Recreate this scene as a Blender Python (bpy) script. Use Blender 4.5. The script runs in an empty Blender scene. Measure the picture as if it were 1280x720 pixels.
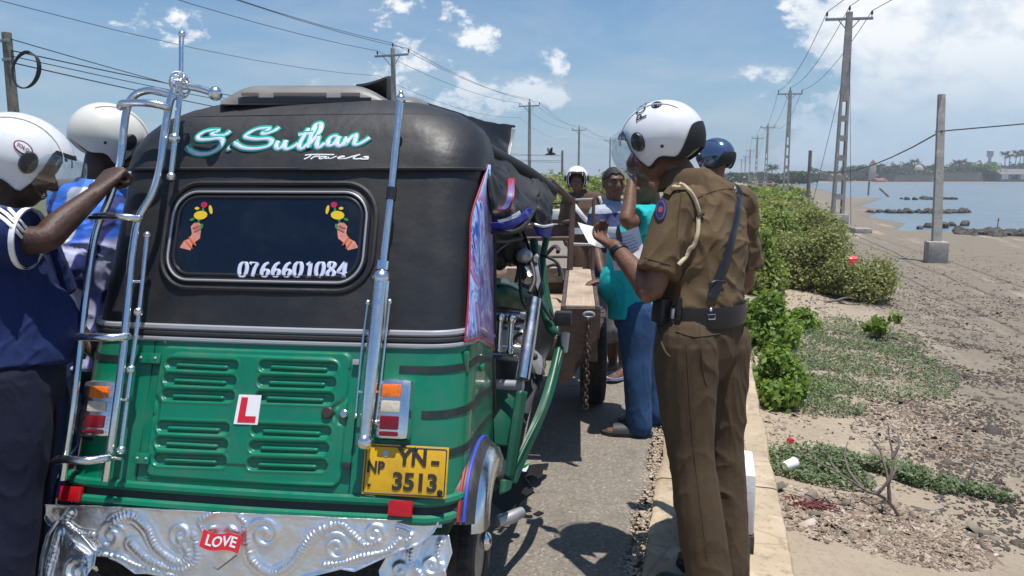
import bpy, bmesh, math, random
import numpy as np
from mathutils import Vector, Matrix, noise as mnoise
rnd = random.Random(7)
R = math.radians
scene = bpy.context.scene
COL = scene.collection

# ------------------------------------------------------------------ camera
H = 1.5
F_PX = 960.0
YAW, PITCH = R(14.4543), R(8.1802)
cam_d = bpy.data.cameras.new('camera')
cam = bpy.data.objects.new('camera', cam_d)
COL.objects.link(cam)
cam_d.sensor_width = 36.0
cam_d.lens = F_PX / 1280.0 * 36.0
cam_d.clip_start = 0.05
cam_d.clip_end = 6000
cam.location = (0, 0, H)
cam.rotation_euler = (R(90) - PITCH, 0, YAW)
scene.camera = cam

# ------------------------------------------------------------------ light
SUN_DIR = Vector((0.14, -0.07, 1.0)).normalized()      # towards the sun, nearly overhead
sun_el = math.asin(SUN_DIR.z)
sun_az = math.atan2(SUN_DIR.x, SUN_DIR.y)
sd = bpy.data.lights.new('sun', 'SUN')
sd.energy = 4.5
sd.angle = R(0.5)
sd.color = (1.0, 0.96, 0.90)
sun = bpy.data.objects.new('sun', sd)
COL.objects.link(sun)
sun.location = (0, 0, 60)
sun.rotation_euler = (-SUN_DIR).to_track_quat('-Z', 'Y').to_euler()
scene.view_settings.view_transform = 'Standard'
scene.view_settings.look = 'None'
scene.view_settings.gamma = 1
scene.view_settings.exposure = 0.32

class NT:
    """tiny node-tree writer"""
    def __init__(s, tree):
        s.t = tree
    def n(s, typ, **kw):
        nd = s.t.nodes.new(typ)
        for k, v in kw.items():
            if k in ('operation', 'blend_type', 'data_type', 'noise_dimensions', 'feature', 'distance', 'wave_type',
                     'bands_direction', 'sky_type', 'sun_disc', 'sun_elevation', 'sun_rotation', 'air_density',
                     'dust_density', 'ozone_density', 'altitude', 'noise_type', 'interpolation_type', 'wave_profile'):
                setattr(nd, k, v)
            else:
                key = {'i0': 0, 'i1': 1, 'i2': 2}.get(k, k.replace('_', ' '))
                s.put(nd.inputs[key], v)
        return nd
    def put(s, sock, v):
        if isinstance(v, bpy.types.NodeSocket):
            s.t.links.new(v, sock)
        elif isinstance(v, bpy.types.Node):
            s.t.links.new(v.outputs[0], sock)
        else:
            sock.default_value = v
    def math(s, op, a, b=0.0, clamp=False):
        nd = s.t.nodes.new('ShaderNodeMath'); nd.operation = op; nd.use_clamp = clamp
        s.put(nd.inputs[0], a); s.put(nd.inputs[1], b)
        return nd.outputs[0]
    def mix(s, fac, a, b, mode='MIX'):
        nd = s.t.nodes.new('ShaderNodeMix'); nd.data_type = 'RGBA'; nd.blend_type = mode
        s.put(nd.inputs[0], fac); s.put(nd.inputs[6], c4(a)); s.put(nd.inputs[7], c4(b))
        return nd.outputs[2]
    def ramp(s, fac, stops, interp='LINEAR'):
        nd = s.t.nodes.new('ShaderNodeValToRGB'); nd.color_ramp.interpolation = interp
        el = nd.color_ramp.elements
        while len(el) < len(stops): el.new(0.5)
        for e, (p, c) in zip(el, stops):
            e.position = p; e.color = c4(c) if not isinstance(c, (int, float)) else (c, c, c, 1)
        s.put(nd.inputs[0], fac)
        return nd.outputs[0]
    def noise(s, vec, scale, detail=4, rough=0.55, dist=0.0):
        nd = s.t.nodes.new('ShaderNodeTexNoise')
        if vec is not None: s.put(nd.inputs['Vector'], vec)
        nd.inputs['Scale'].default_value = scale; nd.inputs['Detail'].default_value = detail
        nd.inputs['Roughness'].default_value = rough; nd.inputs['Distortion'].default_value = dist
        return nd.outputs[0]
    def voro(s, vec, scale, feature='F1', out=0, rand=1.0):
        nd = s.t.nodes.new('ShaderNodeTexVoronoi'); nd.feature = feature
        if vec is not None: s.put(nd.inputs['Vector'], vec)
        nd.inputs['Scale'].default_value = scale; nd.inputs['Randomness'].default_value = rand
        return nd.outputs[out]
    def mapr(s, v, a, b, c=0.0, d=1.0, smooth=False):
        nd = s.t.nodes.new('ShaderNodeMapRange'); nd.clamp = True
        if smooth: nd.interpolation_type = 'SMOOTHSTEP'
        s.put(nd.inputs[0], v); s.put(nd.inputs[1], a); s.put(nd.inputs[2], b); s.put(nd.inputs[3], c); s.put(nd.inputs[4], d)
        return nd.outputs[0]
    def scalev(s, vec, sc):
        nd = s.t.nodes.new('ShaderNodeMapping'); s.put(nd.inputs[0], vec); nd.inputs['Scale'].default_value = sc
        return nd.outputs[0]

def c4(c):
    if isinstance(c, (bpy.types.NodeSocket, bpy.types.Node)): return c
    return tuple(c) + (1,) if len(c) == 3 else tuple(c)

# ------------------------------------------------------------------ sky and clouds
world = bpy.data.worlds.new('World')
scene.world = world
world.use_nodes = True
wt = world.node_tree
wt.nodes.clear()
W = NT(wt)
sky = W.n('ShaderNodeTexSky', sky_type='NISHITA', sun_disc=False, sun_elevation=sun_el, sun_rotation=sun_az,
          air_density=1.15, dust_density=1.1, ozone_density=1.6, altitude=5)
tc = W.n('ShaderNodeTexCoord')
dirv = tc.outputs['Generated']
sep = W.n('ShaderNodeSeparateXYZ'); W.put(sep.inputs[0], dirv)
zz = sep.outputs[2]
# cloud deck: directions projected on a plane overhead, flattened near the horizon
den = W.math('ADD', W.math('MAXIMUM', zz, 0.0), 0.16)
comb = W.n('ShaderNodeCombineXYZ')
W.put(comb.inputs[0], W.math('DIVIDE', sep.outputs[0], den))
W.put(comb.inputs[1], W.math('DIVIDE', sep.outputs[1], den))
thin = W.noise(comb.outputs[0], 1.1, 6, 0.62, 0.35)
# heaped cumulus: noise on the direction itself so the heaps stand upright
up = W.scalev(dirv, (1.0, 1.0, 1.55))
big = W.noise(up, 3.4, 10, 0.60, 0.0)
fine = W.noise(up, 11, 10, 0.62, 0.0)
# a bank of cumulus over the water, right of the road; the azimuth measured from the road
bank_dir = Vector((math.sin(R(17.5)), math.cos(R(17.5)), 0.165)).normalized()
dotn = W.n('ShaderNodeVectorMath', operation='DOT_PRODUCT'); W.put(dotn.inputs[0], dirv); dotn.inputs[1].default_value = bank_dir
bank = W.mapr(dotn.outputs['Value'], math.cos(R(20)), math.cos(R(5)), 0.0, 1.0, True)
puff_dir = Vector((math.sin(R(-17.6)), math.cos(R(-17.6)), 0.2)).normalized()
dot2 = W.n('ShaderNodeVectorMath', operation='DOT_PRODUCT'); W.put(dot2.inputs[0], dirv); dot2.inputs[1].default_value = puff_dir
puff = W.mapr(dot2.outputs['Value'], math.cos(R(11)), math.cos(R(1.5)), 0.0, 1.0, True)
dens = W.math('ADD', W.math('MULTIPLY', big, 0.62), W.math('MULTIPLY', fine, 0.38))
dens = W.math('ADD', dens, W.math('ADD', W.math('MULTIPLY', bank, 0.185), W.math('MULTIPLY', puff, 0.108)))
low = W.mapr(zz, 0.02, 0.34, 1.0, 0.0, True)
dens = W.math('ADD', dens, W.math('MULTIPLY', low, 0.035))
cum = W.mapr(dens, 0.620, 0.662, 0.0, 1.0, True)
heap = W.math('ADD', W.math('MULTIPLY', big, 0.55), W.math('MULTIPLY', fine, 0.45))
lit = W.mapr(heap, 0.45, 0.555, 0.1, 1.0, True)
veil = W.math('MULTIPLY', W.mapr(thin, 0.40, 0.72, 0.0, 1.0, True), W.mapr(zz, 0.02, 0.42, 0.55, 0.05, True))
hazy = W.mapr(zz, -0.02, 0.30, 0.62, 0.0, True)
skyc = W.mix(1.0, sky.outputs[0], (0.66, 0.92, 1.15), 'MULTIPLY')
veilc = (5.6, 6.3, 7.2)
c1 = W.mix(hazy, skyc, (4.1, 5.7, 7.6))
c1 = W.mix(veil, c1, veilc)
litz = W.math('MULTIPLY', lit, W.mapr(zz, 0.05, 0.19, 0.12, 1.0, True))
cloudc = W.mix(litz, W.mix(W.mapr(zz, 0.04, 0.2, 0.0, 1.0, True), (4.6, 6.1, 7.7), (6.6, 7.6, 8.8)), (10.6, 10.7, 10.8))
c2 = W.mix(W.math('MULTIPLY', cum, 0.92), c1, cloudc)
bg = W.n('ShaderNodeBackground'); W.put(bg.inputs[0], c2); bg.inputs[1].default_value = 0.08
wo = W.n('ShaderNodeOutputWorld'); W.put(wo.inputs[0], bg.outputs[0])

# ------------------------------------------------------------------ pixel (1280 x 720 photograph) to place
def basis():
    fw = Vector((-math.sin(YAW) * math.cos(PITCH), math.cos(YAW) * math.cos(PITCH), -math.sin(PITCH)))
    rt = Vector((math.cos(YAW), math.sin(YAW), 0))
    return fw, rt, rt.cross(fw)
FW, RT, UP = basis()
CAM = Vector((0, 0, H))
def ray(px, py):
    return FW + RT * ((px - 640) / F_PX) + UP * ((360 - py) / F_PX)
def at(px, py, d):
    return CAM + ray(px, py) * d
def gnd(px, py, z=0.0):
    r = ray(px, py)
    return CAM + r * ((z - H) / r.z)

# ------------------------------------------------------------------ mesh builder
def V3(p): return p if isinstance(p, Vector) else Vector(p)

class MB:
    def __init__(s):
        s.v = []; s.f = []; s.m = []
    def add(s, verts, faces, mi=0, M=None):
        b = len(s.v)
        if M is not None: verts = [M @ V3(p) for p in verts]
        s.v.extend([tuple(p) for p in verts])
        s.f.extend([tuple(b + i for i in fc) for fc in faces])
        s.m.extend([mi] * len(faces))
        return s
    def box(s, c, size, M=None, b=0.0, mi=0):
        hx, hy, hz = [q / 2 for q in size]
        cx, cy, cz = c
        if b <= 0:
            vs = [(cx + sx * hx, cy + sy * hy, cz + sz * hz) for sx in (-1, 1) for sy in (-1, 1) for sz in (-1, 1)]
            return s.add(vs, [(0, 1, 3, 2), (4, 6, 7, 5), (0, 4, 5, 1), (2, 3, 7, 6), (0, 2, 6, 4), (1, 5, 7, 3)], mi, M)
        b = min(b, hx * .9, hy * .9, hz * .9)
        bm = bmesh.new()
        bmesh.ops.create_cube(bm, size=1)
        for v in bm.verts: v.co = Vector((v.co.x * size[0], v.co.y * size[1], v.co.z * size[2]))
        bmesh.ops.bevel(bm, geom=bm.edges[:], offset=b, segments=2, affect='EDGES', profile=0.6)
        bm.verts.index_update()
        vs = [(v.co.x + cx, v.co.y + cy, v.co.z + cz) for v in bm.verts]
        fs = [tuple(v.index for v in f.verts) for f in bm.faces]
        bm.free()
        return s.add(vs, fs, mi, M)
    def tube(s, pts, r, n=10, M=None, caps=True, mi=0, closed=False, flat=None):
        pts = [V3(p) for p in pts]
        k = len(pts)
        rs = list(r) if hasattr(r, '__len__') else [r] * k
        fr = frames(pts, closed)
        vs = []; fs = []
        for i in range(k):
            u, v = fr[i]
            for j in range(n):
                a = 2 * math.pi * j / n
                vs.append(pts[i] + u * (math.cos(a) * rs[i]) + v * (math.sin(a) * rs[i]))
        rng = k if closed else k - 1
        for i in range(rng):
            i2 = (i + 1) % k
            for j in range(n):
                j2 = (j + 1) % n
                fs.append((i * n + j, i * n + j2, i2 * n + j2, i2 * n + j))
        if caps and not closed:
            fs.append(tuple(range(n - 1, -1, -1))); fs.append(tuple((k - 1) * n + j for j in range(n)))
        return s.add(vs, fs, mi, M)
    def sphere(s, c, r, nu=16, nv=10, M=None, mi=0):
        c = V3(c); r = (r, r, r) if not hasattr(r, '__len__') else r
        vs = [c + Vector((0, 0, r[2]))]
        for i in range(1, nv):
            t = math.pi * i / nv
            for j in range(nu):
                a = 2 * math.pi * j / nu
                vs.append(c + Vector((r[0] * math.sin(t) * math.cos(a), r[1] * math.sin(t) * math.sin(a), r[2] * math.cos(t))))
        vs.append(c - Vector((0, 0, r[2])))
        fs = []
        for j in range(nu): fs.append((0, 1 + j, 1 + (j + 1) % nu))
        for i in range(nv - 2):
            for j in range(nu):
                a = 1 + i * nu + j; b = 1 + i * nu + (j + 1) % nu
                fs.append((a, a + nu, b + nu, b))
        L = len(vs) - 1; b0 = 1 + (nv - 2) * nu
        for j in range(nu): fs.append((L, b0 + (j + 1) % nu, b0 + j))
        return s.add(vs, fs, mi, M)
    def lathe(s, prof, M=None, n=24, mi=0, closed=False):
        """prof: (r, h) pairs turned about local z"""
        vs = []; k = len(prof)
        for r, h in prof:
            for j in range(n):
                a = 2 * math.pi * j / n
                vs.append((r * math.cos(a), r * math.sin(a), h))
        fs = []
        for i in range(k if closed else k - 1):
            i2 = (i + 1) % k
            for j in range(n):
                j2 = (j + 1) % n
                fs.append((i * n + j, i * n + j2, i2 * n + j2, i2 * n + j))
        if not closed:
            if prof[0][0] > 1e-6: fs.append(tuple(range(n - 1, -1, -1)))
            if prof[-1][0] > 1e-6: fs.append(tuple((k - 1) * n + j for j in range(n)))
        return s.add(vs, fs, mi, M)
    def grid(s, P, mi=0, M=None, wrap=False):
        """P[i][j] rows of points"""
        a = len(P); b = len(P[0])
        vs = [p for row in P for p in row]
        fs = []
        for i in range(a - 1):
            for j in range(b if wrap else b - 1):
                j2 = (j + 1) % b
                fs.append((i * b + j, i * b + j2, (i + 1) * b + j2, (i + 1) * b + j))
        return s.add(vs, fs, mi, M)
    def sheet(s, P, th, mi=0, M=None):
        """a grid of points given thickness th along its normals"""
        a = len(P); b = len(P[0])
        N = [[None] * b for _ in range(a)]
        for i in range(a):
            for j in range(b):
                du = V3(P[min(i + 1, a - 1)][j]) - V3(P[max(i - 1, 0)][j])
                dv = V3(P[i][min(j + 1, b - 1)]) - V3(P[i][max(j - 1, 0)])
                nn = du.cross(dv)
                N[i][j] = nn.normalized() if nn.length > 1e-9 else Vector((0, 0, 1))
        top = [V3(P[i][j]) + N[i][j] * (th / 2) for i in range(a) for j in range(b)]
        bot = [V3(P[i][j]) - N[i][j] * (th / 2) for i in range(a) for j in range(b)]
        n = a * b; fs = []
        for i in range(a - 1):
            for j in range(b - 1):
                q = (i * b + j, i * b + j + 1, (i + 1) * b + j + 1, (i + 1) * b + j)
                fs.append(q); fs.append(tuple(n + k for k in reversed(q)))
        rim = [j for j in range(b)] + [i * b + b - 1 for i in range(1, a)] + [(a - 1) * b + j for j in range(b - 2, -1, -1)] + [i * b for i in range(a - 2, 0, -1)]
        for k in range(len(rim)):
            p, q = rim[k], rim[(k + 1) % len(rim)]
            fs.append((p, n + p, n + q, q))
        return s.add(top + bot, fs, mi, M)
    def prism(s, outline, h0, h1, M=None, mi=0):
        n = len(outline)
        vs = [(x, y, h0) for x, y in outline] + [(x, y, h1) for x, y in outline]
        fs = [tuple(range(n - 1, -1, -1)), tuple(range(n, 2 * n))]
        for i in range(n):
            j = (i + 1) % n
            fs.append((i, j, n + j, n + i))
        return s.add(vs, fs, mi, M)
    def build(s, name, mats, parent=None, kind=None, angle=38, smooth=True, origin=None):
        me = bpy.data.meshes.new(name)
        me.from_pydata(s.v, [], s.f)
        mats = mats if isinstance(mats, (list, tuple)) else [mats]
        for m in mats: me.materials.append(m)
        if len(mats) > 1: me.polygons.foreach_set('material_index', s.m)
        me.polygons.foreach_set('use_smooth', [smooth] * len(me.polygons))
        me.update()
        if smooth and angle: me.set_sharp_from_angle(angle=R(angle))
        o = bpy.data.objects.new(name, me)
        COL.objects.link(o)
        if origin is not None:
            me.transform(Matrix.Translation(-V3(origin))); o.location = origin
        if parent is not None: o.parent = parent
        if kind: o['kind'] = kind
        return o

def frames(pts, closed=False):
    k = len(pts); out = []
    def tang(i):
        if closed: return (pts[(i + 1) % k] - pts[(i - 1) % k]).normalized()
        a = pts[min(i + 1, k - 1)] - pts[max(i - 1, 0)]
        return a.normalized() if a.length > 1e-9 else Vector((0, 0, 1))
    t = tang(0)
    ref = Vector((0, 0, 1)) if abs(t.z) < 0.9 else Vector((1, 0, 0))
    u = (ref - t * ref.dot(t)).normalized()
    for i in range(k):
        t = tang(i)
        u = u - t * u.dot(t)
        u = u.normalized() if u.length > 1e-6 else t.orthogonal().normalized()
        out.append((u, t.cross(u)))
    return out

def cr(pts, n=6, closed=False):
    """Catmull-Rom resample of points (any dimension)"""
    P = [np.array(p, float) for p in pts]
    k = len(P); out = []
    for i in range(k if closed else k - 1):
        if closed: a, b, c, d = P[(i - 1) % k], P[i], P[(i + 1) % k], P[(i + 2) % k]
        else: a, b, c, d = P[max(i - 1, 0)], P[i], P[i + 1], P[min(i + 2, k - 1)]
        for q in range(n):
            t = q / n
            out.append(0.5 * ((2 * b) + (c - a) * t + (2 * a - 5 * b + 4 * c - d) * t * t + (3 * b - a - 3 * c + d) * t ** 3))
    if not closed: out.append(P[-1])
    return [Vector(p) if len(p) == 3 else p for p in out]

def tag(o, label=None, cat=None, group=None, kind=None):
    if label: o['label'] = label
    if cat: o['category'] = cat
    if group: o['group'] = group
    if kind: o['kind'] = kind
    return o
def empty(name, loc, label, cat, group=None, rz=0.0):
    o = bpy.data.objects.new(name, None); COL.objects.link(o)
    o.location = loc; o.rotation_euler = (0, 0, rz); o.empty_display_size = 0.2
    return tag(o, label, cat, group)
def copy_tree(o, parent=None):
    c = o.copy(); COL.objects.link(c)
    if parent is not None: c.parent = parent
    for ch in [q for q in bpy.data.objects if q.parent == o]: copy_tree(ch, c)
    return c

def join_mesh(objs): pass

# ------------------------------------------------------------------ materials
MATS = {}
def mat(name, color, rough=0.6, metal=0.0, spec=0.5, var=0.0, vscale=8.0, bump=0.0, bscale=60.0, coat=0.0, trans=0.0, sss=0.0, sheen=0.0, dirt=None, dscale=3.0, damt=0.5):
    if name in MATS: return MATS[name]
    m = bpy.data.materials.new(name); m.use_nodes = True
    t = m.node_tree; t.nodes.clear(); N = NT(t)
    p = N.n('ShaderNodeBsdfPrincipled')
    out = N.n('ShaderNodeOutputMaterial'); t.links.new(p.outputs[0], out.inputs[0])
    co = N.n('ShaderNodeTexCoord').outputs['Object']
    p.inputs['Roughness'].default_value = rough; p.inputs['Metallic'].default_value = metal
    p.inputs['Specular IOR Level'].default_value = spec
    p.inputs['Coat Weight'].default_value = coat
    if sheen: p.inputs['Sheen Weight'].default_value = sheen
    col = color
    if var > 0:
        nz = N.noise(co, vscale, 5, 0.6)
        a = tuple(max(0, q * (1 - var)) for q in color); b = tuple(min(1, q * (1 + var)) for q in color)
        col = N.mix(N.mapr(nz, 0.3, 0.7), a, b)
    if dirt is not None:
        nz = N.noise(co, dscale, 7, 0.68, 0.4)
        col = N.mix(N.math('MULTIPLY', N.mapr(nz, 0.48, 0.72), damt), col, dirt)
        rn = N.mapr(nz, 0.4, 0.75, rough, min(1, rough + 0.3))
        N.put(p.inputs['Roughness'], rn)
    N.put(p.inputs['Base Color'], c4(col))
    if bump > 0:
        bn = N.n('ShaderNodeBump'); bn.inputs['Strength'].default_value = 1.0; bn.inputs['Distance'].default_value = bump
        N.put(bn.inputs['Height'], N.noise(co, bscale, 4, 0.6))
        t.links.new(bn.outputs[0], p.inputs['Normal'])
    MATS[name] = m
    return m

def glass_mat(name, tint=(0.95, 0.97, 0.98), alpha=0.75, rough=0.05):
    m = bpy.data.materials.new(name); m.use_nodes = True
    t = m.node_tree; t.nodes.clear(); N = NT(t)
    tr = N.n('ShaderNodeBsdfTransparent'); tr.inputs[0].default_value = c4(tint)
    gl = N.n('ShaderNodeBsdfGlossy'); gl.inputs['Color'].default_value = (0.9, 0.92, 0.95, 1); gl.inputs['Roughness'].default_value = rough
    lw = N.n('ShaderNodeLayerWeight'); lw.inputs[0].default_value = .5; fr = N.math('MULTIPLY', N.math('POWER', lw.outputs[1], 3.0), .35)
    mx = N.n('ShaderNodeMixShader'); N.put(mx.inputs[0], N.math('ADD', fr, 1 - alpha, True))
    t.links.new(tr.outputs[0], mx.inputs[1]); t.links.new(gl.outputs[0], mx.inputs[2])
    out = N.n('ShaderNodeOutputMaterial'); t.links.new(mx.outputs[0], out.inputs[0])
    MATS[name] = m
    return m

def chrome(name, rough=0.16, col=(0.78, 0.79, 0.8), dirt=(0.35, 0.3, 0.24)):
    return mat(name, col, rough, 1.0, dirt=dirt, dscale=9, damt=0.45, bump=0.0004, bscale=45)

M_CHROME = chrome('chrome_steel')
M_BLACK = mat('black_rubber', (0.02, 0.02, 0.022), 0.55, var=0.3, bump=0.001, bscale=80)
M_DARK = mat('dark_plastic', (0.015, 0.015, 0.017), 0.35)
M_WHITE = mat('white_print', (0.78, 0.78, 0.8), 0.5)

def text_mesh(s, size=1.0, bold=0.0, shear=0.0, align='CENTER', res=3, extrude=0.0):
    cu = bpy.data.curves.new('text', 'FONT'); cu.body = s; cu.size = size; cu.offset = bold; cu.shear = shear
    cu.align_x = align; cu.align_y = 'CENTER'; cu.resolution_u = res; cu.extrude = extrude
    o = bpy.data.objects.new('text', cu); COL.objects.link(o)
    dg = bpy.context.evaluated_depsgraph_get()
    me = bpy.data.meshes.new_from_object(o.evaluated_get(dg))
    vs = [v.co.copy() for v in me.vertices]; fs = [tuple(p.vertices) for p in me.polygons]
    bpy.data.objects.remove(o); bpy.data.curves.remove(cu); bpy.data.meshes.remove(me)
    return vs, fs
# ------------------------------------------------------------------ ground heights and the shoreline
WATER_Z = -0.75
SHORE_PX = [(1013, 233.5), (1040, 240), (1062, 247), (1107, 247.5), (1079, 258), (1105, 262), (1089, 271), (1138, 279), (1124, 288),
            (1196, 289.5), (1280, 295), (1420, 303), (1700, 330)]
shore = [gnd(px, py, WATER_Z) for px, py in SHORE_PX]
shore_poly = np.array([(p.x, p.y) for p in shore] + [(120, 5), (900, 5), (900, 420), (shore[0].x + 12, 420)])

def sdist(X, Y):
    """signed distance to the water's edge, positive in the water"""
    P = shore_poly; n = len(P)
    d2 = np.full(X.shape, 1e18); inside = np.zeros(X.shape, bool)
    for i in range(n):
        a = P[i]; b = P[(i + 1) % n]; ab = b - a
        t = np.clip(((X - a[0]) * ab[0] + (Y - a[1]) * ab[1]) / (ab @ ab), 0, 1)
        d2 = np.minimum(d2, (X - a[0] - t * ab[0]) ** 2 + (Y - a[1] - t * ab[1]) ** 2)
        c = (a[1] > Y) != (b[1] > Y)
        with np.errstate(divide='ignore', invalid='ignore'):
            xi = (b[0] - a[0]) * (Y - a[1]) / (b[1] - a[1] + 1e-12) + a[0]
        inside ^= c & (X < xi)
    return np.where(inside, 1, -1) * np.sqrt(d2)

def vnoise(X, Y, seed=0):
    r = np.random.RandomState(seed); out = np.zeros(X.shape)
    for k in range(7):
        f = 0.35 * 1.75 ** k; a = r.uniform(0, 6.28); ph = r.uniform(0, 6.28, 3)
        u = X * math.cos(a) + Y * math.sin(a); v = -X * math.sin(a) + Y * math.cos(a)
        out += (np.sin(u * f + ph[0] + 1.7 * np.sin(v * f * 0.7 + ph[1])) * np.cos(v * f * 0.9 + ph[2])) / (1.45 ** k)
    return out / 2.4

def height(X, Y):
    X = np.asarray(X, float); Y = np.asarray(Y, float)
    d = sdist(X, Y)
    right = -0.30 - 0.28 * np.clip((X - 0.36) / 3.2, 0, 1) - 0.09 * np.clip((X - 3.5) / 8, 0, 1)
    edge = np.clip(-d / 3.0, 0, 1)                     # sinks to the water level at the edge
    h = np.where(d < 0, (WATER_Z - 0.01) + (right - WATER_Z + 0.01) * (edge ** 0.8), WATER_Z - 0.02 - 0.25 * np.clip(d / 4, 0, 1) - 0.5 * np.clip(d / 40, 0, 1))
    amp = np.clip((X - 0.3) / 1.0, 0, 1) * np.where(d < 0, 0.2 + 0.8 * edge, 0.15)
    h = h + amp * (0.028 * vnoise(X * 2.2, Y * 2.2, 3) + 0.010 * vnoise(X * 9, Y * 9, 5))
    h = np.where(X < 0.34, -0.12, h)
    h = np.where(X < -7.6, -0.12 - 0.35 * np.clip((-7.6 - X) / 4, 0, 1) + 0.04 * vnoise(X, Y, 8), h)
    return h
def hz(x, y): return float(height(np.array([x]), np.array([y]))[0])
def gt(px, py):
    """where the sight line through a photograph pixel meets the terrain"""
    z = -0.5
    for _ in range(12):
        p = gnd(px, py, z); z = 0.5 * z + 0.5 * hz(p.x, p.y)
    return p

def graded(segs):
    out = []
    for a, b, n in segs: out += list(np.linspace(a, b, n, endpoint=False))
    return np.array(out + [segs[-1][1]])
xs = graded([(-1500, -60, 8), (-60, -8, 14), (-8, 0.3, 5), (0.3, 0.345, 1), (0.345, 3.2, 74), (3.2, 8, 70), (8, 30, 70), (30, 120, 40), (120, 1500, 12)])
ys = graded([(-400, -10, 5), (-10, 2.5, 8), (2.5, 10, 130), (10, 40, 150), (40, 130, 90), (130, 420, 30), (420, 3000, 8)])
X, Y = np.meshgrid(xs, ys)
Z = height(X, Y)
Z = np.where(Y > 395, -0.45, Z)

def leaf_color_nodes(N, p, stops, scale=0.8):
    pass

def ground_material():
    m = bpy.data.materials.new('beach_ground'); m.use_nodes = True
    t = m.node_tree; t.nodes.clear(); N = NT(t)
    p = N.n('ShaderNodeBsdfPrincipled'); o = N.n('ShaderNodeOutputMaterial'); t.links.new(p.outputs[0], o.inputs[0])
    co = N.n('ShaderNodeTexCoord').outputs['Object']
    sp = N.n('ShaderNodeSeparateXYZ'); N.put(sp.inputs[0], co)
    big = N.noise(co, 0.55, 6, 0.6, 0.3); mid = N.noise(co, 3.2, 8, 0.66, 0.2); fine = N.noise(co, 26, 7, 0.7); peb = N.voro(co, 38)
    # sand close to the causeway, grey mud further down the shore
    edge = N.math('ADD', sp.outputs[0], N.math('MULTIPLY', N.math('SUBTRACT', big, 0.5), 3.4))
    edge = N.math('ADD', edge, N.math('MULTIPLY', N.math('SUBTRACT', mid, 0.5), 2.2))
    edge = N.math('SUBTRACT', edge, N.math('MULTIPLY', sp.outputs[1], 0.035))
    mud = N.mapr(edge, 0.9, 2.7, 0, 1, True)
    sand = N.mix(mid, (0.28, 0.215, 0.15), (0.45, 0.375, 0.285))
    sand = N.mix(N.math('MULTIPLY', N.mapr(fine, 0.5, 0.75), 0.5), sand, (0.17, 0.115, 0.075))
    mudc = N.mix(mid, (0.135, 0.112, 0.082), (0.285, 0.24, 0.178))
    mudc = N.mix(N.math('MULTIPLY', N.mapr(fine, 0.46, 0.72), 0.75), mudc, (0.085, 0.07, 0.056))
    mudc = N.mix(N.math('MULTIPLY', N.mapr(N.noise(N.scalev(co, (1.3, 0.16, 1)), 1.1, 6, 0.7), 0.57, 0.66), 0.5), mudc, (0.42, 0.35, 0.27))
    col = N.mix(mud, sand, mudc)
    wet = N.mapr(sp.outputs[2], WATER_Z - 0.01, WATER_Z + 0.06, 1, 0, True)
    col = N.mix(N.math('MULTIPLY', wet, 0.35), col, (0.06, 0.055, 0.05))
    green = N.mapr(sp.outputs[0], -8.4, -7.4, 1, 0, True)
    col = N.mix(green, col, N.mix(mid, (0.10, 0.09, 0.045), (0.07, 0.09, 0.03)))
    N.put(p.inputs['Base Color'], col)
    N.put(p.inputs['Roughness'], N.mapr(wet, 0, 1, 0.92, 0.45))
    b = N.n('ShaderNodeBump'); b.inputs['Distance'].default_value = 0.03
    hgt = N.math('ADD', N.math('MULTIPLY', mid, 0.9), N.math('ADD', N.math('MULTIPLY', fine, 0.55), N.math('MULTIPLY', peb, 0.25)))
    N.put(b.inputs['Height'], hgt); t.links.new(b.outputs[0], p.inputs['Normal'])
    return m

g = MB(); g.grid([[(X[i, j], Y[i, j], Z[i, j]) for j in range(len(xs))] for i in range(len(ys))])
g.build('ground', ground_material(), kind='structure', angle=None)

# ------------------------------------------------------------------ water
def water_material():
    m = bpy.data.materials.new('lagoon_water'); m.use_nodes = True
    t = m.node_tree; t.nodes.clear(); N = NT(t)
    p = N.n('ShaderNodeBsdfPrincipled'); o = N.n('ShaderNodeOutputMaterial'); t.links.new(p.outputs[0], o.inputs[0])
    co = N.n('ShaderNodeTexCoord').outputs['Object']
    n1 = N.noise(N.scalev(co, (0.05, 0.02, 1)), 1.4, 5, 0.6)
    N.put(p.inputs['Base Color'], N.mix(n1, (0.10, 0.15, 0.19), (0.16, 0.21, 0.25)))
    p.inputs['Roughness'].default_value = 0.3; p.inputs['IOR'].default_value = 1.33
    b = N.n('ShaderNodeBump'); b.inputs['Distance'].default_value = 0.16; b.inputs['Strength'].default_value = 1.0
    N.put(b.inputs['Height'], N.math('ADD', N.noise(N.scalev(co, (0.9, 1.6, 1)), 2.2, 4, 0.6), N.math('MULTIPLY', N.noise(co, 0.6, 3, 0.5), 2.0)))
    t.links.new(b.outputs[0], p.inputs['Normal'])
    return m
g = MB(); g.grid([[(x, y, WATER_Z) for x in (3, 40, 200, 1500)] for y in (8, 40, 120, 392)])
g.build('water', water_material(), kind='structure')

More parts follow.
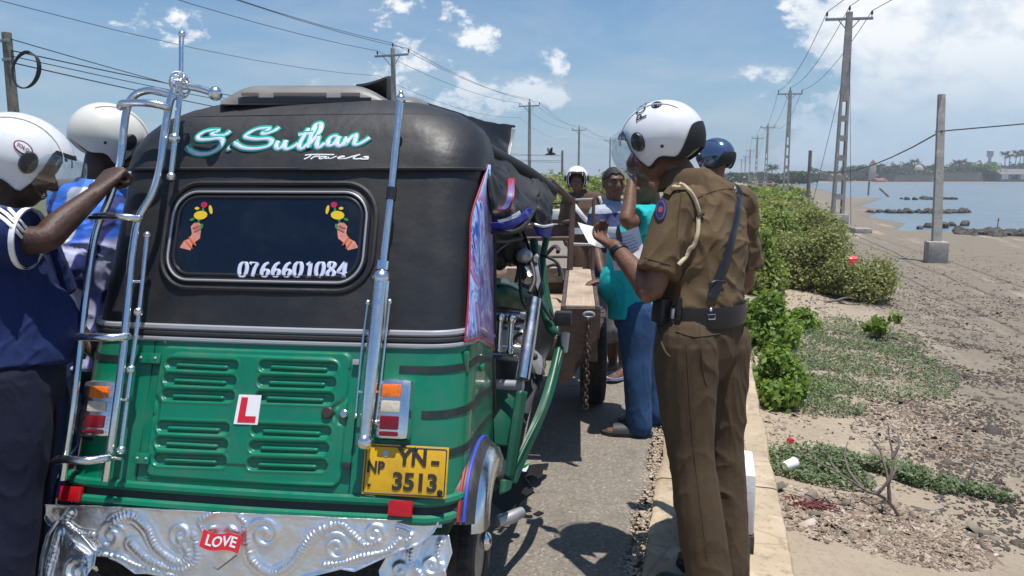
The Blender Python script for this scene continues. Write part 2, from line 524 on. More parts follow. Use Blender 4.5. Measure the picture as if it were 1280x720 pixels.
# ------------------------------------------------------------------ road with a crumbled edge
def asphalt_material():
    m = bpy.data.materials.new('worn_asphalt'); m.use_nodes = True
    t = m.node_tree; t.nodes.clear(); N = NT(t)
    p = N.n('ShaderNodeBsdfPrincipled'); o = N.n('ShaderNodeOutputMaterial'); t.links.new(p.outputs[0], o.inputs[0])
    co = N.n('ShaderNodeTexCoord').outputs['Object']
    agg = N.voro(co, 95, 'F1', 1); aggd = N.voro(co, 95)
    big = N.noise(co, 0.8, 5, 0.6); mid = N.noise(co, 6, 6, 0.65); fine = N.noise(co, 140, 4, 0.7)
    grey = N.n('ShaderNodeRGBToBW'); N.put(grey.inputs[0], agg)
    col = N.ramp(grey.outputs[0], [(0.0, (0.125, 0.108, 0.085)), (0.45, (0.19, 0.163, 0.13)), (0.75, (0.235, 0.205, 0.165)), (0.93, (0.33, 0.29, 0.25)), (1.0, (0.48, 0.43, 0.37))])
    col = N.mix(N.mapr(big, 0.3, 0.7, 0.0, 0.45), col, (0.215, 0.185, 0.15))
    col = N.mix(N.math('MULTIPLY', N.mapr(mid, 0.5, 0.8), 0.55), col, (0.10, 0.088, 0.075))
    col = N.mix(N.math('MULTIPLY', N.mapr(N.noise(co, 1.7, 4, 0.6, 1.2), 0.62, 0.7), 0.5), col, (0.08, 0.07, 0.06))
    N.put(p.inputs['Base Color'], col); p.inputs['Roughness'].default_value = 0.86
    b = N.n('ShaderNodeBump'); b.inputs['Distance'].default_value = 0.006
    N.put(b.inputs['Height'], N.math('ADD', N.math('MULTIPLY', aggd, -0.7), N.math('MULTIPLY', fine, 0.6)))
    t.links.new(b.outputs[0], p.inputs['Normal'])
    return m
ry = graded([(-8, 2, 6), (2, 12, 400), (12, 40, 80), (40, 900, 12)])
rows = []
r_ = np.random.RandomState(4)
jit = np.cumsum(r_.normal(0, 0.006, len(ry))); jit = jit - np.convolve(np.pad(jit, 20, 'edge'), np.ones(41) / 41, 'valid')[:len(jit)]
for i, y in enumerate(ry):
    e = -0.265 + np.clip(jit[i] * 1.3, -0.03, 0.035) + 0.008 * r_.normal()
    rows.append([(-7.3, y, 0), (-4, y, 0.01), (-1.2, y, 0.004), (e - 0.05, y, 0.0), (e - 0.012, y, -0.006), (e, y, -0.03)])
MB().grid(rows).build('road', asphalt_material(), kind='structure', angle=None)

def concrete_material(name, a, bcol, stain=(0.16, 0.12, 0.08), sc=1.0):
    m = bpy.data.materials.new(name); m.use_nodes = True
    t = m.node_tree; t.nodes.clear(); N = NT(t)
    p = N.n('ShaderNodeBsdfPrincipled'); o = N.n('ShaderNodeOutputMaterial'); t.links.new(p.outputs[0], o.inputs[0])
    co = N.n('ShaderNodeTexCoord').outputs['Object']
    n1 = N.noise(co, 2.1 * sc, 7, 0.62, 0.3); n2 = N.noise(co, 22 * sc, 6, 0.7); n3 = N.noise(co, 7 * sc, 5, 0.62, 0.6)
    pit = N.voro(co, 33 * sc)
    col = N.mix(N.mapr(n1, 0.32, 0.68), a, bcol)
    col = N.mix(N.math('MULTIPLY', N.mapr(n3, 0.55, 0.72), 0.55), col, stain)
    col = N.mix(N.math('MULTIPLY', N.mapr(n2, 0.54, 0.7), 0.55), col, tuple(q * 0.4 for q in a))
    col = N.mix(N.math('MULTIPLY', N.mapr(N.noise(co, 4.2 * sc, 6, 0.7, 1.0), 0.56, 0.66), 0.55), col, tuple(min(.8, q * 1.35 + .05) for q in bcol))
    col = N.mix(N.math('MULTIPLY', N.mapr(N.voro(co, 1.6 * sc, 'DISTANCE_TO_EDGE'), 0.0, 0.012, 1, 0), 0.35), col, (0.08, 0.06, 0.045))
    spots = N.mapr(N.voro(co, 5.5 * sc), 0.028, 0.05, 1, 0)
    col = N.mix(N.math('MULTIPLY', spots, 0.8), col, (0.07, 0.05, 0.035))
    N.put(p.inputs['Base Color'], col); p.inputs['Roughness'].default_value = 0.88
    b = N.n('ShaderNodeBump'); b.inputs['Distance'].default_value = 0.008
    N.put(b.inputs['Height'], N.math('ADD', N.math('MULTIPLY', n2, 0.8), N.math('MULTIPLY', n1, 0.9)))
    t.links.new(b.outputs[0], p.inputs['Normal'])
    return m
M_SLAB = concrete_material('kerb_concrete', (0.33, 0.255, 0.165), (0.50, 0.405, 0.285))
M_CONC = concrete_material('pole_concrete', (0.30, 0.28, 0.25), (0.42, 0.40, 0.36), (0.2, 0.18, 0.15))
M_FORT = concrete_material('fort_masonry', (0.085, 0.075, 0.072), (0.15, 0.13, 0.12), (0.06, 0.055, 0.05), 0.12)

# the causeway's edge: cast slabs with open joints
pav = MB()
pav.box((0.06, 445, -0.55), (0.55, 912, 1.0), b=0.0)
pav = pav.build('pavement', M_SLAB, kind='structure')
yj = -0.9; SLABS = []
lens = [2.2, 2.42, 2.46, 2.44, 2.4, 2.47, 2.43, 2.45, 2.44, 2.46, 2.43]
for L in lens:
    SLABS.append((yj, yj + L)); yj += L
SLABS.append((yj, 890))
for k, (a, b_) in enumerate(SLABS):
    m_ = MB(); n = 60 if k < 5 else 8
    rows = []
    for i in range(n + 1):
        y = a + 0.006 + (b_ - a - 0.012) * i / n
        jl = 0.014 * mnoise.noise((y * 3.1, 1.7, 0)) + 0.008 * mnoise.noise((y * 17, 4, 0)); jr = 0.012 * mnoise.noise((y * 2.3, 9, 0)) + 0.006 * mnoise.noise((y * 19, 3, 0))
        zt = 0.03 + 0.003 * mnoise.noise((y * 2, k, 2)); c = 0.012 + 0.008 * abs(mnoise.noise((y * 6, 2, k)))
        if i in (0, n): zt -= 0.008
        xl, xr = -0.205 + jl, 0.358 + jr
        rows.append([(xl, y, -0.35), (xl, y, zt - c), (xl + c, y, zt - c * .3), (xl + 2 * c, y, zt), (0.08, y, zt + 0.002), (xr - 2 * c, y, zt), (xr - c * .6, y, zt - c * .3), (xr, y, zt - 1.2 * c), (xr + 0.004, y, -0.7)])
    m_.grid(rows)
    nb = len(rows[0])
    m_.f.append(tuple(range(nb))); m_.m.append(0); m_.f.append(tuple(n * nb + j for j in range(nb - 1, -1, -1))); m_.m.append(0)
    m_.build('concrete_slab', M_SLAB, pav)

def rock(c, r, seed, flat=0.7):
    rr = random.Random(seed); out = MB(); out.sphere((0, 0, 0), 1.0, 9, 6)
    off = Vector((rr.uniform(0, 50), rr.uniform(0, 50), rr.uniform(0, 50)))
    vs = []
    for v in out.v:
        p = Vector(v); k = 1 + 0.45 * mnoise.noise(p * 1.2 + off) + 0.2 * mnoise.noise(p * 3 + off)
        p = p * k
        vs.append((c[0] + p.x * r * rr.uniform(.98, 1.02), c[1] + p.y * r, c[2] + p.z * r * flat))
    return vs, out.f

# gravel and broken edge between asphalt and slab
M_GRAVEL = mat('gravel', (0.36, 0.29, 0.22), 0.9, var=0.5, vscale=30)
gr = MB()
for i in range(3600):
    y = 2.2 + 13 * rnd.random() ** 1.8
    x = -0.245 + rnd.gauss(0, 0.028); s = rnd.uniform(0.003, 0.009)
    v, f = rock((x, y, s * .2 - 0.005), s, i); gr.add(v[::1], f)
gr.build('gravel', M_GRAVEL, kind='stuff', angle=None)

# ------------------------------------------------------------------ guard stones, white above and black below
M_WPAINT = mat('white_paint', (0.74, 0.74, 0.73), 0.6, var=0.08, dirt=(0.4, 0.36, 0.3), dscale=7, damt=0.5, bump=0.002, bscale=40)
M_BPAINT = mat('black_paint', (0.018, 0.018, 0.02), 0.55, var=0.3, dirt=(0.2, 0.16, 0.12), dscale=8, damt=0.4, bump=0.002, bscale=40)
s1l = gnd(849, 683, .03); s1r = gnd(941, 683, .03)
for k in range(5):
    y0 = s1l.y + 1.93 * k
    t = empty('guard_stone', ((s1l.x + s1r.x) / 2, y0 + 0.15, 0.03),
              ['white and black guard stone right behind the brown trousered officer', 'white and black guard stone second along the concrete kerb'][k] if k < 2 else 'white and black guard stone further along the kerb, hidden by the officer',
              'guard stone', 'guard stones on the causeway edge')
    w = s1r.x - s1l.x
    MB().box((0, 0, 0.036), (w, 0.30, 0.078), b=0.006).build('black_band', M_BPAINT, t)
    MB().box((0, 0, 0.20), (w - 0.006, 0.294, 0.25), b=0.016).build('white_block', M_WPAINT, t)

# ------------------------------------------------------------------ leaves
def leaf_material(name, stops, trans=0.35, rough=0.5):
    m = bpy.data.materials.new(name); m.use_nodes = True
    t = m.node_tree; t.nodes.clear(); N = NT(t)
    geo = N.n('ShaderNodeNewGeometry')
    co = N.n('ShaderNodeTexCoord').outputs['Object']
    f = N.math('ADD', N.math('MULTIPLY', geo.outputs['Random Per Island'], 0.6), N.math('MULTIPLY', N.mapr(N.noise(co, 2.0, 3, 0.6), 0.3, 0.7), 0.4))
    col = N.ramp(f, stops)
    p = N.n('ShaderNodeBsdfPrincipled'); N.put(p.inputs['Base Color'], col); p.inputs['Roughness'].default_value = rough
    p.inputs['Specular IOR Level'].default_value = 0.35
    tr = N.n('ShaderNodeBsdfTranslucent'); N.put(tr.inputs[0], N.mix(0.5, col, (0.25, 0.32, 0.03), 'ADD'))
    mx = N.n('ShaderNodeMixShader'); mx.inputs[0].default_value = trans
    t.links.new(p.outputs[0], mx.inputs[1]); t.links.new(tr.outputs[0], mx.inputs[2])
    o = N.n('ShaderNodeOutputMaterial'); t.links.new(mx.outputs[0], o.inputs[0])
    return m
LEAF = {
 'olive': leaf_material('olive_leaves', [(0.0, (0.10, 0.115, 0.04)), (0.5, (0.20, 0.215, 0.07)), (0.85, (0.30, 0.29, 0.10)), (1.0, (0.36, 0.29, 0.13))], .32),
 'bright': leaf_material('bright_leaves', [(0.0, (0.06, 0.11, 0.018)), (0.5, (0.13, 0.215, 0.032)), (0.85, (0.21, 0.30, 0.05)), (1.0, (0.30, 0.30, 0.10))], .38),
 'creeper': leaf_material('creeper_leaves', [(0.0, (0.075, 0.105, 0.048)), (0.6, (0.14, 0.19, 0.09)), (1.0, (0.24, 0.275, 0.14))], .2),
 'hedge': leaf_material('hedge_leaves', [(0.0, (0.09, 0.12, 0.026)), (0.6, (0.19, 0.245, 0.052)), (1.0, (0.30, 0.33, 0.08))], .3),
 'far': leaf_material('distant_leaves', [(0.0, (0.022, 0.035, 0.016)), (0.6, (0.042, 0.06, 0.025)), (1.0, (0.075, 0.095, 0.035))], .2),
 'farlight': leaf_material('pale_tree_leaves', [(0.0, (0.07, 0.10, 0.02)), (1.0, (0.17, 0.21, 0.05))], .3),
}
M_TWIG = mat('twig_bark', (0.12, 0.095, 0.07), 0.85, var=0.35)

def leaf_cloud(blobs, n, size, seed, elong=1.9, hollow=0.45):
    """many small folded leaves through the volume of overlapping blobs -> vertices, faces"""
    r = np.random.RandomState(seed)
    w = np.array([b[3] * b[4] * b[5] for b in blobs]) ** 0.75; w /= w.sum()
    pick = r.choice(len(blobs), n, p=w); B = np.array(blobs)[pick]
    d = r.normal(size=(n, 3)); d /= np.linalg.norm(d, axis=1)[:, None]
    rad = (hollow ** 3 + (1 - hollow ** 3) * r.random(n)) ** (1 / 3.)
    rad *= 1 + 0.30 * r.normal(size=n)
    C = B[:, :3] + d * B[:, 3:6] * rad[:, None]
    # leaf frame: roughly facing out and up
    nrm = d + r.normal(size=(n, 3)) * 0.7 + np.array([0, 0, 0.5]); nrm /= np.linalg.norm(nrm, axis=1)[:, None]
    a = np.cross(nrm, r.normal(size=(n, 3))); a /= np.linalg.norm(a, axis=1)[:, None]
    b = np.cross(nrm, a)
    s = size * r.uniform(0.6, 1.35, n)[:, None]
    L = a * s * elong * 0.5; Wd = b * s * 0.5
    v = np.stack([C - L, C - Wd + nrm * s * .1 - L * .1, C + L, C + Wd + nrm * s * .1 - L * .1], 1).reshape(-1, 3)
    f = np.arange(n * 4).reshape(n, 4)
    return v, f
def mesh_np(name, v, f, m, parent=None, kind=None, smooth=False, origin=None):
    me = bpy.data.meshes.new(name)
    if origin is not None: v = v - np.array(origin)
    k = f.shape[1]
    me.vertices.add(len(v)); me.vertices.foreach_set('co', np.asarray(v, np.float32).ravel())
    me.loops.add(f.size); me.loops.foreach_set('vertex_index', f.ravel().astype(np.int32))
    me.polygons.add(len(f)); me.polygons.foreach_set('loop_start', np.arange(0, f.size, k, dtype=np.int32))
    me.polygons.foreach_set('loop_total', np.full(len(f), k, np.int32))
    me.update(calc_edges=True); me.validate()
    me.materials.append(m)
    if smooth: me.polygons.foreach_set('use_smooth', [True] * len(f))
    o = bpy.data.objects.new(name, me); COL.objects.link(o)
    if parent is not None: o.parent = parent
    if kind: o['kind'] = kind
    return o

def twigs(mb, base, blobs, n, seed, r0=0.012):
    rr = random.Random(seed)
    for k in range(n):
        b = blobs[k % len(blobs)]
        end = Vector((b[0] + rr.uniform(-.8, .8) * b[3], b[1] + rr.uniform(-.8, .8) * b[4], b[2] + rr.uniform(-.3, .95) * b[5]))
        st = V3(base) + Vector((rr.uniform(-.08, .08), rr.uniform(-.08, .08), 0))
        mid = st.lerp(end, .5) + Vector((rr.uniform(-.1, .1), rr.uniform(-.1, .1), rr.uniform(0.0, .12))) * (end - st).length
        mb.tube([st, st.lerp(mid, .55), mid, mid.lerp(end, .6), end], [r0, r0 * .8, r0 * .6, r0 * .42, r0 * .2], 5)

def shrub(x, y, w, h, kind, leaf, n, seed, label, name='shrub', group='shrubs beside the causeway', d=None, lumps=9):
    rr = random.Random(seed); z0 = hz(x, y); d = d or w
    t = empty(name, (x, y, z0), label, 'shrub', group)
    blobs = []
    for k in range(lumps):
        a = rr.uniform(0, 6.28); q = rr.random() ** .6
        bx, by = math.cos(a) * q * w * .36, math.sin(a) * q * d * .36
        top = h * (1 - 0.45 * q * q) * rr.uniform(.72, 1.0)
        s = rr.uniform(.2, .33) if w > 1 else rr.uniform(.13, .24)
        bz = max(top - s * h * .9, s * h * .35)
        blobs.append((bx, by, bz, s * w * .72, s * d * .72, s * h * .9))
    for k in range(max(3, lumps // 2)):
        a = rr.uniform(0, 6.28)
        blobs.append((math.cos(a) * w * .3, math.sin(a) * d * .3, h * .22, w * .22, d * .22, h * .24))
    v, f = leaf_cloud(blobs, n, leaf, seed, hollow=.3)
    mesh_np('foliage', v, f, LEAF[kind], t, 'stuff')
    m_ = MB(); twigs(m_, (0, 0, -0.05), blobs, 16, seed, .012 + .006 * h); m_.build('stem', M_TWIG, t)
    return t

def by_px(px, top, d):
    """shrub place and height from its pixel column, the pixel row of its top and its distance"""
    p = at(px, top, d); return p.x, p.y, p.z - hz(p.x, p.y)

# shrubs on the shore side, near to far: (px, top row, depth, width, depth size, kind, leaf, n, label)
SH = [
 (972, 432, 6.3, .60, .70, 'bright', .033, 5200, 'bright green leafy bush hard against the concrete kerb, nearest the camera'),
 (960, 352, 8.4, .72, .9, 'bright', .036, 7500, 'bright green leafy bush against the kerb, just right of the officer belt'),
 (1000, 378, 9.6, .5, .5, 'bright', .036, 2200, 'small bright bush in front of the olive thicket'),
 (1078, 292, 12.6, 1.25, 1.4, 'olive', .032, 8500, 'olive thicket at the right end, with a scrap of pink plastic caught in it'),
 (1030, 276, 13.2, 1.7, 1.5, 'olive', .032, 11500, 'broad olive thicket in the middle of the shore bushes'),
 (984, 272, 13.6, 1.4, 1.6, 'olive', .032, 9000, 'olive thicket standing beside the kerb right of the officer arm'),
 (953, 278, 12.4, .8, 1.4, 'hedge', .04, 8000, 'mid green bush beside the kerb behind the officer elbow'),
 (975, 244, 17.5, 1.7, 1.8, 'hedge', .045, 9500, 'green mounded bush behind the olive thickets'),
 (1010, 250, 19.5, 1.9, 1.8, 'olive', .045, 9000, 'dull olive bush behind the broad thicket'),
 (1032, 256, 24, 1.6, 1.8, 'olive', .075, 3500, 'olive bush at the foot of the nearest lattice pole'),
 (962, 238, 25, 1.9, 2.4, 'olive', .09, 3800, 'tall olive bush beside the kerb in the middle distance'),
 (1000, 240, 29, 2.6, 2.6, 'olive', .09, 4000, 'wide olive bush on the shore before the second lattice pole'),
 (950, 235, 36, 2.8, 3.2, 'hedge', .11, 3600, 'green roadside bush in the middle distance, left of the wide olive one'),
 (985, 236, 41, 3.0, 3.0, 'hedge', .12, 3200, 'green bush on the shore near the second lattice pole'),
 (960, 231, 52, 4.5, 4, 'hedge', .15, 3200, 'far roadside bush past the second lattice pole'),
 (935, 230, 64, 5, 5, 'hedge', .18, 2800, 'far roadside bush close to the road line'),
 (970, 229, 78, 7, 6, 'hedge', .22, 2800, 'long low bush far along the shore'),
]
for k, (px, top, d, w, dd, kind, lf, n, lab) in enumerate(SH):
    x, y, h = by_px(px, top, d)
    shrub(x, y, w, h, kind, lf, n, 40 + k, lab, d=dd, lumps=11 if w > 1 else 15)
# hedge along the other side of the road
for k in range(25):
    y = 3.4 + k * 4.2 + rnd.uniform(-.6, .6); h = rnd.uniform(1.7, 2.5) if k > 2 else 1.35
    shrub(-9.4 + rnd.uniform(-.7, .4) - 0.012 * y, y, 4.4, h, 'hedge', .10 + .0016 * y, 2300, 300 + k,
          'green roadside bush in the hedge across the road', group='hedge across the road', lumps=10)
for k in range(9):
    y = 108 + k * 14
    shrub(-12 - .03 * y, y, 13, rnd.uniform(2.3, 4.2), 'hedge', .34, 1900, 340 + k,
          'large far bush in the hedge across the road', group='far hedge across the road', lumps=11)

# creeping ground cover on the sand
def creeper(name, spots, n, leaf, seed, label):
    rr = random.Random(seed); pts = []
    for (px, py, rx, ry, wgt) in spots:
        c = gt(px, py)
        for _ in range(int(n * wgt)):
            a = rr.uniform(0, 6.28); q = rr.random() ** .55
            x, y = c.x + math.cos(a) * q * rx, c.y + math.sin(a) * q * ry
            if x < .4: continue
            if mnoise.noise((x * 2.4, y * 2.4, seed)) < -.26: continue
            pts.append((x, y, rr.random()))
    P = np.array(pts); hh = height(P[:, 0], P[:, 1])
    r = np.random.RandomState(seed); m_ = len(P)
    lift = np.array([0.035 + 0.05 * max(0, mnoise.noise((p[0] * 3, p[1] * 3, 1.5))) for p in P])
    C = np.stack([P[:, 0], P[:, 1], hh + 0.004 + P[:, 2] * lift * 1.5], 1)
    nrm = np.array([0, 0, 1.0]) + r.normal(size=(m_, 3)) * .55; nrm /= np.linalg.norm(nrm, axis=1)[:, None]
    a = np.cross(nrm, r.normal(size=(m_, 3))); a /= np.linalg.norm(a, axis=1)[:, None]; b = np.cross(nrm, a)
    s = leaf * r.uniform(.6, 1.4, m_)[:, None]
    v = np.stack([C - a * s, C - b * s * .5, C + a * s, C + b * s * .5], 1).reshape(-1, 3)
    o = mesh_np(name, v, np.arange(m_ * 4).reshape(m_, 4), LEAF['creeper'], None, 'stuff')
    return tag(o, label, 'ground cover')
creeper('ground_cover', [(1050, 450, 1.05, 1.5, .5), (1010, 500, .45, .5, .12), (1075, 420, .7, 1.2, .22), (1000, 470, .5, .8, .2)], 24000, .014, 5, 'grey green creeper matting the sand below the bright bushes')
creeper('creeping_weed', [(1040, 590, .52, .30, .5), (1085, 592, .35, .22, .3), (1190, 612, .35, .12, .16), (1000, 580, .3, .15, .12)], 9000, .014, 6, 'low green weed patch around the dead driftwood branches')
def small_plant(px, py, h, n, leaf, kind, label, seed):
    c = gt(px, py); rr = random.Random(seed)
    t = empty('seedling', tuple(c), label, 'plant')
    bl = [(rr.uniform(-.16, .16), rr.uniform(-.16, .16), h * rr.uniform(.4, .85), .09, .09, h * .2) for _ in range(7)]
    v, f = leaf_cloud(bl, n, leaf, seed, hollow=.2); mesh_np('foliage', v, f, LEAF[kind], t, 'stuff')
    m_ = MB(); twigs(m_, (0, 0, -.02), bl, 9, seed, .006); m_.build('stem', M_TWIG, t)
small_plant(1104, 424, .30, 260, .05, 'bright', 'small leafy seedling alone at the edge of the mud', 71)

# wrack and shell fragments strewn on the sand
M_CHIP = leaf_material('wrack_fragments', [(0.0, (0.10, 0.07, 0.05)), (0.45, (0.23, 0.17, 0.125)), (0.8, (0.42, 0.35, 0.28)), (1.0, (0.66, 0.60, 0.54))], 0.0, .85)
def litter(name, spots, seed, size, label, material, hmul=1.0):
    r = np.random.RandomState(seed); P = []
    for (px, py, rx, ry, n) in spots:
        c = gt(px, py)
        a = r.uniform(0, 6.28, n); q = r.random(n) ** .6
        P.append(np.stack([c.x + np.cos(a) * q * rx, c.y + np.sin(a) * q * ry], 1))
    P = np.concatenate(P); P = P[P[:, 0] > .39]
    keep = [mnoise.noise((p[0] * 1.6, p[1] * 1.1, seed)) + .6 * mnoise.noise((p[0] * 5, p[1] * 4, seed + 3)) + r.normal() * .22 > -.12 for p in P]; P = P[np.array(keep)]; m_ = len(P)
    C = np.stack([P[:, 0], P[:, 1], height(P[:, 0], P[:, 1]) + size * .25], 1)
    nrm = np.array([0, 0, 1.0]) + r.normal(size=(m_, 3)) * .35; nrm /= np.linalg.norm(nrm, axis=1)[:, None]
    a = np.cross(nrm, r.normal(size=(m_, 3))); a /= np.linalg.norm(a, axis=1)[:, None]; b = np.cross(nrm, a)
    s = size * np.exp(r.normal(0, .45, m_))[:, None]; s2 = s * r.uniform(.25, .7, m_)[:, None]
    u = [C - a * s - b * s2, C + a * s - b * s2 * .7, C + a * s * .8 + b * s2, C - a * s + b * s2 * .8]
    lo = [q - nrm * s * .25 * hmul for q in u]
    v = np.stack(u + lo, 1).reshape(-1, 3)
    base = np.arange(m_)[:, None] * 8
    f = np.concatenate([base + np.array(q) for q in ((0, 1, 2, 3), (0, 4, 5, 1), (1, 5, 6, 2), (2, 6, 7, 3), (3, 7, 4, 0))], 0)
    o = mesh_np(name, v, f, material, None, 'stuff')
    return tag(o, label, 'litter')
litter('wrack', [(1100, 520, .75, 1.0, 5200), (1120, 660, .5, .4, 3000), (1040, 560, .5, .9, 1800), (1090, 470, .7, 1.6, 1600), (1015, 640, .3, .35, 900), (1180, 560, .6, .7, 1300)], 9, .011, 'pale shell and weed fragments strewn over the sand', M_CHIP, .6)
M_PEB = leaf_material('mud_pebbles', [(0.0, (0.035, 0.03, 0.026)), (0.6, (0.085, 0.07, 0.056)), (0.9, (0.2, 0.165, 0.13)), (1.0, (0.4, 0.34, 0.28))], 0.0, .9)
litter('pebbles', [(1210, 470, 1.6, 2.2, 7500), (1200, 400, 2.6, 4, 8000), (1150, 345, 3.5, 7, 4200), (1230, 560, .9, 1.2, 2600), (1270, 640, .5, .7, 1100)], 10, .013, 'dark pebbles and clods scattered over the tidal mud', M_PEB, 1.6)

M_STN = leaf_material('shore_stones', [(0.0, (0.07, 0.06, 0.05)), (0.6, (0.16, 0.135, 0.105)), (1.0, (0.36, 0.31, 0.25))], 0.0, .9)
litter('stones', [(1210, 500, 1.8, 2.6, 260), (1150, 400, 3, 5, 320), (1060, 620, .8, .7, 60), (1180, 340, 5, 8, 420)], 15, .03, 'scattered stones and clods on the shore', M_STN, 1.8)
# rocks at the water's edge
M_ROCK = mat('wet_rock', (0.075, 0.066, 0.058), 0.8, var=0.5, vscale=6, bump=0.01, bscale=12)
def rockpile(spots, label_for, group):
    for k, (px, py, r) in enumerate(spots):
        c = gnd(px, py, max(WATER_Z + .02, -.74)); v, f = rock((0, 0, r * .2), r, 900 + k + len(spots), .8)
        o = MB().add(v, f).build('rock', M_ROCK); o.location = c
        tag(o, label_for, 'rock', group)
rr = random.Random(12)
rockpile([(rr.uniform(1195, 1290), rr.gauss(293.5, 1.8), rr.uniform(.09, .24)) for _ in range(70)], 'dark boulder in the heap at the water edge, right of the block footed pole', 'boulder heap at the water edge')
rockpile([(rr.uniform(1085, 1212), 265.5 + rr.gauss(0, .5) + (rr.random() < .15), rr.uniform(.10, .26)) for _ in range(70)], 'dark stone in the long low row crossing the water', 'stone row across the water')
rockpile([(rr.uniform(1120, 1195), 249.0 + rr.gauss(0, .25), rr.uniform(.12, .3)) for _ in range(34)], 'dark stone of the far reef line behind the pole', 'far reef line')
rockpile([(1160, 284, .22), (1178, 284.5, .26), (1190, 282, .18), (1206, 281.5, .22), (1170, 285.5, .18), (1150, 286, .15)], 'stray dark stone in the shallows before the pole', 'stray stones in the shallows')

# ------------------------------------------------------------------ small litter on the shore
def litter_thing(o, label, cat): return tag(o, label, cat)
c = gt(988, 414); v = []
P = [[(i * .055 - .11, j * .05 - .075, .012 + .012 * mnoise.noise((i * .9, j * .8, 3))) for j in range(4)] for i in range(5)]
o = MB().sheet(P, .004).build('paper_scrap', mat('scrap_paper', (.78, .76, .72), .7, var=.1)); o.location = c; o.rotation_euler = (0, 0, .4); tag(o, 'flat white paper scrap lying on the green creeper', 'paper')
c = gt(976, 591); o = MB().lathe([(0, 0), (.028, 0), (.031, .004), (.036, .085), (.040, .088), (.038, .091), (.034, .086), (.029, .008), (0, .008)], n=18).build('cup', mat('cup_plastic', (.78, .78, .76), .35)); o.location = (c.x + .02, c.y, c.z + .04); o.rotation_euler = (0, R(82), R(40)); tag(o, 'crushed white cup lying against the kerb', 'cup')
M_RED = mat('red_plastic', (.45, .012, .02), .4, var=.3)
def crumple(name, c, r, m, label, cat, seed):
    b = MB(); b.sphere((0, 0, 0), r, 14, 10); off = Vector((seed, 2, 5))
    b.v = [tuple(Vector(p) * (1 + .55 * mnoise.noise(Vector(p) / r * 1.6 + off))) for p in b.v]
    o = b.build(name, m, angle=None, smooth=False); o.location = c; return tag(o, label, cat)
c = gt(987, 560); crumple('flower', (c.x, c.y, c.z + .05), .024, M_RED, 'dark red flower head above the weeds beside the kerb', 'flower', 3)
p = at(1066, 325, 11.9); crumple('plastic_scrap', p, .07, mat('pink_plastic', (.75, .12, .11), .4, var=.2), 'pink plastic scrap caught in the olive thicket', 'plastic', 8)
c = gt(1010, 632); tagm = MB()
for k in range(46):
    a = rnd.uniform(0, 6.28); q = rnd.random() * .09; x, y = math.cos(a) * q * 1.5, math.sin(a) * q
    tagm.tube([(x, y, .005), (x + rnd.uniform(-.05, .05), y + rnd.uniform(-.04, .04), .02), (x + rnd.uniform(-.08, .08), y + rnd.uniform(-.05, .05), .008)], .0035, 4)
o = tagm.build('dead_weed', mat('red_weed', (.13, .03, .03), .8, var=.4)); o.location = c; tag(o, 'clump of dried dark red seaweed by the kerb', 'seaweed')
# dead branches standing out of the weed
M_DEAD = mat('dead_wood', (.15, .125, .105), .85, var=.35, vscale=20)
def branch_px(name, polys, label, r0):
    b = MB(); base = gt(*polys[0][0][:2])
    d0 = (base - CAM).dot(FW)
    for poly in polys:
        pts = [at(q[0], q[1], d0 + (q[2] if len(q) > 2 else 0)) - base for q in poly]
        pts = cr(pts, 4); n = len(pts)
        b.tube(pts, [r0 * (1 - .8 * i / (n - 1)) * (1 + .2 * mnoise.noise(p * 40)) for i, p in enumerate(pts)], 6)
    o = b.build(name, M_DEAD); o.location = base; return tag(o, label, 'branch')
branch_px('driftwood', [
 [(1124, 646), (1112, 628), (1096, 618), (1080, 612), (1050, 592), (1010, 572, .15), (990, 560, .2)],
 [(1096, 618), (1112, 598, -.03), (1116, 572), (1112, 548, .03), (1110, 530, .05)],
 [(1112, 628), (1110, 600), (1104, 575, .05), (1098, 560, .08), (1086, 545, .1)],
 [(1080, 612), (1062, 590, .1), (1056, 568, .16), (1060, 552, .2)],
 [(1108, 626), (1092, 630), (1076, 628)], [(1116, 572), (1124, 556), (1122, 540, .06)], [(1104, 575, .05), (1090, 580, .1), (1070, 572, .14)],
 [(1110, 604), (1118, 590, .02), (1128, 578, .03)], [(1050, 592), (1040, 580, .12), (1030, 560, .14)]],
 'bleached driftwood branch with bare twigs lying in the weeds', .0105)
branch_px('dead_stick', [[(1190, 616), (1204, 602), (1214, 588), (1221, 572)]], 'curved dark stick poking out of the weed at the right', .011)
branch_px('dead_root', [[(1030, 378), (1046, 376), (1062, 381), (1084, 378)], [(1046, 376), (1058, 372), (1070, 374)], [(1038, 381), (1050, 384), (1064, 386)]], 'bare grey root lying under the olive thicket', .025)
# ------------------------------------------------------------------ power poles
M_STEEL = mat('galvanised_steel', (.34, .35, .36), .5, .6, var=.2)
M_INS = mat('insulator_brown', (.055, .04, .034), .35)
M_WIRE = mat('power_cable', (.025, .025, .028), .5)
M_WOODP = mat('weathered_pole', (.20, .18, .155), .85, var=.3, vscale=5, bump=.004, bscale=30)

def solve_top(px, py, zt):
    r = ray(px, py); return CAM + r * ((zt - H) / r.z)

def insulator(t, x, z, ang):
    b = MB()
    b.lathe([(.02, 0), (.02, .10), (.055, .11), (.06, .14), (.03, .16), (.055, .17), (.055, .20), (.025, .22), (.045, .23), (.04, .26), (0, .28)],
            Matrix.Rotation(ang, 4, 'Z') @ Matrix.Translation((x, 0, z)), n=10)
    return b.build('insulator', M_INS, t)

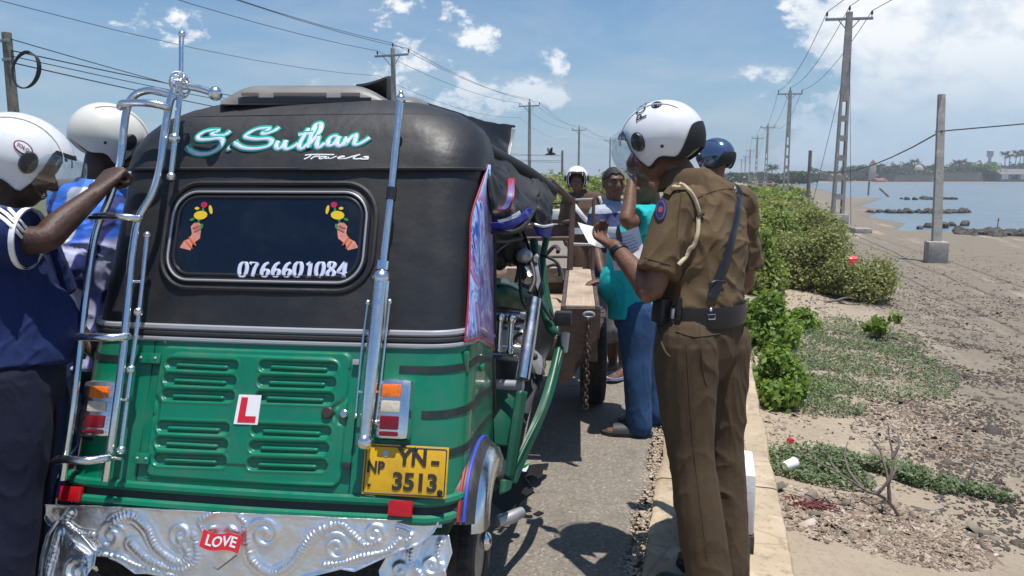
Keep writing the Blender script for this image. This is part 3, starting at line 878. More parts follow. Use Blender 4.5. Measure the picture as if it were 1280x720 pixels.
def lattice_pole(top, w0, w1, arm, label, group, windows=6, ang=0.1, lod=False):
    zb = hz(top.x, top.y); hgt = top.z - zb
    t = empty('power_pole', (top.x, top.y, zb), label, 'power pole', group)
    Mr = Matrix.Rotation(ang, 4, 'Z')
    b = MB(); d0, d1 = w0 * .62, w1 * .62
    zw = hgt * .60                                     # the openings stop here
    wid = lambda z: (w0 + (w1 - w0) * z / hgt, d0 + (d1 - d0) * z / hgt)
    def frustum(z0, z1, x0, x1, x0b, x1b):
        a0 = wid(z0)[1] / 2; a1 = wid(z1)[1] / 2
        vs = [(x0, -a0, z0), (x1, -a0, z0), (x1, a0, z0), (x0, a0, z0), (x0b, -a1, z1), (x1b, -a1, z1), (x1b, a1, z1), (x0b, a1, z1)]
        b.add(vs, [(3, 2, 1, 0), (4, 5, 6, 7), (0, 1, 5, 4), (1, 2, 6, 5), (2, 3, 7, 6), (3, 0, 4, 7)], 0, Mr)
    leg = .24
    for s in (-1, 1):
        a0, a1 = wid(0)[0] / 2, wid(zw)[0] / 2
        xs_ = sorted([s * a0, s * a0 * (1 - 2 * leg)]); xb_ = sorted([s * a1, s * a1 * (1 - 2 * leg)])
        frustum(0, zw, xs_[0], xs_[1], xb_[0], xb_[1])
    wins = [0.06 + .94 * k / windows for k in range(windows + 1)]
    for k in range(windows + 1):
        z0 = zw * (wins[k] - .025 if k else 0); z1 = zw * (wins[k] + .02) if k < windows else zw
        a0, a1 = wid(z0)[0] / 2 * (1 - 2 * leg) + .002, wid(z1)[0] / 2 * (1 - 2 * leg) + .002
        frustum(z0, z1, -a0, a0, -a1, a1)
    a0, a1 = wid(zw)[0] / 2, w1 / 2
    frustum(zw + .002, hgt, -a0, a0, -a1, a1)
    b.build('shaft', M_CONC, t)
    b = MB(); b.box((0, 0, hgt - .30), (arm, .10, .12), Mr, .012); b.build('crossarm', M_STEEL, t)
    b = MB()
    for s in (-1, 1): b.tube([Mr @ Vector((s * arm * .22, 0, hgt - .35)), Mr @ Vector((s * w1 * .4, 0, hgt - .75))], .022, 6)
    b.build('brace', M_STEEL, t)
    for x, z in ((-arm * .47, hgt - .24), (0, hgt - .01), (arm * .47, hgt - .24)): insulator(t, x, z, ang)
    b = MB(); b.box((0, 0, .12), (w0 * 1.5, w0 * 1.4, .62), Mr, .03); b.build('footing', M_CONC, t)
    Wt = Matrix.Translation((top.x, top.y, zb)) @ Mr
    return [Wt @ Vector((x, 0, z)) for x, z in ((-arm * .47, hgt + .03), (0, hgt + .26), (arm * .47, hgt + .03))]

def round_pole(top, r0, r1, arm, label, group, ang=-.1, name='power_pole', mtl=None):
    zb = hz(top.x, top.y) if top.x > .4 or top.x < -7.6 else -.12
    hgt = top.z - zb
    t = empty(name, (top.x, top.y, zb), label, 'power pole' if arm else 'utility pole', group)
    b = MB(); b.lathe([(r0, 0), (r0 * .75 + r1 * .25, hgt * .25), ((r0 + r1) / 2, hgt * .5), (r1, hgt - .02), (r1 * .8, hgt), (0, hgt)], n=14); b.build('shaft', mtl or M_CONC, t)
    if not arm: return [Vector((top.x, top.y, top.z - .3))]
    Mr = Matrix.Rotation(ang, 4, 'Z')
    b = MB(); b.box((0, -r1 - .05, hgt - .42), (arm, .09, .11), Mr, .01); b.build('crossarm', M_STEEL, t)
    b = MB()
    for s in (-1, 1): b.tube([Mr @ Vector((s * arm * .25, -r1 - .05, hgt - .46)), Mr @ Vector((s * r1 * .9, -r1 * .5, hgt - .95))], .02, 6)
    b.build('brace', M_STEEL, t)
    out = []
    for x, z in ((-arm * .47, hgt - .37), (0, hgt - .01), (arm * .47, hgt - .37)):
        insulator(t, x, z, ang)
        out.append(Matrix.Translation((top.x, top.y, zb)) @ Mr @ Vector((x, 0, z + .27)))
    return out

def wire(name, pts, sag, label, cat='wire', r=.012, group=None, mtl=None, hang=None):
    b = MB(); allp = []
    for k in range(len(pts) - 1):
        a, c = V3(pts[k]), V3(pts[k + 1]); s = sag * ((c - a).length / 33) ** 2
        for q in range(10 if k < len(pts) - 2 else 11):
            u = q / 10; allp.append(a.lerp(c, u) - Vector((0, 0, 4 * s * u * (1 - u))))
    b.tube(allp, r, 5)
    o = b.build(name, mtl or M_WIRE); return tag(o, label, cat, group)

# shore side line
RP = [(1062, 15, .56, .26), (988, 113, .5, .25), (960, 157, .5, .25), (947, 171, .5, .25), (938, 187, .5, .25), (932, 195, .5, .25), (927, 199, .5, .25)]
labels = ['nearest concrete lattice pole with crossarm on the shore, tall above the bushes', 'second concrete lattice pole of the shore line', 'third lattice pole of the shore line, thin above the bushes'] + ['far lattice pole of the shore line near the horizon'] * 4
ends = [[Vector((5.6, .2, 9.3)), Vector((6.55, .2, 9.55)), Vector((7.5, .2, 9.3))]]
ZT = 8.9
for k, (px, py, w0, w1) in enumerate(RP):
    ends.append(lattice_pole(solve_top(px, py, ZT), w0, w1, 2.05, labels[k], 'shore side power poles', 6))
for j in range(3):
    wire('power_line', [e[j] for e in ends], .75, ['left hand wire strung along the shore side poles', 'middle wire strung along the shore side poles', 'right hand wire strung along the shore side poles'][j], 'wire', .016, 'shore side wires')
# stays of the nearest pole
top1 = solve_top(1062, 15, ZT); zb1 = hz(top1.x, top1.y)
wire('stay_wire', [Vector((top1.x + .12, top1.y - .1, ZT - 2.2)), Vector((top1.x + .35, top1.y - 1.6, zb1))], 0, 'straight stay wire running down right of the nearest lattice pole', 'wire', .012)
wire('stay_wire', [Vector((top1.x - .12, top1.y + .1, ZT - 3.0)), Vector((top1.x - 1.1, top1.y + 1.5, zb1))], 0, 'straight stay wire running down left of the nearest lattice pole', 'wire', .012)
c = gt(1076, 291); b = MB(); b.box((0, 0, .06), (.62, .6, .24), Matrix.Rotation(.2, 4, 'Z'), .02); o = b.build('anchor_block', M_CONC); o.location = c; tag(o, 'flat concrete anchor block beside the nearest lattice pole', 'concrete block')

# plain pole on a block, standing on the mud
pb = gt(1169, 328); pt = at(1177, 118, (pb - CAM).dot(FW))
t = empty('utility_pole', (pb.x, pb.y, pb.z), 'plain square concrete pole standing in a block on the mud', 'utility pole')
hgt = pt.z - pb.z; lean = Vector((pt.x - pb.x, pt.y - pb.y, 0))
b = MB(); vs = []
for z, w, s in ((.3, .20, 0), (hgt, .15, 1)):
    for q in ((-1, -1), (1, -1), (1, 1), (-1, 1)): vs.append((lean.x * s + q[0] * w / 2, lean.y * s + q[1] * w / 2, z))
b.add(vs, [(3, 2, 1, 0), (4, 5, 6, 7), (0, 1, 5, 4), (1, 2, 6, 5), (2, 3, 7, 6), (3, 0, 4, 7)])
b.build('shaft', M_CONC, t)
b = MB(); b.box((0, 0, .24), (.47, .46, .58), None, .05); b.build('footing', M_CONC, t)
b = MB(); b.box((lean.x * .78, lean.y * .78 - .0, hgt * .78), (.19, .19, .05), None, .004); b.build('clamp', M_STEEL, t)
hook = Vector((pb.x + lean.x * .78, pb.y + lean.y * .78 - .1, pb.z + hgt * .78))
far1 = at(1012, 208, 46)
wire('cable', [far1, hook], .9, 'single drooping cable from the thin distant pole to the block footed pole', 'cable', .02)
wire('cable', [hook, at(1290, 154, 20)], .15, 'single cable leaving the block footed pole to the right', 'cable', .017)
# thin pole beyond the bushes
round_pole(Vector((far1.x, far1.y, at(1008, 188, 46).z)), .12, .10, 0, 'thin dark pole without crossarm beyond the bushes', None, name='utility_pole', mtl=M_WOODP)
q = gnd(1085, 244, WATER_Z); b = MB(); b.tube([(0, 0, -.4), (.05, 0, 1.9)], .10, 8); o = b.build('mooring_post', M_WOODP); o.location = q; tag(o, 'dark mooring post standing alone in the shallows', 'post')
q = gnd(1109, 246, WATER_Z); b = MB(); b.tube([(-.9, 0, 1.0), (.4, 0, -.2)], .12, 8); o = b.build('leaning_post', M_WOODP); o.location = q; tag(o, 'leaning stub of a post in the shallows', 'post')
q = gnd(1246, 291, WATER_Z); b = MB(); b.tube([(0, 0, -.1), (.02, 0, .62)], .02, 6); b.tube([(-.06, 0, .5), (.08, 0, .52)], .012, 5); o = b.build('marker_stick', M_WOODP); o.location = q; tag(o, 'thin marker stick standing among the boulders at the water', 'stick')

# line on the other side of the road
LP = [(491, 60, 8.6), (662, 127, 8.6), (724, 159, 8.6), (763, 173, 8.6), (789, 183, 8.6)]
lab = ['nearest crossarm pole of the line across the road, rising behind the rickshaw roof', 'second crossarm pole across the road, above the torn roof flap', 'third crossarm pole across the road, above the helmeted officer by the trailer', 'fourth crossarm pole across the road, left of the big white helmet', 'far crossarm pole across the road behind the helmet']
ends = []
for k, (px, py, zt) in enumerate(LP):
    ends.append(round_pole(solve_top(px, py, zt), .19, .12, 2.1, lab[k], 'power poles across the road', ang=-.12))
d0 = ends[0][1] - ends[1][1]; prev = [e + d0 * 1.25 for e in ends[0]]
for j in range(3):
    wire('power_line', [prev[j]] + [e[j] for e in ends], .55, ['left hand wire of the line across the road', 'middle wire of the line across the road', 'right hand wire of the line across the road'][j], 'wire', .013, 'wires across the road')
low = [e[0] - Vector((0, 0, 1.35)) for e in ends]
wire('power_line', [prev[0] - Vector((0, 0, 1.35))] + low, .7, 'lower fourth wire of the line across the road', 'wire', .01, 'wires across the road')

# weathered pole at the far left with a coil of cable
d = 21.0; wt_ = at(8, 40, d); zb = -.4
t = empty('utility_pole', (wt_.x, wt_.y, zb), 'weathered wooden pole with a hanging cable coil at the far left', 'utility pole')
hgt = wt_.z - zb
b = MB(); b.lathe([(.17, 0), (.15, hgt * .5), (.125, hgt - .02), (.1, hgt), (0, hgt)], n=12); b.build('shaft', M_WOODP, t)
for zb_ in (.25, .75): b = MB(); b.box((.05, -.13, hgt - zb_), (.27, .05, .08), None, .008); b.build('bracket', M_STEEL, t)
wtop = Vector((wt_.x + .12, wt_.y - .15, wt_.z))
ctr = at(31, 87, d - .15)
b = MB()
for k in range(4):
    ex = .34 + .012 * k; ez = .49 - .008 * k
    b.tube([ctr + RT * (math.cos(a) * ex) + Vector((0, 0, math.sin(a) * ez)) + FW * (.03 * k) + RT * (.10 * math.sin(a)) for a in [q * 2 * math.pi / 40 for q in range(40)]], .018, 6, closed=True)
o = b.build('cable_coil', M_WIRE); tag(o, 'black coil of spare cable hanging beside the weathered pole', 'cable coil')
for j, (y0, y1) in enumerate(((49, 128), (63, 122), (70, 130), (78, 140))):
    a = at(14, y0, d); e1 = at(292, y1 - 2, 34); e2 = at(560, [188, 196, 190, 197][j], 62); e3 = at(702, [194, 201, 195, 203][j], 78)
    wire('service_cable', [a, e1, e2, e3], .22, ['top cable leaving the weathered pole', 'second cable leaving the weathered pole', 'third cable leaving the weathered pole', 'lowest cable leaving the weathered pole'][j], 'cable', .014 + .004 * (j % 2), 'service cables')
round_pole(Vector((*at(703, 188, 78).xy, at(703, 188, 78).z)), .13, .11, 0, 'plain short pole between the crossarm poles across the road', None, name='utility_pole', mtl=M_WOODP)
for px, top, dd in ((755, 214, 120), (806, 205, 150)):
    p_ = at(px, top, dd); round_pole(p_, .14, .12, 0, 'tiny plain pole above the far hedge', 'tiny plain poles above the hedge', name='utility_pole', mtl=M_WOODP)

# a crow in flight
M_CROW = mat('crow_feathers', (.012, .012, .014), .6)
p = at(688, 193, 26); t = empty('bird', p, 'black crow in flight left of the helmeted officer', 'bird')
b = MB(); b.tube(cr([(-.20, 0, -.02), (-.13, 0, 0), (0, 0, .02), (.1, 0, .02), (.16, 0, .015), (.2, 0, .0)], 3), [.012, .018, .022, .028, .036, .044, .05, .052, .05, .046, .04, .034, .03, .022, .012, .006], 8, Matrix.Rotation(.6, 4, 'Z')); b.build('body', M_CROW, t)
for s in (-1, 1):
    b = MB(); P = []
    for i in range(6):
        u = i / 5; sp = .30 * u; up_ = .26 * u - .06 * u * u
        ch = .13 * (1 - .55 * u * u)
        P.append([(.06 - ch * q - .05 * u, s * (.03 + sp * .5), .02 + up_) for q in (0, .5, 1)])
    b.sheet(P, .006, M=Matrix.Rotation(.6, 4, 'Z')); b.build('wing', M_CROW, t)

# ------------------------------------------------------------------ far shore
M_BANK = mat('far_bank', (.20, .175, .13), .9, var=.25, vscale=.05)
DF = 330.0
def far(px, py, d=DF): return at(px, py, d)
MB().grid([[(far(px, 231.3, DF - 12 + o_).x, far(px, 231.3, DF - 12 + o_).y, z) for o_, z in ((0, WATER_Z - .3), (4, WATER_Z + .35), (14, WATER_Z + .5), (40, -.1), (400, -.1))] for px in range(880, 1700, 10)]).build('far_bank', M_BANK, kind='structure')
def far_block(name, px0, px1, top, label, cat, m, d=DF, depth=12, bottom=231, battl=0.0, parts=None):
    a = far(px0, bottom, d); b2 = far(px1, bottom, d); z1 = far(px0, top, d).z
    u = (b2 - a); u.z = 0; L = u.length; u.normalize(); n = Vector((-u.y, u.x, 0))
    mid = (a + b2) / 2; M = Matrix(((u.x, n.x, 0, 0), (u.y, n.y, 0, 0), (0, 0, 1, 0), (0, 0, 0, 1)))
    t = empty(name, (mid.x, mid.y, -.2), label, cat)
    h = z1 + .2
    b = MB()
    vs = [(-L / 2, 0, 0), (L / 2, 0, 0), (L / 2, depth, 0), (-L / 2, depth, 0), (-L / 2 + .4, h * .1, h), (L / 2 - .4, h * .1, h), (L / 2 - .4, depth, h), (-L / 2 + .4, depth, h)]
    b.add(vs, [(3, 2, 1, 0), (4, 5, 6, 7), (0, 1, 5, 4), (1, 2, 6, 5), (2, 3, 7, 6), (3, 0, 4, 7)], 0, M)
    b.build('wall', m, t)
    return t, M, L, h
t, M, L, h = far_block('fort_wall', 1117, 1174, 219.5, 'long weathered fort rampart on the far shore, left section', 'fort wall', M_FORT)
b = MB(); b.box((0, .9, h + .25), (L * .97, .9, .5), M); b.build('parapet', M_FORT, t)
t, M, L, h = far_block('fort_wall', 1175, 1228, 216.5, 'darker taller fort rampart on the far shore, right section', 'fort wall', M_FORT, d=DF + 3)
b = MB(); b.box((0, 1.1, h + .3), (L * .98, .9, .6), M); b.build('parapet', M_FORT, t)
M_PLAST = mat('old_plaster', (.42, .36, .28), .85, var=.2, vscale=.4); M_TILE = mat('roof_tile', (.24, .09, .055), .8, var=.3, vscale=1.0)
M_SHED = mat('shed_sheet', (.2, .2, .2), .6, var=.25, vscale=.5)
# domed lookout on the rampart
p = far(1148, 219, DF + 4); t = empty('lookout_turret', p, 'small domed lookout turret on the fort rampart', 'turret')
for a in range(4):
    b = MB(); b.box((math.cos(a * math.pi / 2 + .7) * 1.3, math.sin(a * math.pi / 2 + .7) * 1.3, 1.0), (.5, .5, 2.6)); b.build('pillar', M_PLAST, t)
b = MB(); b.lathe([(2.0, 2.2), (2.0, 2.5), (1.8, 2.55), (1.75, 3.2), (1.2, 4.0), (.5, 4.4), (0, 4.5)], n=16); b.build('dome', M_PLAST, t)
p = far(1090, 222, DF + 14); t = empty('bell_tower', (p.x, p.y, 0), 'slim pinkish tower rising from the far trees', 'tower')
b = MB(); b.box((0, 0, 3.5), (2.6, 2.6, 8.2), None, .1); b.build('shaft', M_PLAST, t); b = MB(); b.lathe([(1.5, 7.6), (1.5, 7.9), (0, 9.6)], n=4, M=Matrix.Rotation(.78, 4, 'Z')); b.build('spire', M_TILE, t)
p = far(1236, 213, DF + 90); t = empty('water_tower', (p.x, p.y, 0), 'pale water tower far behind the round bright tree', 'water tower')
b = MB(); b.lathe([(.9, 0), (.8, 12.0), (1.5, 13), (1.7, 13.4), (1.7, 16), (1.3, 16.4), (0, 16.6)], n=12); b.build('shaft', mat('pale_tower', (.42, .45, .5), .8), t)
t, M, L, h = far_block('boat_shed', 1250, 1300, 218, 'low grey shed with open bays at the right end of the far shore', 'shed', M_SHED)
b = MB(); vs = [(-L / 2 - .6, -1, h), (L / 2 + .6, -1, h), (L / 2 + .6, 13, h), (-L / 2 - .6, 13, h), (-L / 2 - .6, 6, h + 2.4), (L / 2 + .6, 6, h + 2.4)]
b.add(vs, [(0, 1, 5, 4), (2, 3, 4, 5), (0, 4, 3), (1, 2, 5), (3, 2, 1, 0)], 0, M); b.build('roof', mat('shed_roof', (.16, .15, .15), .7), t)
for k in range(4):
    b = MB(); b.box((-L / 2 + 2 + k * L / 4.2, .35, 1.6), (L / 6, .5, 3.0), M); b.build('bay', M_BPAINT if k % 2 else M_WPAINT, t)
def far_house(px0, px1, wall_top, roof_top, label, wm, d):
    t, M, L, h = far_block('house', px0, px1, wall_top, label, 'house', wm, d=d, depth=7)
    zt = far(px0, roof_top, d).z + .2
    b = MB(); vs = [(-L / 2 - .4, -.6, h - .1), (L / 2 + .4, -.6, h - .1), (L / 2 + .4, 7.6, h - .1), (-L / 2 - .4, 7.6, h - .1), (-L / 2 - .4, 3.5, zt), (L / 2 + .4, 3.5, zt)]
    b.add(vs, [(0, 1, 5, 4), (2, 3, 4, 5), (0, 4, 3), (1, 2, 5), (3, 2, 1, 0)], 0, M); b.build('roof', M_TILE, t)
    for s in (-.25, .25):
        b = MB(); b.box((L * s, .2, h * .5), (1.1, .3, 1.2), M); b.build('window', M_BPAINT, t)
far_house(1042, 1058, 221, 217, 'red tiled house among the far trees left of the fort', M_PLAST, DF + 10)
far_house(1098, 1108, 226, 222.5, 'tiny red roofed hut on the far bank before the fort', M_PLAST, DF - 2)
far_house(945, 968, 229, 226.5, 'low white walled building beyond the roadside bushes', M_WPAINT, 190)

# far trees: crowns of big leaf clumps, palms with feathered fronds
def far_tree(px, top, d, w, kind, seed, label, group, name='tree', n=560):
    p = at(px, top, d); hgt = max(p.z, 2.5); rr = random.Random(seed)
    t = empty(name, (p.x, p.y, 0), label, 'tree', group)
    bl = []
    for k in range(8):
        a = rr.uniform(0, 6.28); q = rr.random() ** .6
        s = rr.uniform(.22, .34)
        bl.append((math.cos(a) * q * w * .34, math.sin(a) * q * w * .34, hgt * rr.uniform(.18, .80), s * w, s * w, s * hgt * .75))
    bl.append((0, 0, hgt * .86, w * .2, w * .2, hgt * .14))
    v, f = leaf_cloud(bl, n, .5 + w * .03, seed, 1.4, .3); mesh_np('crown', v, f, LEAF[kind], t)
    b = MB(); b.tube([(0, 0, -.3), (.1, 0, hgt * .3), (-.1, .1, hgt * .65)], [.3, .22, .12], 6)
    for k in range(4):
        q = bl[k]; b.tube([(0, 0, hgt * .3), (q[0], q[1], q[2])], [.14, .05], 5)
    b.build('trunk', M_TWIG, t)
def palm(px, top, d, seed, label, group='far palms'):
    p = at(px, top, d); hgt = p.z - .8; rr = random.Random(seed)
    t = empty('palm_tree', (p.x, p.y, 0), label, 'palm', group)
    lx = rr.uniform(-.8, .8)
    b = MB(); b.tube(cr([(0, 0, 0), (lx * .3, 0, hgt * .4), (lx, 0, hgt)], 3), [.22, .2, .19, .18, .17, .16, .15], 7); b.build('trunk', M_TWIG, t)
    V = []; Fc = []
    for k in range(26):
        a = k * 2.399 + rr.uniform(-.2, .2); el = rr.uniform(-.45, 1.35); L = rr.uniform(2.2, 3.0)
        for s in range(9):
            u = (s + .5) / 9; r_ = L * u * math.cos(el * .7); z_ = hgt + L * (u * math.sin(el) - .45 * u * u)
            c = Vector((lx + math.cos(a) * r_, math.sin(a) * r_, z_)); tn = Vector((-math.sin(a), math.cos(a), 0))
            ln = .85 * math.sin(math.pi * min(.95, u + .12)) + .15
            for sd_ in (-1, 1):
                o_ = Vector((math.cos(a) * .25, math.sin(a) * .25, -.35 * ln))
                q = [c, c + Vector((math.cos(a), math.sin(a), 0)) * .45, c + tn * sd_ * ln + o_]
                b0 = len(V); V += [tuple(x) for x in q]; Fc.append((b0, b0 + 1, b0 + 2))
    mesh_np('crown', np.array(V), np.array(Fc), LEAF['far'], t)
rr = random.Random(77)
for k in range(46):
    px = 1000 + k * 6.6 + rr.uniform(-2, 2)
    if 1112 < px < 1232: top = rr.uniform(203, 212)
    elif px < 1060: top = rr.uniform(213, 220)
    elif px > 1255: top = rr.uniform(203, 212)
    else: top = rr.uniform(206, 215)
    far_tree(px, top, DF + rr.uniform(22, 60), rr.uniform(10, 16), 'far', 500 + k, 'dark tree in the belt of far trees across the water', 'far tree belt')
far_tree(1241, 203, DF + 6, 15, 'farlight', 611, 'round pale green tree between fort and shed on the far shore', None, n=1300)
far_tree(1288, 212, DF + 6, 12, 'farlight', 612, 'pale green bushy tree above the far shed', None, n=700)
for k, (px, top) in enumerate([(1019, 211), (1075, 207), (1085, 209), (1101, 205), (1118, 206), (1131, 204), (1143, 199), (1152, 204), (1166, 206), (1196, 201), (1204, 200), (1210, 203), (1258, 190), (1263, 193), (1270, 189), (1276, 191), (1282, 188)]):
    palm(px, top, DF + 18 + (k % 3) * 9, 700 + k, 'feathery palm rising above the far tree belt')
for k in range(16):
    px = 1006 - k * 7.5 + rr.uniform(-2, 2)
    far_tree(px, rr.uniform(214, 221), 235 + rr.uniform(-25, 70), rr.uniform(6, 10), 'far', 640 + k, 'dark tree at the far end of the causeway', 'trees at the end of the causeway')
palm(965, 207, 250, 740, 'lone palm above the trees at the far end of the causeway')
# white guard stones on the far road side
for k, px in enumerate((696, 706, 716, 725, 733)):
    p = at(px, 268, 1.0); p = gnd(px, 274 - k * .4, 0.0)
    b = MB(); b.box((0, 0, .17), (.30, .3, .34), None, .03); o = b.build('guard_stone', M_WPAINT); o.location = p
    tag(o, 'small white guard stone at the roadside behind the trailer', 'guard stone', 'far white guard stones')
# ------------------------------------------------------------------ the crashed auto rickshaw (own frame: x right, y forward, z up)
TROT = YAW - R(8.3)
SL = 0.36                                              # the tail leans forward, nose down after the crash
_c = at(332, 640, 2.40)
_tx = Vector((math.cos(TROT), math.sin(TROT), 0))
TO = Vector((_c.x, _c.y, 0)) - _tx * 0.05
TM = Matrix.Translation(TO) @ Matrix.Rotation(TROT, 4, 'Z')
TI = TM.inverted(); TR3 = TI.to_3x3()
tuk = empty('auto_rickshaw', TO, 'green and black three wheeled auto rickshaw with chrome ladder, its front crushed under the trailer', 'auto rickshaw', rz=TROT)
def L(px, py, d): return TI @ at(px, py, d)
def planeR(px, py, off=0.0):
    o = TI @ CAM; r = TR3 @ ray(px, py)
    t = (SL * (o.z - .5) - off - o.y) / (r.y - SL * r.z)
    return o + r * t
def sideX(px, py, x):
    o = TI @ CAM; r = TR3 @ ray(px, py); return o + r * ((x - o.x) / r.x)
ZS = [.40, 1.0, 1.53, 1.60, 1.65, 1.70, 1.74, 1.77, 1.79, 1.806]
YS = [-.036, .18, .371, .405, .437, .48, .53, .59, .67, .84]
WS = [.665, .662, .645, .64, .625, .585, .52, .43, .31, .02]
CS = [.12, .14, .16, .17, .20, .22, .24, .22, .18, .015]
def yR(z): return float(np.interp(z, ZS, YS))
def wR(z): return float(np.interp(z, ZS, WS))
def cR(z): return float(np.interp(z, ZS, CS))
def surfY(x, z):
    w = wR(z); c = cR(z); ax = min(abs(x), w - 1e-4)
    y = yR(z) - .022 * (1 - (ax / w) ** 2)
    if ax > w - c: y += c - math.sqrt(max(c * c - (ax - (w - c)) ** 2, 0))
    return y
def onR(px, py, off=0.0):
    o = TI @ CAM; r = TR3 @ ray(px, py); p = planeR(px, py, off); t = (p - o).dot(r) / r.dot(r)
    for _ in range(25):
        p = o + r * t
        t += .7 * (surfY(p.x, p.z) - off - p.y) / (r.y - SL * r.z)
    return o + r * t
def outline(z, yl, yr_, off=0.0, n=9):
    """left front end, round the tail, to the right front end"""
    w = wR(z) + off; c = cR(z) + off * .5; out = []
    y0 = surfY(w - cR(z) - off * 0 - 1e-3, z) - off
    for k in range(8): out.append((-w, yl + (y0 + c - yl) * k / 8))
    for k in range(n): a = math.pi * .5 * k / n; out.append((-w + c - c * math.cos(a), y0 + c - c * math.sin(a)))
    m = 14
    for k in range(m + 1):
        x = (-w + c) + 2 * (w - c) * k / m
        out.append((x, y0 - .022 * (1 - (x / w) ** 2) + .022 * (1 - ((w - c) / w) ** 2)))
    for k in range(n): a = math.pi * .5 * (k + 1) / n; out.append((w - c + c * math.sin(a), y0 + c - c * math.cos(a)))
    for k in range(1, 9): out.append((w, y0 + c + (yr_ - y0 - c) * k / 8))
    return out

M_GREEN = mat('green_paint', (.0, .165, .085), .30, var=.10, vscale=3, coat=.5, dirt=(.05, .13, .085), dscale=7, damt=.5)
M_GREEN2 = mat('green_frame', (.003, .075, .04), .4, var=.2, vscale=4, dirt=(.05, .06, .04), dscale=6, damt=.5)
M_VINYL = mat('black_vinyl', (.014, .0145, .017), .48, var=.25, vscale=2.5, bump=.007, bscale=5, dirt=(.045, .042, .040), dscale=2.2, damt=.5)
M_TRIM = mat('grey_trim', (.42, .42, .44), .35, .4)
M_NAVY = mat('dark_tinted_glass', (.003, .007, .018), .10, spec=.5, dirt=(.014, .017, .024), dscale=5, damt=.8)
M_BRIM = mat('black_moulding', (.02, .02, .022), .3)
M_REDR = mat('red_reflector', (.42, .008, .012), .2, var=.15, vscale=60)
M_INT = mat('dark_interior', (.012, .012, .014), .6)

def belt_drop(x, y): return 0.30 * max(0.0, y - .30)
# lower body shell
rows = []
for k in range(12):
    z = .475 + (1.0 - .475) * k / 11
    row = []
    for (x, y) in outline(z, .95, .62): row.append((x, y, z - belt_drop(x, y) * ((z - .475) / .525)))
    rows.append(row)
MB().sheet(rows, .006).build('rear_body', M_GREEN, tuk, angle=30)
# tail rail: two rolled lips with a black groove
def rail(z, r, name, m, off, ya=.62, yb=.40, zs=1.0):
    b = MB(); pts = [(x, y, z) for x, y in outline(z, ya, yb, off)]
    b.tube(pts, r, 8); return b.build(name, m, tuk)
rail(.532, .016, 'tail_rail', M_GREEN, .012)
rail(.482, .016, 'tail_rail', M_GREEN, .010)
P = [[(x, y, z) for x, y in outline(z, .6, .38, .008)] for z in (.492, .522)]
MB().sheet(P, .004).build('tail_groove', M_BLACK, tuk)
# waist trim: grey, black, grey
for z, r, m, nm in ((1.012, .011, M_TRIM, 'waist_trim'), (.992, .009, M_BLACK, 'waist_rubber'), (.975, .008, M_TRIM, 'waist_trim')):
    b = MB(); b.tube([(x, y, z - belt_drop(x, y)) for x, y in outline(z, .9, .62, .006)], r, 7); b.build(nm, m, tuk)
# dark pressed bands that wrap the corners
def band(z, hz_, x0, x1, name='corner_band', m=M_BLACK, off=.0055):
    sel = []
    for zz_ in (z - hz_ / 2, z + hz_ / 2):
        row = []
        for (x, y) in outline(zz_, .6, .60, off):
            if x0 <= x <= x1: row.append((x, y, zz_ - belt_drop(x, y) * ((zz_ - .475) / .525)))
        sel.append(row)
    n = min(len(sel[0]), len(sel[1]))
    MB().sheet([sel[0][-n:], sel[1][-n:]] if x1 > 0.5 else [sel[0][:n], sel[1][:n]], .003).build(name, m, tuk)
M_BAND = mat('band_dark', (.012, .022, .02), .4, dirt=(.05, .05, .045), dscale=9)
for z in (.905, .775, .66):
    band(z, .022, .43 if z > .9 else .53, .70, 'corner_band', M_BAND, .0045); band(z, .022, -.70, -.42 if z > .9 else -.55, 'corner_band', M_BAND, .0045)
# quarter panel detail: rear post seam
b = MB(); b.tube([sideX(617, 447, .668), sideX(618, 520, .668), sideX(618, 600, .665)], .008, 8); b.build('door_post', M_BRIM, tuk)
b = MB(); b.box(tuple(onR(583, 452, .012)), (.016, .03, .07), None, .006); b.build('clip', M_GREEN, tuk)
b = MB(); b.box(tuple(sideX(603, 459, .672)), (.012, .05, .02), None, .004); b.build('clip', M_GREEN, tuk)

# ---- hatch with pressed louvres: one sheet with real relief
def xz(px, py): p = planeR(px, py); return p.x, p.z
def zpx(X_, Y_): return xz(170 + X_ / 3.6, 420 + Y_ / 3.6)
hx0, hx1 = zpx(92, 300)[0], zpx(972, 300)[0]; hz1, hz0 = zpx(500, 46)[1], zpx(500, 655)[1]
nx, nz = 250, 170
gx = np.linspace(hx0 - .02, hx1 + .02, nx); gz = np.linspace(hz0 - .012, hz1 + .012, nz)
GX, GZ = np.meshgrid(gx, gz)
def rrect(GX, GZ, x0, x1, z0, z1, r):
    dx = np.maximum(np.maximum(x0 + r - GX, GX - (x1 - r)), 0); dz = np.maximum(np.maximum(z0 + r - GZ, GZ - (z1 - r)), 0)
    ins = np.minimum(np.minimum(GX - x0, x1 - GX), np.minimum(GZ - z0, z1 - GZ))
    return np.where((dx > 0) & (dz > 0), r - np.hypot(dx, dz), ins)
def sstep(a, lo, hi): t = np.clip((a - lo) / (hi - lo), 0, 1); return t * t * (3 - 2 * t)
h = .011 * sstep(rrect(GX, GZ, hx0, hx1, hz0, hz1, .035), 0, .012)
h += .004 * sstep(rrect(GX, GZ, hx0 + .03, hx1 - .03, hz0 + .05, hz1 - .02, .05), 0, .01)
def seg(GX, GZ, a, b):
    ax, az = a; bx, bz = b; t = np.clip(((GX - ax) * (bx - ax) + (GZ - az) * (bz - az)) / ((bx - ax) ** 2 + (bz - az) ** 2), 0, 1)
    return np.hypot(GX - ax - t * (bx - ax), GZ - az - t * (bz - az))
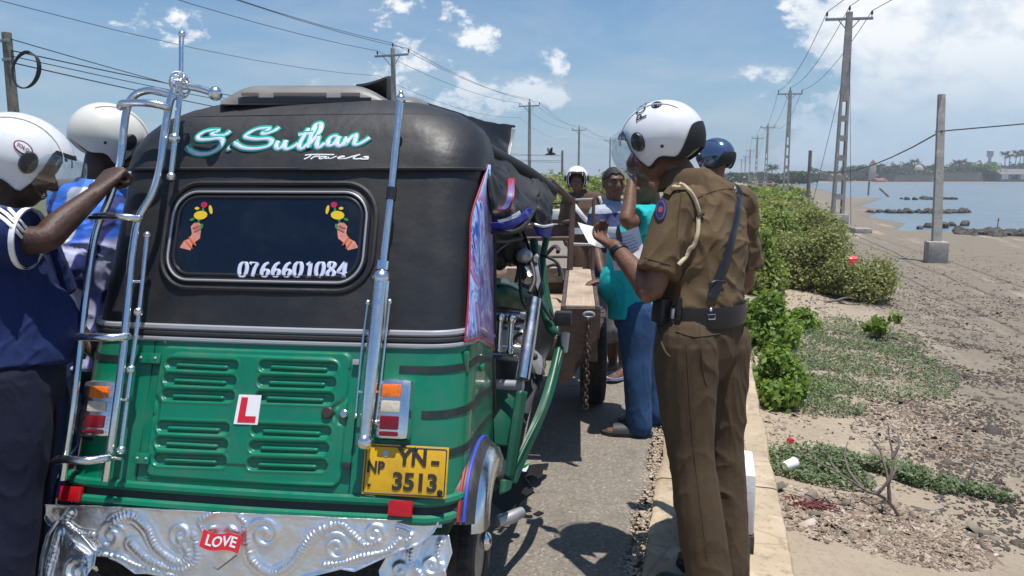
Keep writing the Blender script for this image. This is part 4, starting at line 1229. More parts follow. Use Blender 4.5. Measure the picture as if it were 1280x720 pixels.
LV = [((150, 490), 120, 130), ((140, 482), 188, 198), ((134, 474), 258, 265), ((112, 452), 400, 408), ((105, 444), 470, 480), ((95, 438), 545, 552),
      ((572, 930), 128, 140), ((565, 922), 197, 206), ((555, 914), 266, 276), ((538, 900), 412, 424), ((528, 890), 487, 497), ((518, 882), 562, 572)]
for (xa, xb), ya, yb in LV:
    a = zpx(xa + 28, ya); b_ = zpx(xb - 28, yb)
    d = seg(GX, GZ, a, b_)
    h += -.011 * sstep(-d, -.019, -.011) + .0018 * np.exp(-((d - .022) / .004) ** 2)
    a2 = zpx(xa + 62, ya + 6); b2 = zpx(xb - 62, yb + 6)
    d2 = seg(GX, GZ, a2, b2); h += .012 * sstep(-d2, -.0085, -.003)
def emb(poly, amp, wd):
    global h
    pts = cr([zpx(*q) for q in poly], 6); d = np.full(GX.shape, 9.)
    for k in range(len(pts) - 1): d = np.minimum(d, seg(GX, GZ, tuple(pts[k]), tuple(pts[k + 1])))
    h += amp * np.exp(-(d / wd) ** 2)
emb([(98, 150), (90, 235), (122, 300), (112, 345), (74, 375), (66, 480), (60, 600)], -.005, .007)
emb([(975, 150), (960, 270), (905, 325), (925, 375), (950, 410), (940, 600)], -.005, .007)
emb([(60, 625), (500, 650), (900, 662)], .004, .006)
V = [[(float(GX[i, j]), SL * (float(GZ[i, j]) - .5) - .022 * (1 - (GX[i, j] / .66) ** 2) - .001 - float(h[i, j]), float(GZ[i, j]) + SL * float(h[i, j])) for j in range(nx)] for i in range(nz)]
hatch = MB().grid(V).build('hatch', M_GREEN, tuk, angle=None)
b = MB(); b.tube([(x, surfY(x, z) - .0015, z) for x, z in [(hx0 - .022, hz1 + .014), (hx0 - .022, hz0 - .012), (hx1 + .022, hz0 - .012), (hx1 + .022, hz1 + .014)]], .0045, 6, closed=True); b.build('hatch_gap_shade', M_BLACK, hatch)  # dark outline added as the shading line in the gap round the hatch
def RF(px, py, off=0.0):
    """frame on the tail: x right, y up the slope, z out"""
    p = onR(px, py, off); n = Vector((0, -1, SL)).normalized(); u = Vector((1, 0, 0)); v = n.cross(u)
    return Matrix(((u.x, v.x, n.x, p.x), (u.y, v.y, n.y, p.y), (u.z, v.z, n.z, p.z), (0, 0, 0, 1)))
for (px, py, w) in ((188, 448, .085), (180, 573, .05)):
    b = MB(); b.box((0, 0, .006), (w, .034, .014), RF(px, py, .010), .003); hg = b.build('hinge', M_GREEN, hatch)
    b = MB()
    for s in (-.3, .3): b.sphere((w * s, .0, .014), (.005, .005, .003), 8, 5, RF(px, py, .010))
    b.build('rivet', M_TRIM, hatch)
b = MB(); b.lathe([(.019, -.01), (.019, .008), (.015, .012), (0, .012)], RF(410, 516, .016), 18); b.build('handle_knob', mat('knob_brown', (.05, .035, .03), .3), hatch)
b = MB(); b.lathe([(.0125, -.01), (.0125, .005), (.010, .007), (0, .007)], RF(430, 517, .014), 16); b.box((0, 0, .0075), (.012, .003, .002), RF(430, 517, .014) @ Matrix.Rotation(.3, 4, 'Z')); b.build('lock', M_CHROME, hatch)
b = MB(); b.box((0, 0, .006), (.028, .022, .02), RF(434, 582, .010), .004); b.build('catch', M_BLACK, hatch)
b = MB(); b.box((0, 0, .006), (.022, .018, .012), RF(446, 453, .010), .003); b.build('catch', M_TRIM, hatch)
# L plate
def quad_px(name, pts, off, m, parent, th=.002):
    b = MB(); P = [planeR(x, y, off) for x, y in pts]
    b.sheet([[P[3], P[2]], [P[0], P[1]]], th); return b.build(name, m, parent)
lp = quad_px('learner_plate', [(299, 493), (327, 494), (322, 531), (292, 530)], .042, M_WHITE, tuk)
M_LRED = mat('learner_red', (.62, .012, .03), .45)
def lpt(u, v):  # plate coordinates 0..1 from the top left
    a = Vector((299, 493)).lerp(Vector((327, 494)), u); c = Vector((292, 530)).lerp(Vector((322, 531)), u); return planeR(*a.lerp(c, v), .0445)
b = MB(); q = [(.13, .09), (.42, .09), (.42, .72), (.88, .72), (.88, .93), (.13, .93)]
vs = [lpt(*k) for k in q]; b.add(vs, [(0, 1, 2, 5), (2, 3, 4, 5)]); b.build('letter_l', M_LRED, lp)

# ---- tail lamps
M_AMB = mat('amber_lens', (.75, .16, .015), .18, var=.25, vscale=90); M_CLR = mat('clear_lens', (.55, .48, .38), .15, var=.2, vscale=90); M_RLN = mat('dark_red_lens', (.16, .008, .015), .15, var=.2, vscale=90)
M_LAMPC = chrome('lamp_chrome', .2)
def lamp(px0, px1, py0, py1, flip, label):
    cx, cy = (px0 + px1) / 2, (py0 + py1) / 2
    Mx = RF(cx, cy, .004)
    a, c = planeR(px0, cy), planeR(px1, cy); w = (c - a).length; hh = (planeR(cx, py0) - planeR(cx, py1)).length
    b = MB(); b.box((0, 0, .020), (w, hh, .06), Mx, .024); hs = b.build('tail_lamp', M_LAMPC, tuk)
    sx = .007 * flip
    ww = w * .54
    for k, (v, m, q) in enumerate(((.29, M_AMB, .21), (.035, M_CLR, .19), (-.225, M_RLN, .22), (-.40, M_RLN, .075))):
        b = MB(); b.box((-sx, v * hh, .050), (ww, hh * q, .012), Mx, .005); b.build('lens', m, hs)
    b = MB()
    for s in (-1, 1):
        for k in range(12): b.sphere((-sx + s * (ww * .5 + .007), hh * (.40 - .8 * k / 11), .046), .0032, 6, 4, Mx)
    for v in (.175, -.09, -.345):
        for k in range(6): b.sphere((-sx - ww * .45 + ww * .9 * k / 5, hh * v, .0462), .0028, 6, 4, Mx)
    b.build('bead_trim', M_LAMPC, hs)
    if label: hs['label'] = label
lamp(475, 518, 474, 550, 1, None); lamp(110, 153, 477, 546, -1, None)

# ---- number plate
M_YEL = mat('plate_yellow', (.66, .38, .008), .42, var=.1, vscale=6, dirt=(.3, .17, .02), dscale=9, damt=.5)
M_INK = mat('plate_ink', (.03, .025, .02), .5)
Mp = RF(506.5, 588.5, .030)
pw, ph = .262, .150
plate = MB(); plate.box((0, 0, 0), (pw, ph, .005), Mp, .002); plate = plate.build('number_plate', M_YEL, tuk)
b = MB(); b.tube([(sx * (pw / 2 - .006 - (.004 if c else 0)), sy * (ph / 2 - .006 - (0 if c else .004)), .003) for sx, sy, c in ((-1, -1, 0), (-1, -1, 1), (1, -1, 1), (1, -1, 0), (1, 1, 0), (1, 1, 1), (-1, 1, 1), (-1, 1, 0))], .0018, 5, Mp, closed=True); b.build('plate_border', M_INK, plate)
def put_text(s, Mx, size, m, name, parent, bold=.0, shear=0, sx=1.0, lift=.004, align='CENTER', ext=.0015):
    vs, fs = text_mesh(s, size, bold, shear, align, 3, ext)
    b = MB(); b.add([(v.x * sx, v.y, v.z + lift) for v in vs], fs, 0, Mx); return b.build(name, m, parent, smooth=False)
T2 = lambda x, y: Mp @ Matrix.Translation((x, y, 0))
put_text('YN', T2(.022, .038), .066, M_INK, 'plate_letters', plate, .0022, 0, .98)
put_text('-', T2(.092, .034), .075, M_INK, 'plate_dash', plate, .0022, 0, 1.1)
put_text('NP', T2(-.092, .005), .048, M_INK, 'plate_letters', plate, .0012, 0, .9)
put_text('3513', T2(.033, -.034), .070, M_INK, 'plate_numbers', plate, .0022, 0, 1.02)
b = MB(); b.lathe([(.010, .0025), (.010, .0045), (0, .0045)], T2(-.063, .048), 12); b.build('plate_seal', mat('seal_blue', (.35, .42, .5), .4), plate)
b = MB()
for x, y, r in ((-.108, -.047, .005), (.112, -.058, .009), (-.012, .073, .007), (.03, .066, .006)): b.lathe([(r, .0), (r, .006), (r * .6, .008), (0, .008)], T2(x, y), 10)
b.build('plate_bolts', M_BRIM, plate)
# reflectors
for px, py in ((92, 617), (502, 635.5)):
    b = MB(); b.box((0, 0, .010), (.074, .046, .018), RF(px, py, .028), .004); b.build('reflector', M_REDR, tuk)

# ---- embossed bumper
M_EMB = chrome('embossed_sheet', .30, (.92, .93, .95), (.72, .71, .70))
top_pl = [(57, 630), (120, 632), (300, 641), (549, 652)]
bot_pl = [(57, 647), (62, 655), (70, 659), (94, 677), (113, 694), (134, 695), (152, 704), (169, 717), (185, 717), (210, 722), (250, 735), (300, 742), (340, 737), (378, 723), (427, 711), (444, 714), (466, 704), (499, 689), (524, 681), (543, 665), (549, 654)]
def spiral(cx, cy, r0, turns, a0, sgn=1, n=70):
    out = []
    for k in range(n):
        u = k / (n - 1); a = a0 + sgn * u * turns * 2 * math.pi; r = r0 * (1 - .86 * u); out.append((cx + r * math.cos(a), cy + r * math.sin(a)))
    return out
def dense(poly, n=12): return [tuple(p) for p in cr(poly, n)]
MOT = [(spiral(139, 670, 18, 1.5, -.6, -1), 3.0, 0), (dense([(143, 652), (165, 645), (184, 660), (196, 684), (213, 698), (228, 703), (236, 690), (222, 672)]), 5.0, 1),
       (spiral(227, 668, 16, 1.6, .5, 1), 3.0, 0), (dense([(243, 668), (247, 690), (240, 706), (222, 712), (200, 706), (180, 695), (166, 680)]), 5.0, 1),
       (spiral(331, 668, 22, 1.7, 2.6, 1), 3.4, 0), (dense([(310, 670), (316, 700), (340, 716), (362, 706), (376, 688), (394, 666), (424, 655), (441, 667), (456, 680), (474, 676)]), 4.6, 1),
       (spiral(421, 684, 19, 1.6, -2.3, 1), 3.2, 0), (spiral(469, 667, 13, 1.5, .4, -1), 3.0, 0), (dense([(405, 706), (430, 702), (456, 694), (484, 688), (500, 674)]), 3.2, 1),
       (dense([(90, 640), (84, 652), (98, 664), (120, 668)]), 3.0, 1), (dense([(497, 660), (515, 668), (508, 676)]), 2.6, 1), (dense([(120, 690), (150, 696), (170, 706), (200, 714), (240, 724)]), 2.4, 1),
       (dense([(270, 640), (252, 650), (254, 662)]), 2.2, 1), (dense([(300, 645), (308, 655), (302, 664)]), 2.2, 1)]
def emboss(PX, PY, mots):
    H_ = np.zeros(PX.shape)
    for pts, wd, bead in mots:
        A = np.array(pts); s = np.concatenate([[0], np.cumsum(np.hypot(*np.diff(A, axis=0).T))])
        m_ = (PX > A[:, 0].min() - 14) & (PX < A[:, 0].max() + 14) & (PY > A[:, 1].min() - 14) & (PY < A[:, 1].max() + 14)
        if not m_.any(): continue
        qx, qy = PX[m_], PY[m_]
        D = np.hypot(qx[:, None] - A[None, :, 0], qy[:, None] - A[None, :, 1]); i = D.argmin(1); d = D.min(1)
        r_ = np.exp(-(d / wd) ** 2)
        if bead: r_ = r_ * (1 + .38 * np.sin(s[i] * 1.35)) + .35 * np.exp(-((d - wd * 1.7) / (wd * .35)) ** 2)
        H_[m_] = np.maximum(H_[m_], r_)
    return H_
NXB, NZB = 360, 74
cols = np.linspace(57, 549, NXB)
tp = np.interp(cols, *zip(*top_pl)); bp = np.interp(cols, *zip(*bot_pl))
PX = np.repeat(cols[None, :], NZB, 0); vv = np.linspace(0, 1, NZB)[:, None]; PY = tp[None] + (bp - tp)[None] * vv
HB = .0085 * emboss(PX, PY, MOT)
ux = (PX - 278) / 20.0; uy = (676 - PY) / 20.0       # raised heart
hf = (ux ** 2 + (uy + .1) ** 2 - 0.8) ** 3 - ux ** 2 * (uy + .1) ** 3
HB += .012 * sstep(-hf, -.05, .35)
HB += .006 * np.exp(-((PY - bp[None]) / 3.5) ** 2) + .003 * np.exp(-((PY - tp[None]) / 2.5) ** 2)
HB += .004 * vnoise(PX * .05, PY * .05, 11) + .0016 * vnoise(PX * .2, PY * .2, 12) + .0007 * vnoise(PX * .7, PY * .7, 13)
nB = Vector((0, -1, .16)).normalized()
P = []
for i in range(NZB):
    row = []
    for j in range(NXB):
        u = (PX[i, j] - 303) / 246.; p = planeR(PX[i, j], PY[i, j], .055 - .045 * abs(u) ** 3 - .20 * (PY[i, j] - tp[j]) / 400.)
        row.append(p + nB * float(HB[i, j]))
    P.append(row)
bumper = MB().sheet(P, .003).build('bumper', M_EMB, tuk, angle=None)
def flap(poly_l, poly_r, y0, y1, off, mots, name='mud_flap'):
    n, m_ = 60, 50; ys_ = np.linspace(y0, y1, n); lx = np.interp(ys_, *zip(*poly_l)); rx = np.interp(ys_, *zip(*poly_r))
    PX = lx[:, None] + (rx - lx)[:, None] * np.linspace(0, 1, m_)[None]; PY = np.repeat(ys_[:, None], m_, 1)
    Hh = .010 * emboss(PX, PY, mots) + .004 * vnoise(PX * .09, PY * .09, 21)
    Hh += .006 * np.exp(-((PX - lx[:, None]) / 3) ** 2) + .006 * np.exp(-((PX - rx[:, None]) / 3) ** 2)
    P = [[planeR(PX[i, j], PY[i, j], off) + nB * float(Hh[i, j]) for j in range(m_)] for i in range(n)]
    return MB().sheet(P, .003).build(name, M_EMB, tuk, angle=None)
flap([(650, 72), (668, 60), (695, 52), (730, 48), (760, 56)], [(650, 86), (668, 104), (690, 122), (705, 120), (735, 100), (760, 80)], 650, 760, .012,
     [(spiral(98, 716, 18, 1.4, -1, -1), 3, 0), (dense([(76, 664), (68, 690), (60, 720), (66, 745)]), 2.6, 1), (dense([(90, 680), (110, 694), (112, 715)]), 2.6, 1)])
flap([(668, 502), (690, 486), (712, 474), (735, 478), (760, 496)], [(668, 562), (690, 566), (712, 558), (735, 560), (760, 540)], 668, 760, -.03,
     [(dense([(520, 676), (515, 700), (528, 722), (520, 745)]), 3.2, 1), (spiral(540, 706, 13, 1.3, 0, 1), 3, 0), (spiral(500, 712, 12, 1.3, 2, -1), 2.8, 0), (dense([(552, 676), (548, 694), (556, 715)]), 2.4, 1)])
# LOVE banner across the heart
M_LOVE = mat('banner_red', (.66, .02, .03), .4)
def ban(u, v, off):
    x = 252 + 48 * u; yc = 672 + 10.5 * u + 2.6 * math.sin(u * 6.0); return planeR(x + v * 3, yc - v * 10.5, .070 + off)
b = MB(); b.sheet([[ban(i / 24, j, 0) for j in (-1, -.5, 0, .5, 1)] for i in range(25)], .003); lv = b.build('love_banner', M_LOVE, tuk)
vs, fs = text_mesh('LOVE', 1.0, .025, 0, 'LEFT', 3)
x1 = max(v.x for v in vs); b = MB(); b.add([ban(.10 + .80 * v.x / x1, v.y * 1.75, .003) for v in vs], fs); b.build('love_lettering', M_WHITE, lv, smooth=False)
b = MB(); b.tube([planeR(296, 694, .066), planeR(272, 712, .060), planeR(264, 707, .06)], .0028, 5); b.build('arrow', mat('tarnished', (.3, .26, .22), .4, .8), bumper)
b = MB(); b.tube([planeR(76.5, 669, .03), planeR(75, 699, .03), planeR(92, 678, .03)], .003, 5); b.build('scratch_mark', M_BRIM, bumper)

# ---- canopy: lower vinyl wall, upper cover and roof
def ss0(z): return min(1, max(0, (z - 1.66) / .12))
def roofz(y): return -.075 * max(0, y - .55)
rows = []
for k in range(16):
    z = .99 + (1.55 - .99) * k / 15
    row = []
    for i, (x, y) in enumerate(outline(z, 1.45, .63)):
        q = mnoise.noise((x * 4, z * 5, 3)) * .007 + .0045 * max(0, 1 - 5 * abs(mnoise.noise((x * 3 + z * 2, z * 5 - x * 2, 7)))) ** 2
        row.append((x * (1 + q * .4), y + q, z - (belt_drop(x, y) * max(0, 1 - (z - .99) / .25)) + roofz(y) * ((z - .99) / .56)))
    rows.append(row)
MB().sheet(rows, .006).build('canopy', M_VINYL, tuk, angle=45)
rows = []
for z in [1.525, 1.535] + list(np.linspace(1.56, 1.74, 9)) + [1.755, 1.77, 1.78, 1.79, 1.798, 1.806]:
    off = .010 if z < 1.6 else .008
    row = []
    for (x, y) in outline(z, 1.5, .74 + .3 * ss0(z), off):
        q = mnoise.noise((x * 3, y * 3, z * 5)) * .008 + .006 * max(0, 1 - 4 * abs(mnoise.noise((x * 5, y * 4 + 3, z * 9)))) ** 2
        row.append((x, y + q, z + .004 + roofz(y) + q * .6))
    rows.append(row)
MB().sheet(rows, .005).build('roof_cover', M_VINYL, tuk, angle=50)
for zz_, off, r in ((1.526, .011, .006), (1.712, .008, .004)):
    b = MB(); pts = [(x, y, zz_ + .003 + roofz(y)) for x, y in outline(zz_, 1.3, .72, off)]; b.tube(pts, r, 6); b.build('seam', M_VINYL, tuk)
# air scoop on the roof
sp_n = []
b = MB(); P = []
for i in range(25):
    u = i / 24; px = 276 + 212 * u
    e = min(1, (1 - abs(2 * u - 1)) * 2.2); e = math.sin(e * math.pi / 2)
    row = []
    for j, (py, dpt) in enumerate(((131, 2.74), (119, 2.745), (110, 2.76), (108, 2.80), (110, 3.0), (119, 3.4))):
        row.append(L(px, 131 + (py - 131) * (.12 + .88 * e) + (1 - e) * 0, dpt))
    P.append(row)
b.sheet(P, .006); sc = b.build('roof_scoop', mat('scoop_grey', (.15, .145, .14), .45, var=.2, dirt=(.26, .24, .22), dscale=5), tuk, angle=50)
for a, c in ((302, 323), (342, 408), (426, 450)):
    b = MB(); b.sheet([[L(x, y, 2.737) for y in (119.5, 116.0)] for x in np.linspace(a, c, 6)], .004); b.build('vent_slot', mat('slot_brown', (.16, .12, .10), .6), sc)
b = MB(); b.sheet([[L(x, y, 2.733) for y in (128.5, 122.0)] for x in np.linspace(298, 464, 8)], .004); b.build('vent_slot', M_DARK, sc)
b = MB(); P = [[L(445 + (482 - 445) * u, 107 - 10 * u ** 1.6 + v * (14 + 24 * u), 3.25 + .12 * v) for v in (0, .5, 1)] for u in np.linspace(0, 1, 7)]
P += [[L(487, 95 + v * 40, 3.3 + .1 * v) for v in (0, .5, 1)], [L(488, 97 + v * 38, 3.5 + .1 * v) for v in (0, .5, 1)]]
b.sheet(P, .012); b.build('roof_fin', M_DARK, tuk)
b = MB(); b.sphere(L(513, 136, 2.95), (.075, .12, .045), 16, 10); b.build('roof_bump', mat('scoop_grey', (0, 0, 0)), tuk)

# ---- rear window
wx0, wx1 = planeR(219, 290).x, planeR(461.5, 290).x; wz0, wz1 = planeR(340, 351).z, planeR(340, 239).z
def rr_path(x0, x1, z0, z1, r, n=8):
    out = []
    for cx, cz, a0 in ((x1 - r, z1 - r, 0), (x0 + r, z1 - r, 90), (x0 + r, z0 + r, 180), (x1 - r, z0 + r, 270)):
        for k in range(n + 1): a = R(a0 + 90 * k / n); out.append((cx + r * math.cos(a), cz + r * math.sin(a)))
    dens = []
    for k in range(len(out)):
        a, c = out[k], out[(k + 1) % len(out)]; m_ = max(1, int(math.hypot(c[0] - a[0], c[1] - a[1]) / .03))
        for q in range(m_): dens.append((a[0] + (c[0] - a[0]) * q / m_, a[1] + (c[1] - a[1]) * q / m_))
    return dens
fr_ = None
for off, r, g_, m, nm in ((.006, .011, 0.0, M_BRIM, 'window_frame'), (.014, .0045, -.002, M_TRIM, 'window_highlight'), (.003, .010, .026, M_VINYL, 'window_moulding'), (.008, .006, -.020, M_BRIM, 'window_seal')):  # thin grey ring is the gloss highlight of the black frame, put in as colour
    b = MB(); b.tube([(x, surfY(x, z) - off, z) for x, z in rr_path(wx0 - g_, wx1 + g_, wz0 - g_, wz1 + g_, .085 + g_)], r, 8, closed=True); o = b.build(nm, m, tuk if fr_ is None else fr_)
    fr_ = fr_ or o
b = MB(); P = []
for i in range(13):
    z = wz0 + (wz1 - wz0) * i / 12
    ins = 0
    zz2 = min(z - wz0, wz1 - z)
    if zz2 < .085: ins = .085 - math.sqrt(max(.085 ** 2 - (.085 - zz2) ** 2, 0))
    P.append([((wx0 + ins) + (wx1 - wx0 - 2 * ins) * j / 20, surfY((wx0 + ins) + (wx1 - wx0 - 2 * ins) * j / 20, z) - .0075, z) for j in range(21)])
b.sheet(P, .003); glass = b.build('rear_window', M_NAVY, tuk, angle=None)
# brush strokes: flattened tubes with a broad nib, laid on the tail surface
def strokes(name, polys, off, wf, m, parent, fl=.25, seg=5, n=9):
    b = MB()
    for poly in polys:
        P2 = cr(poly, n); k = len(P2)
        p3 = [onR(p[0], p[1], off) for p in P2]
        up_ = Vector((0, -1, SL)).normalized(); vs = []; fs = []
        for i in range(k):
            t = (p3[min(i + 1, k - 1)] - p3[max(i - 1, 0)]).normalized(); s = t.cross(up_).normalized()
            d2 = P2[min(i + 1, k - 1)] - P2[max(i - 1, 0)]; w = wf(math.atan2(-d2[1], d2[0]), i / (k - 1))
            for j in range(seg * 2):
                a = math.pi * 2 * j / (seg * 2); vs.append(p3[i] + s * (math.cos(a) * w) + up_ * (math.sin(a) * w * fl))
        N_ = seg * 2
        for i in range(k - 1):
            for j in range(N_): fs.append((i * N_ + j, i * N_ + (j + 1) % N_, (i + 1) * N_ + (j + 1) % N_, (i + 1) * N_ + j))
        fs.append(tuple(range(N_))); fs.append(tuple((k - 1) * N_ + j for j in range(N_)))
        b.add(vs, fs)
    return b.build(name, m, parent, angle=None)
Z7 = lambda pts: [(210 + x / 4.741, 130 + y / 4.741) for x, y in pts]
SUT = [Z7([(372, 158), (335, 185), (280, 190), (262, 176), (300, 160), (230, 162), (180, 190), (185, 212), (240, 212), (300, 205), (322, 222), (300, 262), (250, 290), (190, 296), (140, 280), (112, 250)]),
       Z7([(352, 262), (360, 266), (366, 262)]),
       Z7([(662, 135), (630, 160), (580, 178), (560, 175), (600, 148), (530, 150), (470, 180), (462, 200), (520, 210), (590, 208), (614, 226), (590, 252), (520, 266), (450, 262), (405, 240), (394, 222)]),
       Z7([(656, 216), (640, 248), (650, 266), (676, 254), (700, 214)]), Z7([(702, 212), (688, 250), (698, 267), (726, 262), (770, 236)]),
       Z7([(838, 140), (800, 200), (775, 250), (792, 266), (826, 240)]), Z7([(772, 186), (820, 178), (862, 176)]),
       Z7([(826, 240), (880, 190), (905, 140), (898, 118), (872, 128), (850, 180), (826, 262)]), Z7([(838, 240), (870, 206), (890, 204), (880, 240), (892, 260), (930, 232)]),
       Z7([(1010, 196), (975, 194), (948, 220), (950, 246), (980, 240), (1012, 198), (1000, 236), (1020, 250), (1050, 220)]),
       Z7([(1056, 190), (1046, 244), (1080, 204), (1106, 186), (1112, 200), (1104, 238), (1128, 240), (1170, 218), (1196, 198)])]
nibw = lambda base, lo: (lambda a, u: base * (lo + (1 - lo) * abs(math.sin(a - R(20)))) * (1 if .04 < u < .96 else .6))
M_TEAL = mat('lettering_teal', (.0, .36, .25), .4); M_LET = mat('lettering_pale', (.58, .62, .80), .45)
o1 = strokes('name_outline', SUT, .016, lambda a, u: (.0088 * (.5 + .5 * abs(math.sin(a - R(20)))) + .0062), M_TEAL, tuk, .18)
strokes('name_lettering', SUT, .0182, nibw(.0088, .5), M_LET, o1, .2)
TRV = [Z7([(812, 304), (860, 300), (985, 301)]), Z7([(850, 303), (832, 316), (806, 327)]), Z7([(846, 326), (866, 313), (880, 311), (900, 311)]),
       Z7([(936, 312), (905, 314), (896, 324), (915, 325), (940, 312), (930, 325), (950, 322)]), Z7([(948, 312), (958, 325), (1000, 310)]),
       Z7([(1010, 320), (1045, 313), (1030, 310), (1008, 318), (1012, 326), (1050, 324), (1090, 312)]), Z7([(1090, 312), (1138, 300), (1120, 306), (1098, 322), (1120, 326), (1150, 322)]), Z7([(1190, 312), (1160, 314), (1185, 320), (1180, 327), (1150, 327), (1140, 324)])]
strokes('travels_lettering', TRV, .0165, lambda a, u: .0026, M_WHITE, tuk, .3)
# telephone number on the glass
Z8 = lambda pts: [(210 + x / 4.923, 230 + y / 4.923) for x, y in pts]
def digit(d, x):
    A = {'0': [[(32, 4), (14, 22), (6, 60), (12, 88), (28, 92), (46, 74), (54, 36), (48, 8), (32, 4)]],
         '7': [[(6, 14), (18, 6), (56, 8)], [(56, 8), (34, 44), (20, 92)]],
         '6': [[(54, 6), (30, 20), (12, 52), (10, 78), (26, 93), (44, 80), (48, 58), (34, 48), (14, 62)]],
         '1': [[(18, 20), (40, 6)], [(42, 6), (30, 92)], [(12, 92), (50, 92)]],
         '8': [[(36, 46), (18, 30), (24, 8), (42, 4), (54, 18), (44, 38), (20, 56), (8, 76), (20, 92), (40, 88), (50, 70), (36, 46)]],
         '4': [[(52, 2), (8, 66), (62, 68)], [(54, 4), (40, 92)], [(26, 92), (54, 92)]]}
    return [Z8([(x + q[0], 478 + q[1]) for q in poly]) for poly in A[d]]
ph_ = []
for k, d in enumerate('0766601084'): ph_ += digit(d, 432 + k * 67.5)
strokes('telephone_number', ph_, .0125, lambda a, u: .0022 + .0052 * abs(math.sin(a + R(8))) ** 1.3, M_LET, glass, .25, n=7)
# hand and flower stickers
def blob(pts, off, m, name, parent):
    P_ = [onR(x, y, off) for x, y in pts]; c = sum(P_, Vector()) / len(P_); b = MB(); n = len(P_)
    P2 = [p + Vector((0, .0015, 0)) for p in P_]
    b.add([c] + P_ + P2, [(0, 1 + i, 1 + (i + 1) % n) for i in range(n)] + [(1 + i, 1 + n + i, 1 + n + (i + 1) % n, 1 + (i + 1) % n) for i in range(n)]); return b.build(name, m, parent, smooth=False)
def ell(cx, cy, rx, ry, rot=0, n=12): return [(cx + rx * math.cos(a) * math.cos(rot) - ry * math.sin(a) * math.sin(rot), cy + rx * math.cos(a) * math.sin(rot) + ry * math.sin(a) * math.cos(rot)) for a in [q * 2 * math.pi / n for q in range(n)]]
SKM = mat('sticker_skin', (.62, .25, .19), .5, var=.2, vscale=60); SKY = mat('sticker_yellow', (.72, .5, .02), .5); SKR = mat('sticker_red', (.45, .01, .06), .5); SKG = mat('sticker_green', (.02, .22, .05), .5); SKO = mat('sticker_orange', (.7, .15, .02), .5)
for fl, cx0 in ((1, 0), (-1, 1)):
    fx = (lambda x: 210 + x / 4.923) if fl == 1 else (lambda x: 210 + (1243 - x) / 4.923)
    q = lambda pts: [(fx(x), 230 + y / 4.923) for x, y in pts]
    s0 = blob(q([(72, 392), (95, 352), (130, 338), (150, 300), (140, 262), (160, 240), (190, 236), (206, 258), (200, 300), (196, 335), (176, 350), (150, 372), (138, 408), (105, 400)]), .0105, SKM, 'hand_sticker', glass)
    for pts, m, o_ in ((ell(150, 352, 36, 5, .9), SKO, .012), (ell(130, 372, 34, 4, .9), SKO, .0121), (ell(148, 218, 16, 8, -.4), SKG, .0118), (ell(206, 262, 9, 18, .3), SKG, .0122), (ell(190, 222, 8, 12), SKG, .0119),
                       (ell(200, 192, 42, 27, -.1), SKY, .0126), (ell(262, 158, 10, 28, -.2), SKY, .0124), (ell(178, 150, 14, 9), SKY, .0125), (ell(222, 128, 20, 18), SKR, .0130), (ell(216, 160, 7, 22), SKG, .0121), (ell(180, 280, 26, 6, -.5), mat('sticker_skin_shade', (.42, .14, .12), .5), .0123), (ell(172, 262, 24, 5, -.4), mat('sticker_skin_shade', (0, 0, 0)), .0124)):
        blob(q(pts), o_, m, 'flower_sticker', s0)

# ---- chrome ladder, flag pole, rods
def ptube(pts, off, r, name, m=M_CHROME, parent=None, n=6, seg=10):
    P_ = [planeR(p[0], p[1], off + (p[2] if len(p) > 2 else 0)) for p in pts]
    b = MB(); b.tube(cr(P_, n) if len(P_) > 2 else P_, r, seg); return b.build(name, m, parent or tuk)
ladder = ptube([(78, 600, -.03), (91, 510), (99, 440), (108, 365), (119, 292), (136, 250), (150, 205), (155, 160), (160, 132), (170, 118), (188, 113), (206, 116), (222, 121)], .11, .0125, 'ladder')
ptube([(132, 601, -.03), (144, 520), (154, 440), (160, 375), (165, 320), (173, 275), (190, 243), (200, 210), (206, 165), (213, 126), (223, 106)], .11, .0125, 'ladder_rail', parent=ladder)
for pts in ([(150, 134, 0), (155, 129, .03), (185, 129, .045), (206, 133, .02), (209, 137, 0)], [(113, 272, 0), (120, 270, .03), (150, 271, .05), (172, 273, .02), (176, 274, 0)], [(90, 424, 0), (97, 421, .03), (130, 422, .055), (156, 421, .02), (159, 420, 0)], [(68, 578, 0), (76, 574, .03), (105, 576, .065), (132, 573, .02), (136, 571, 0)]):
    ptube(pts, .112, .0125, 'rung', parent=ladder)
def ball(px, py, off, r, parent, name='ball'):
    b = MB(); b.sphere(planeR(px, py, off), r, 14, 10); return b.build(name, M_CHROME, parent)
ant = ptube([(227, 46), (226, 104), (219, 172), (214, 220)], .11, .009, 'ornament_rod')
for x, y, r in ((227.5, 43, .013), (226, 105, .019), (218, 173, .018), (214, 221, .015)): ball(x, y, .11, r, ant)
ptube([(226, 106), (250, 111), (268, 117)], .115, .012, 'cross_bar', parent=ant); ball(269, 117, .115, .024, ant)
b = MB(); c = planeR(225, 106, .115)
for k in range(9):
    Mr = Matrix.Translation(c) @ Matrix.Rotation(rnd.uniform(0, 3), 4, 'X') @ Matrix.Rotation(rnd.uniform(0, 3), 4, 'Y')
    b.tube([Mr @ Vector((.032 * math.cos(a), .045 * math.sin(a), .008 * math.sin(3 * a))) for a in [q * 2 * math.pi / 22 for q in range(22)]], .0018, 5, closed=True)
b.build('wire_lashing', M_CHROME, ant)
rod = ptube([(184, 296), (174, 390), (163, 470), (151, 566)], .09, .0075, 'side_rod')
for x, y, r in ((184, 294, .013), (173, 390, .015), (164, 462, .015), (151.5, 563, .014)): ball(x, y, .09, r, rod)
for (a, c) in (((168, 352), (176, 352)), ((153, 500), (160, 500)), ((140, 572), (152, 574))): ptube([a, c], .10, .005, 'link', parent=rod)
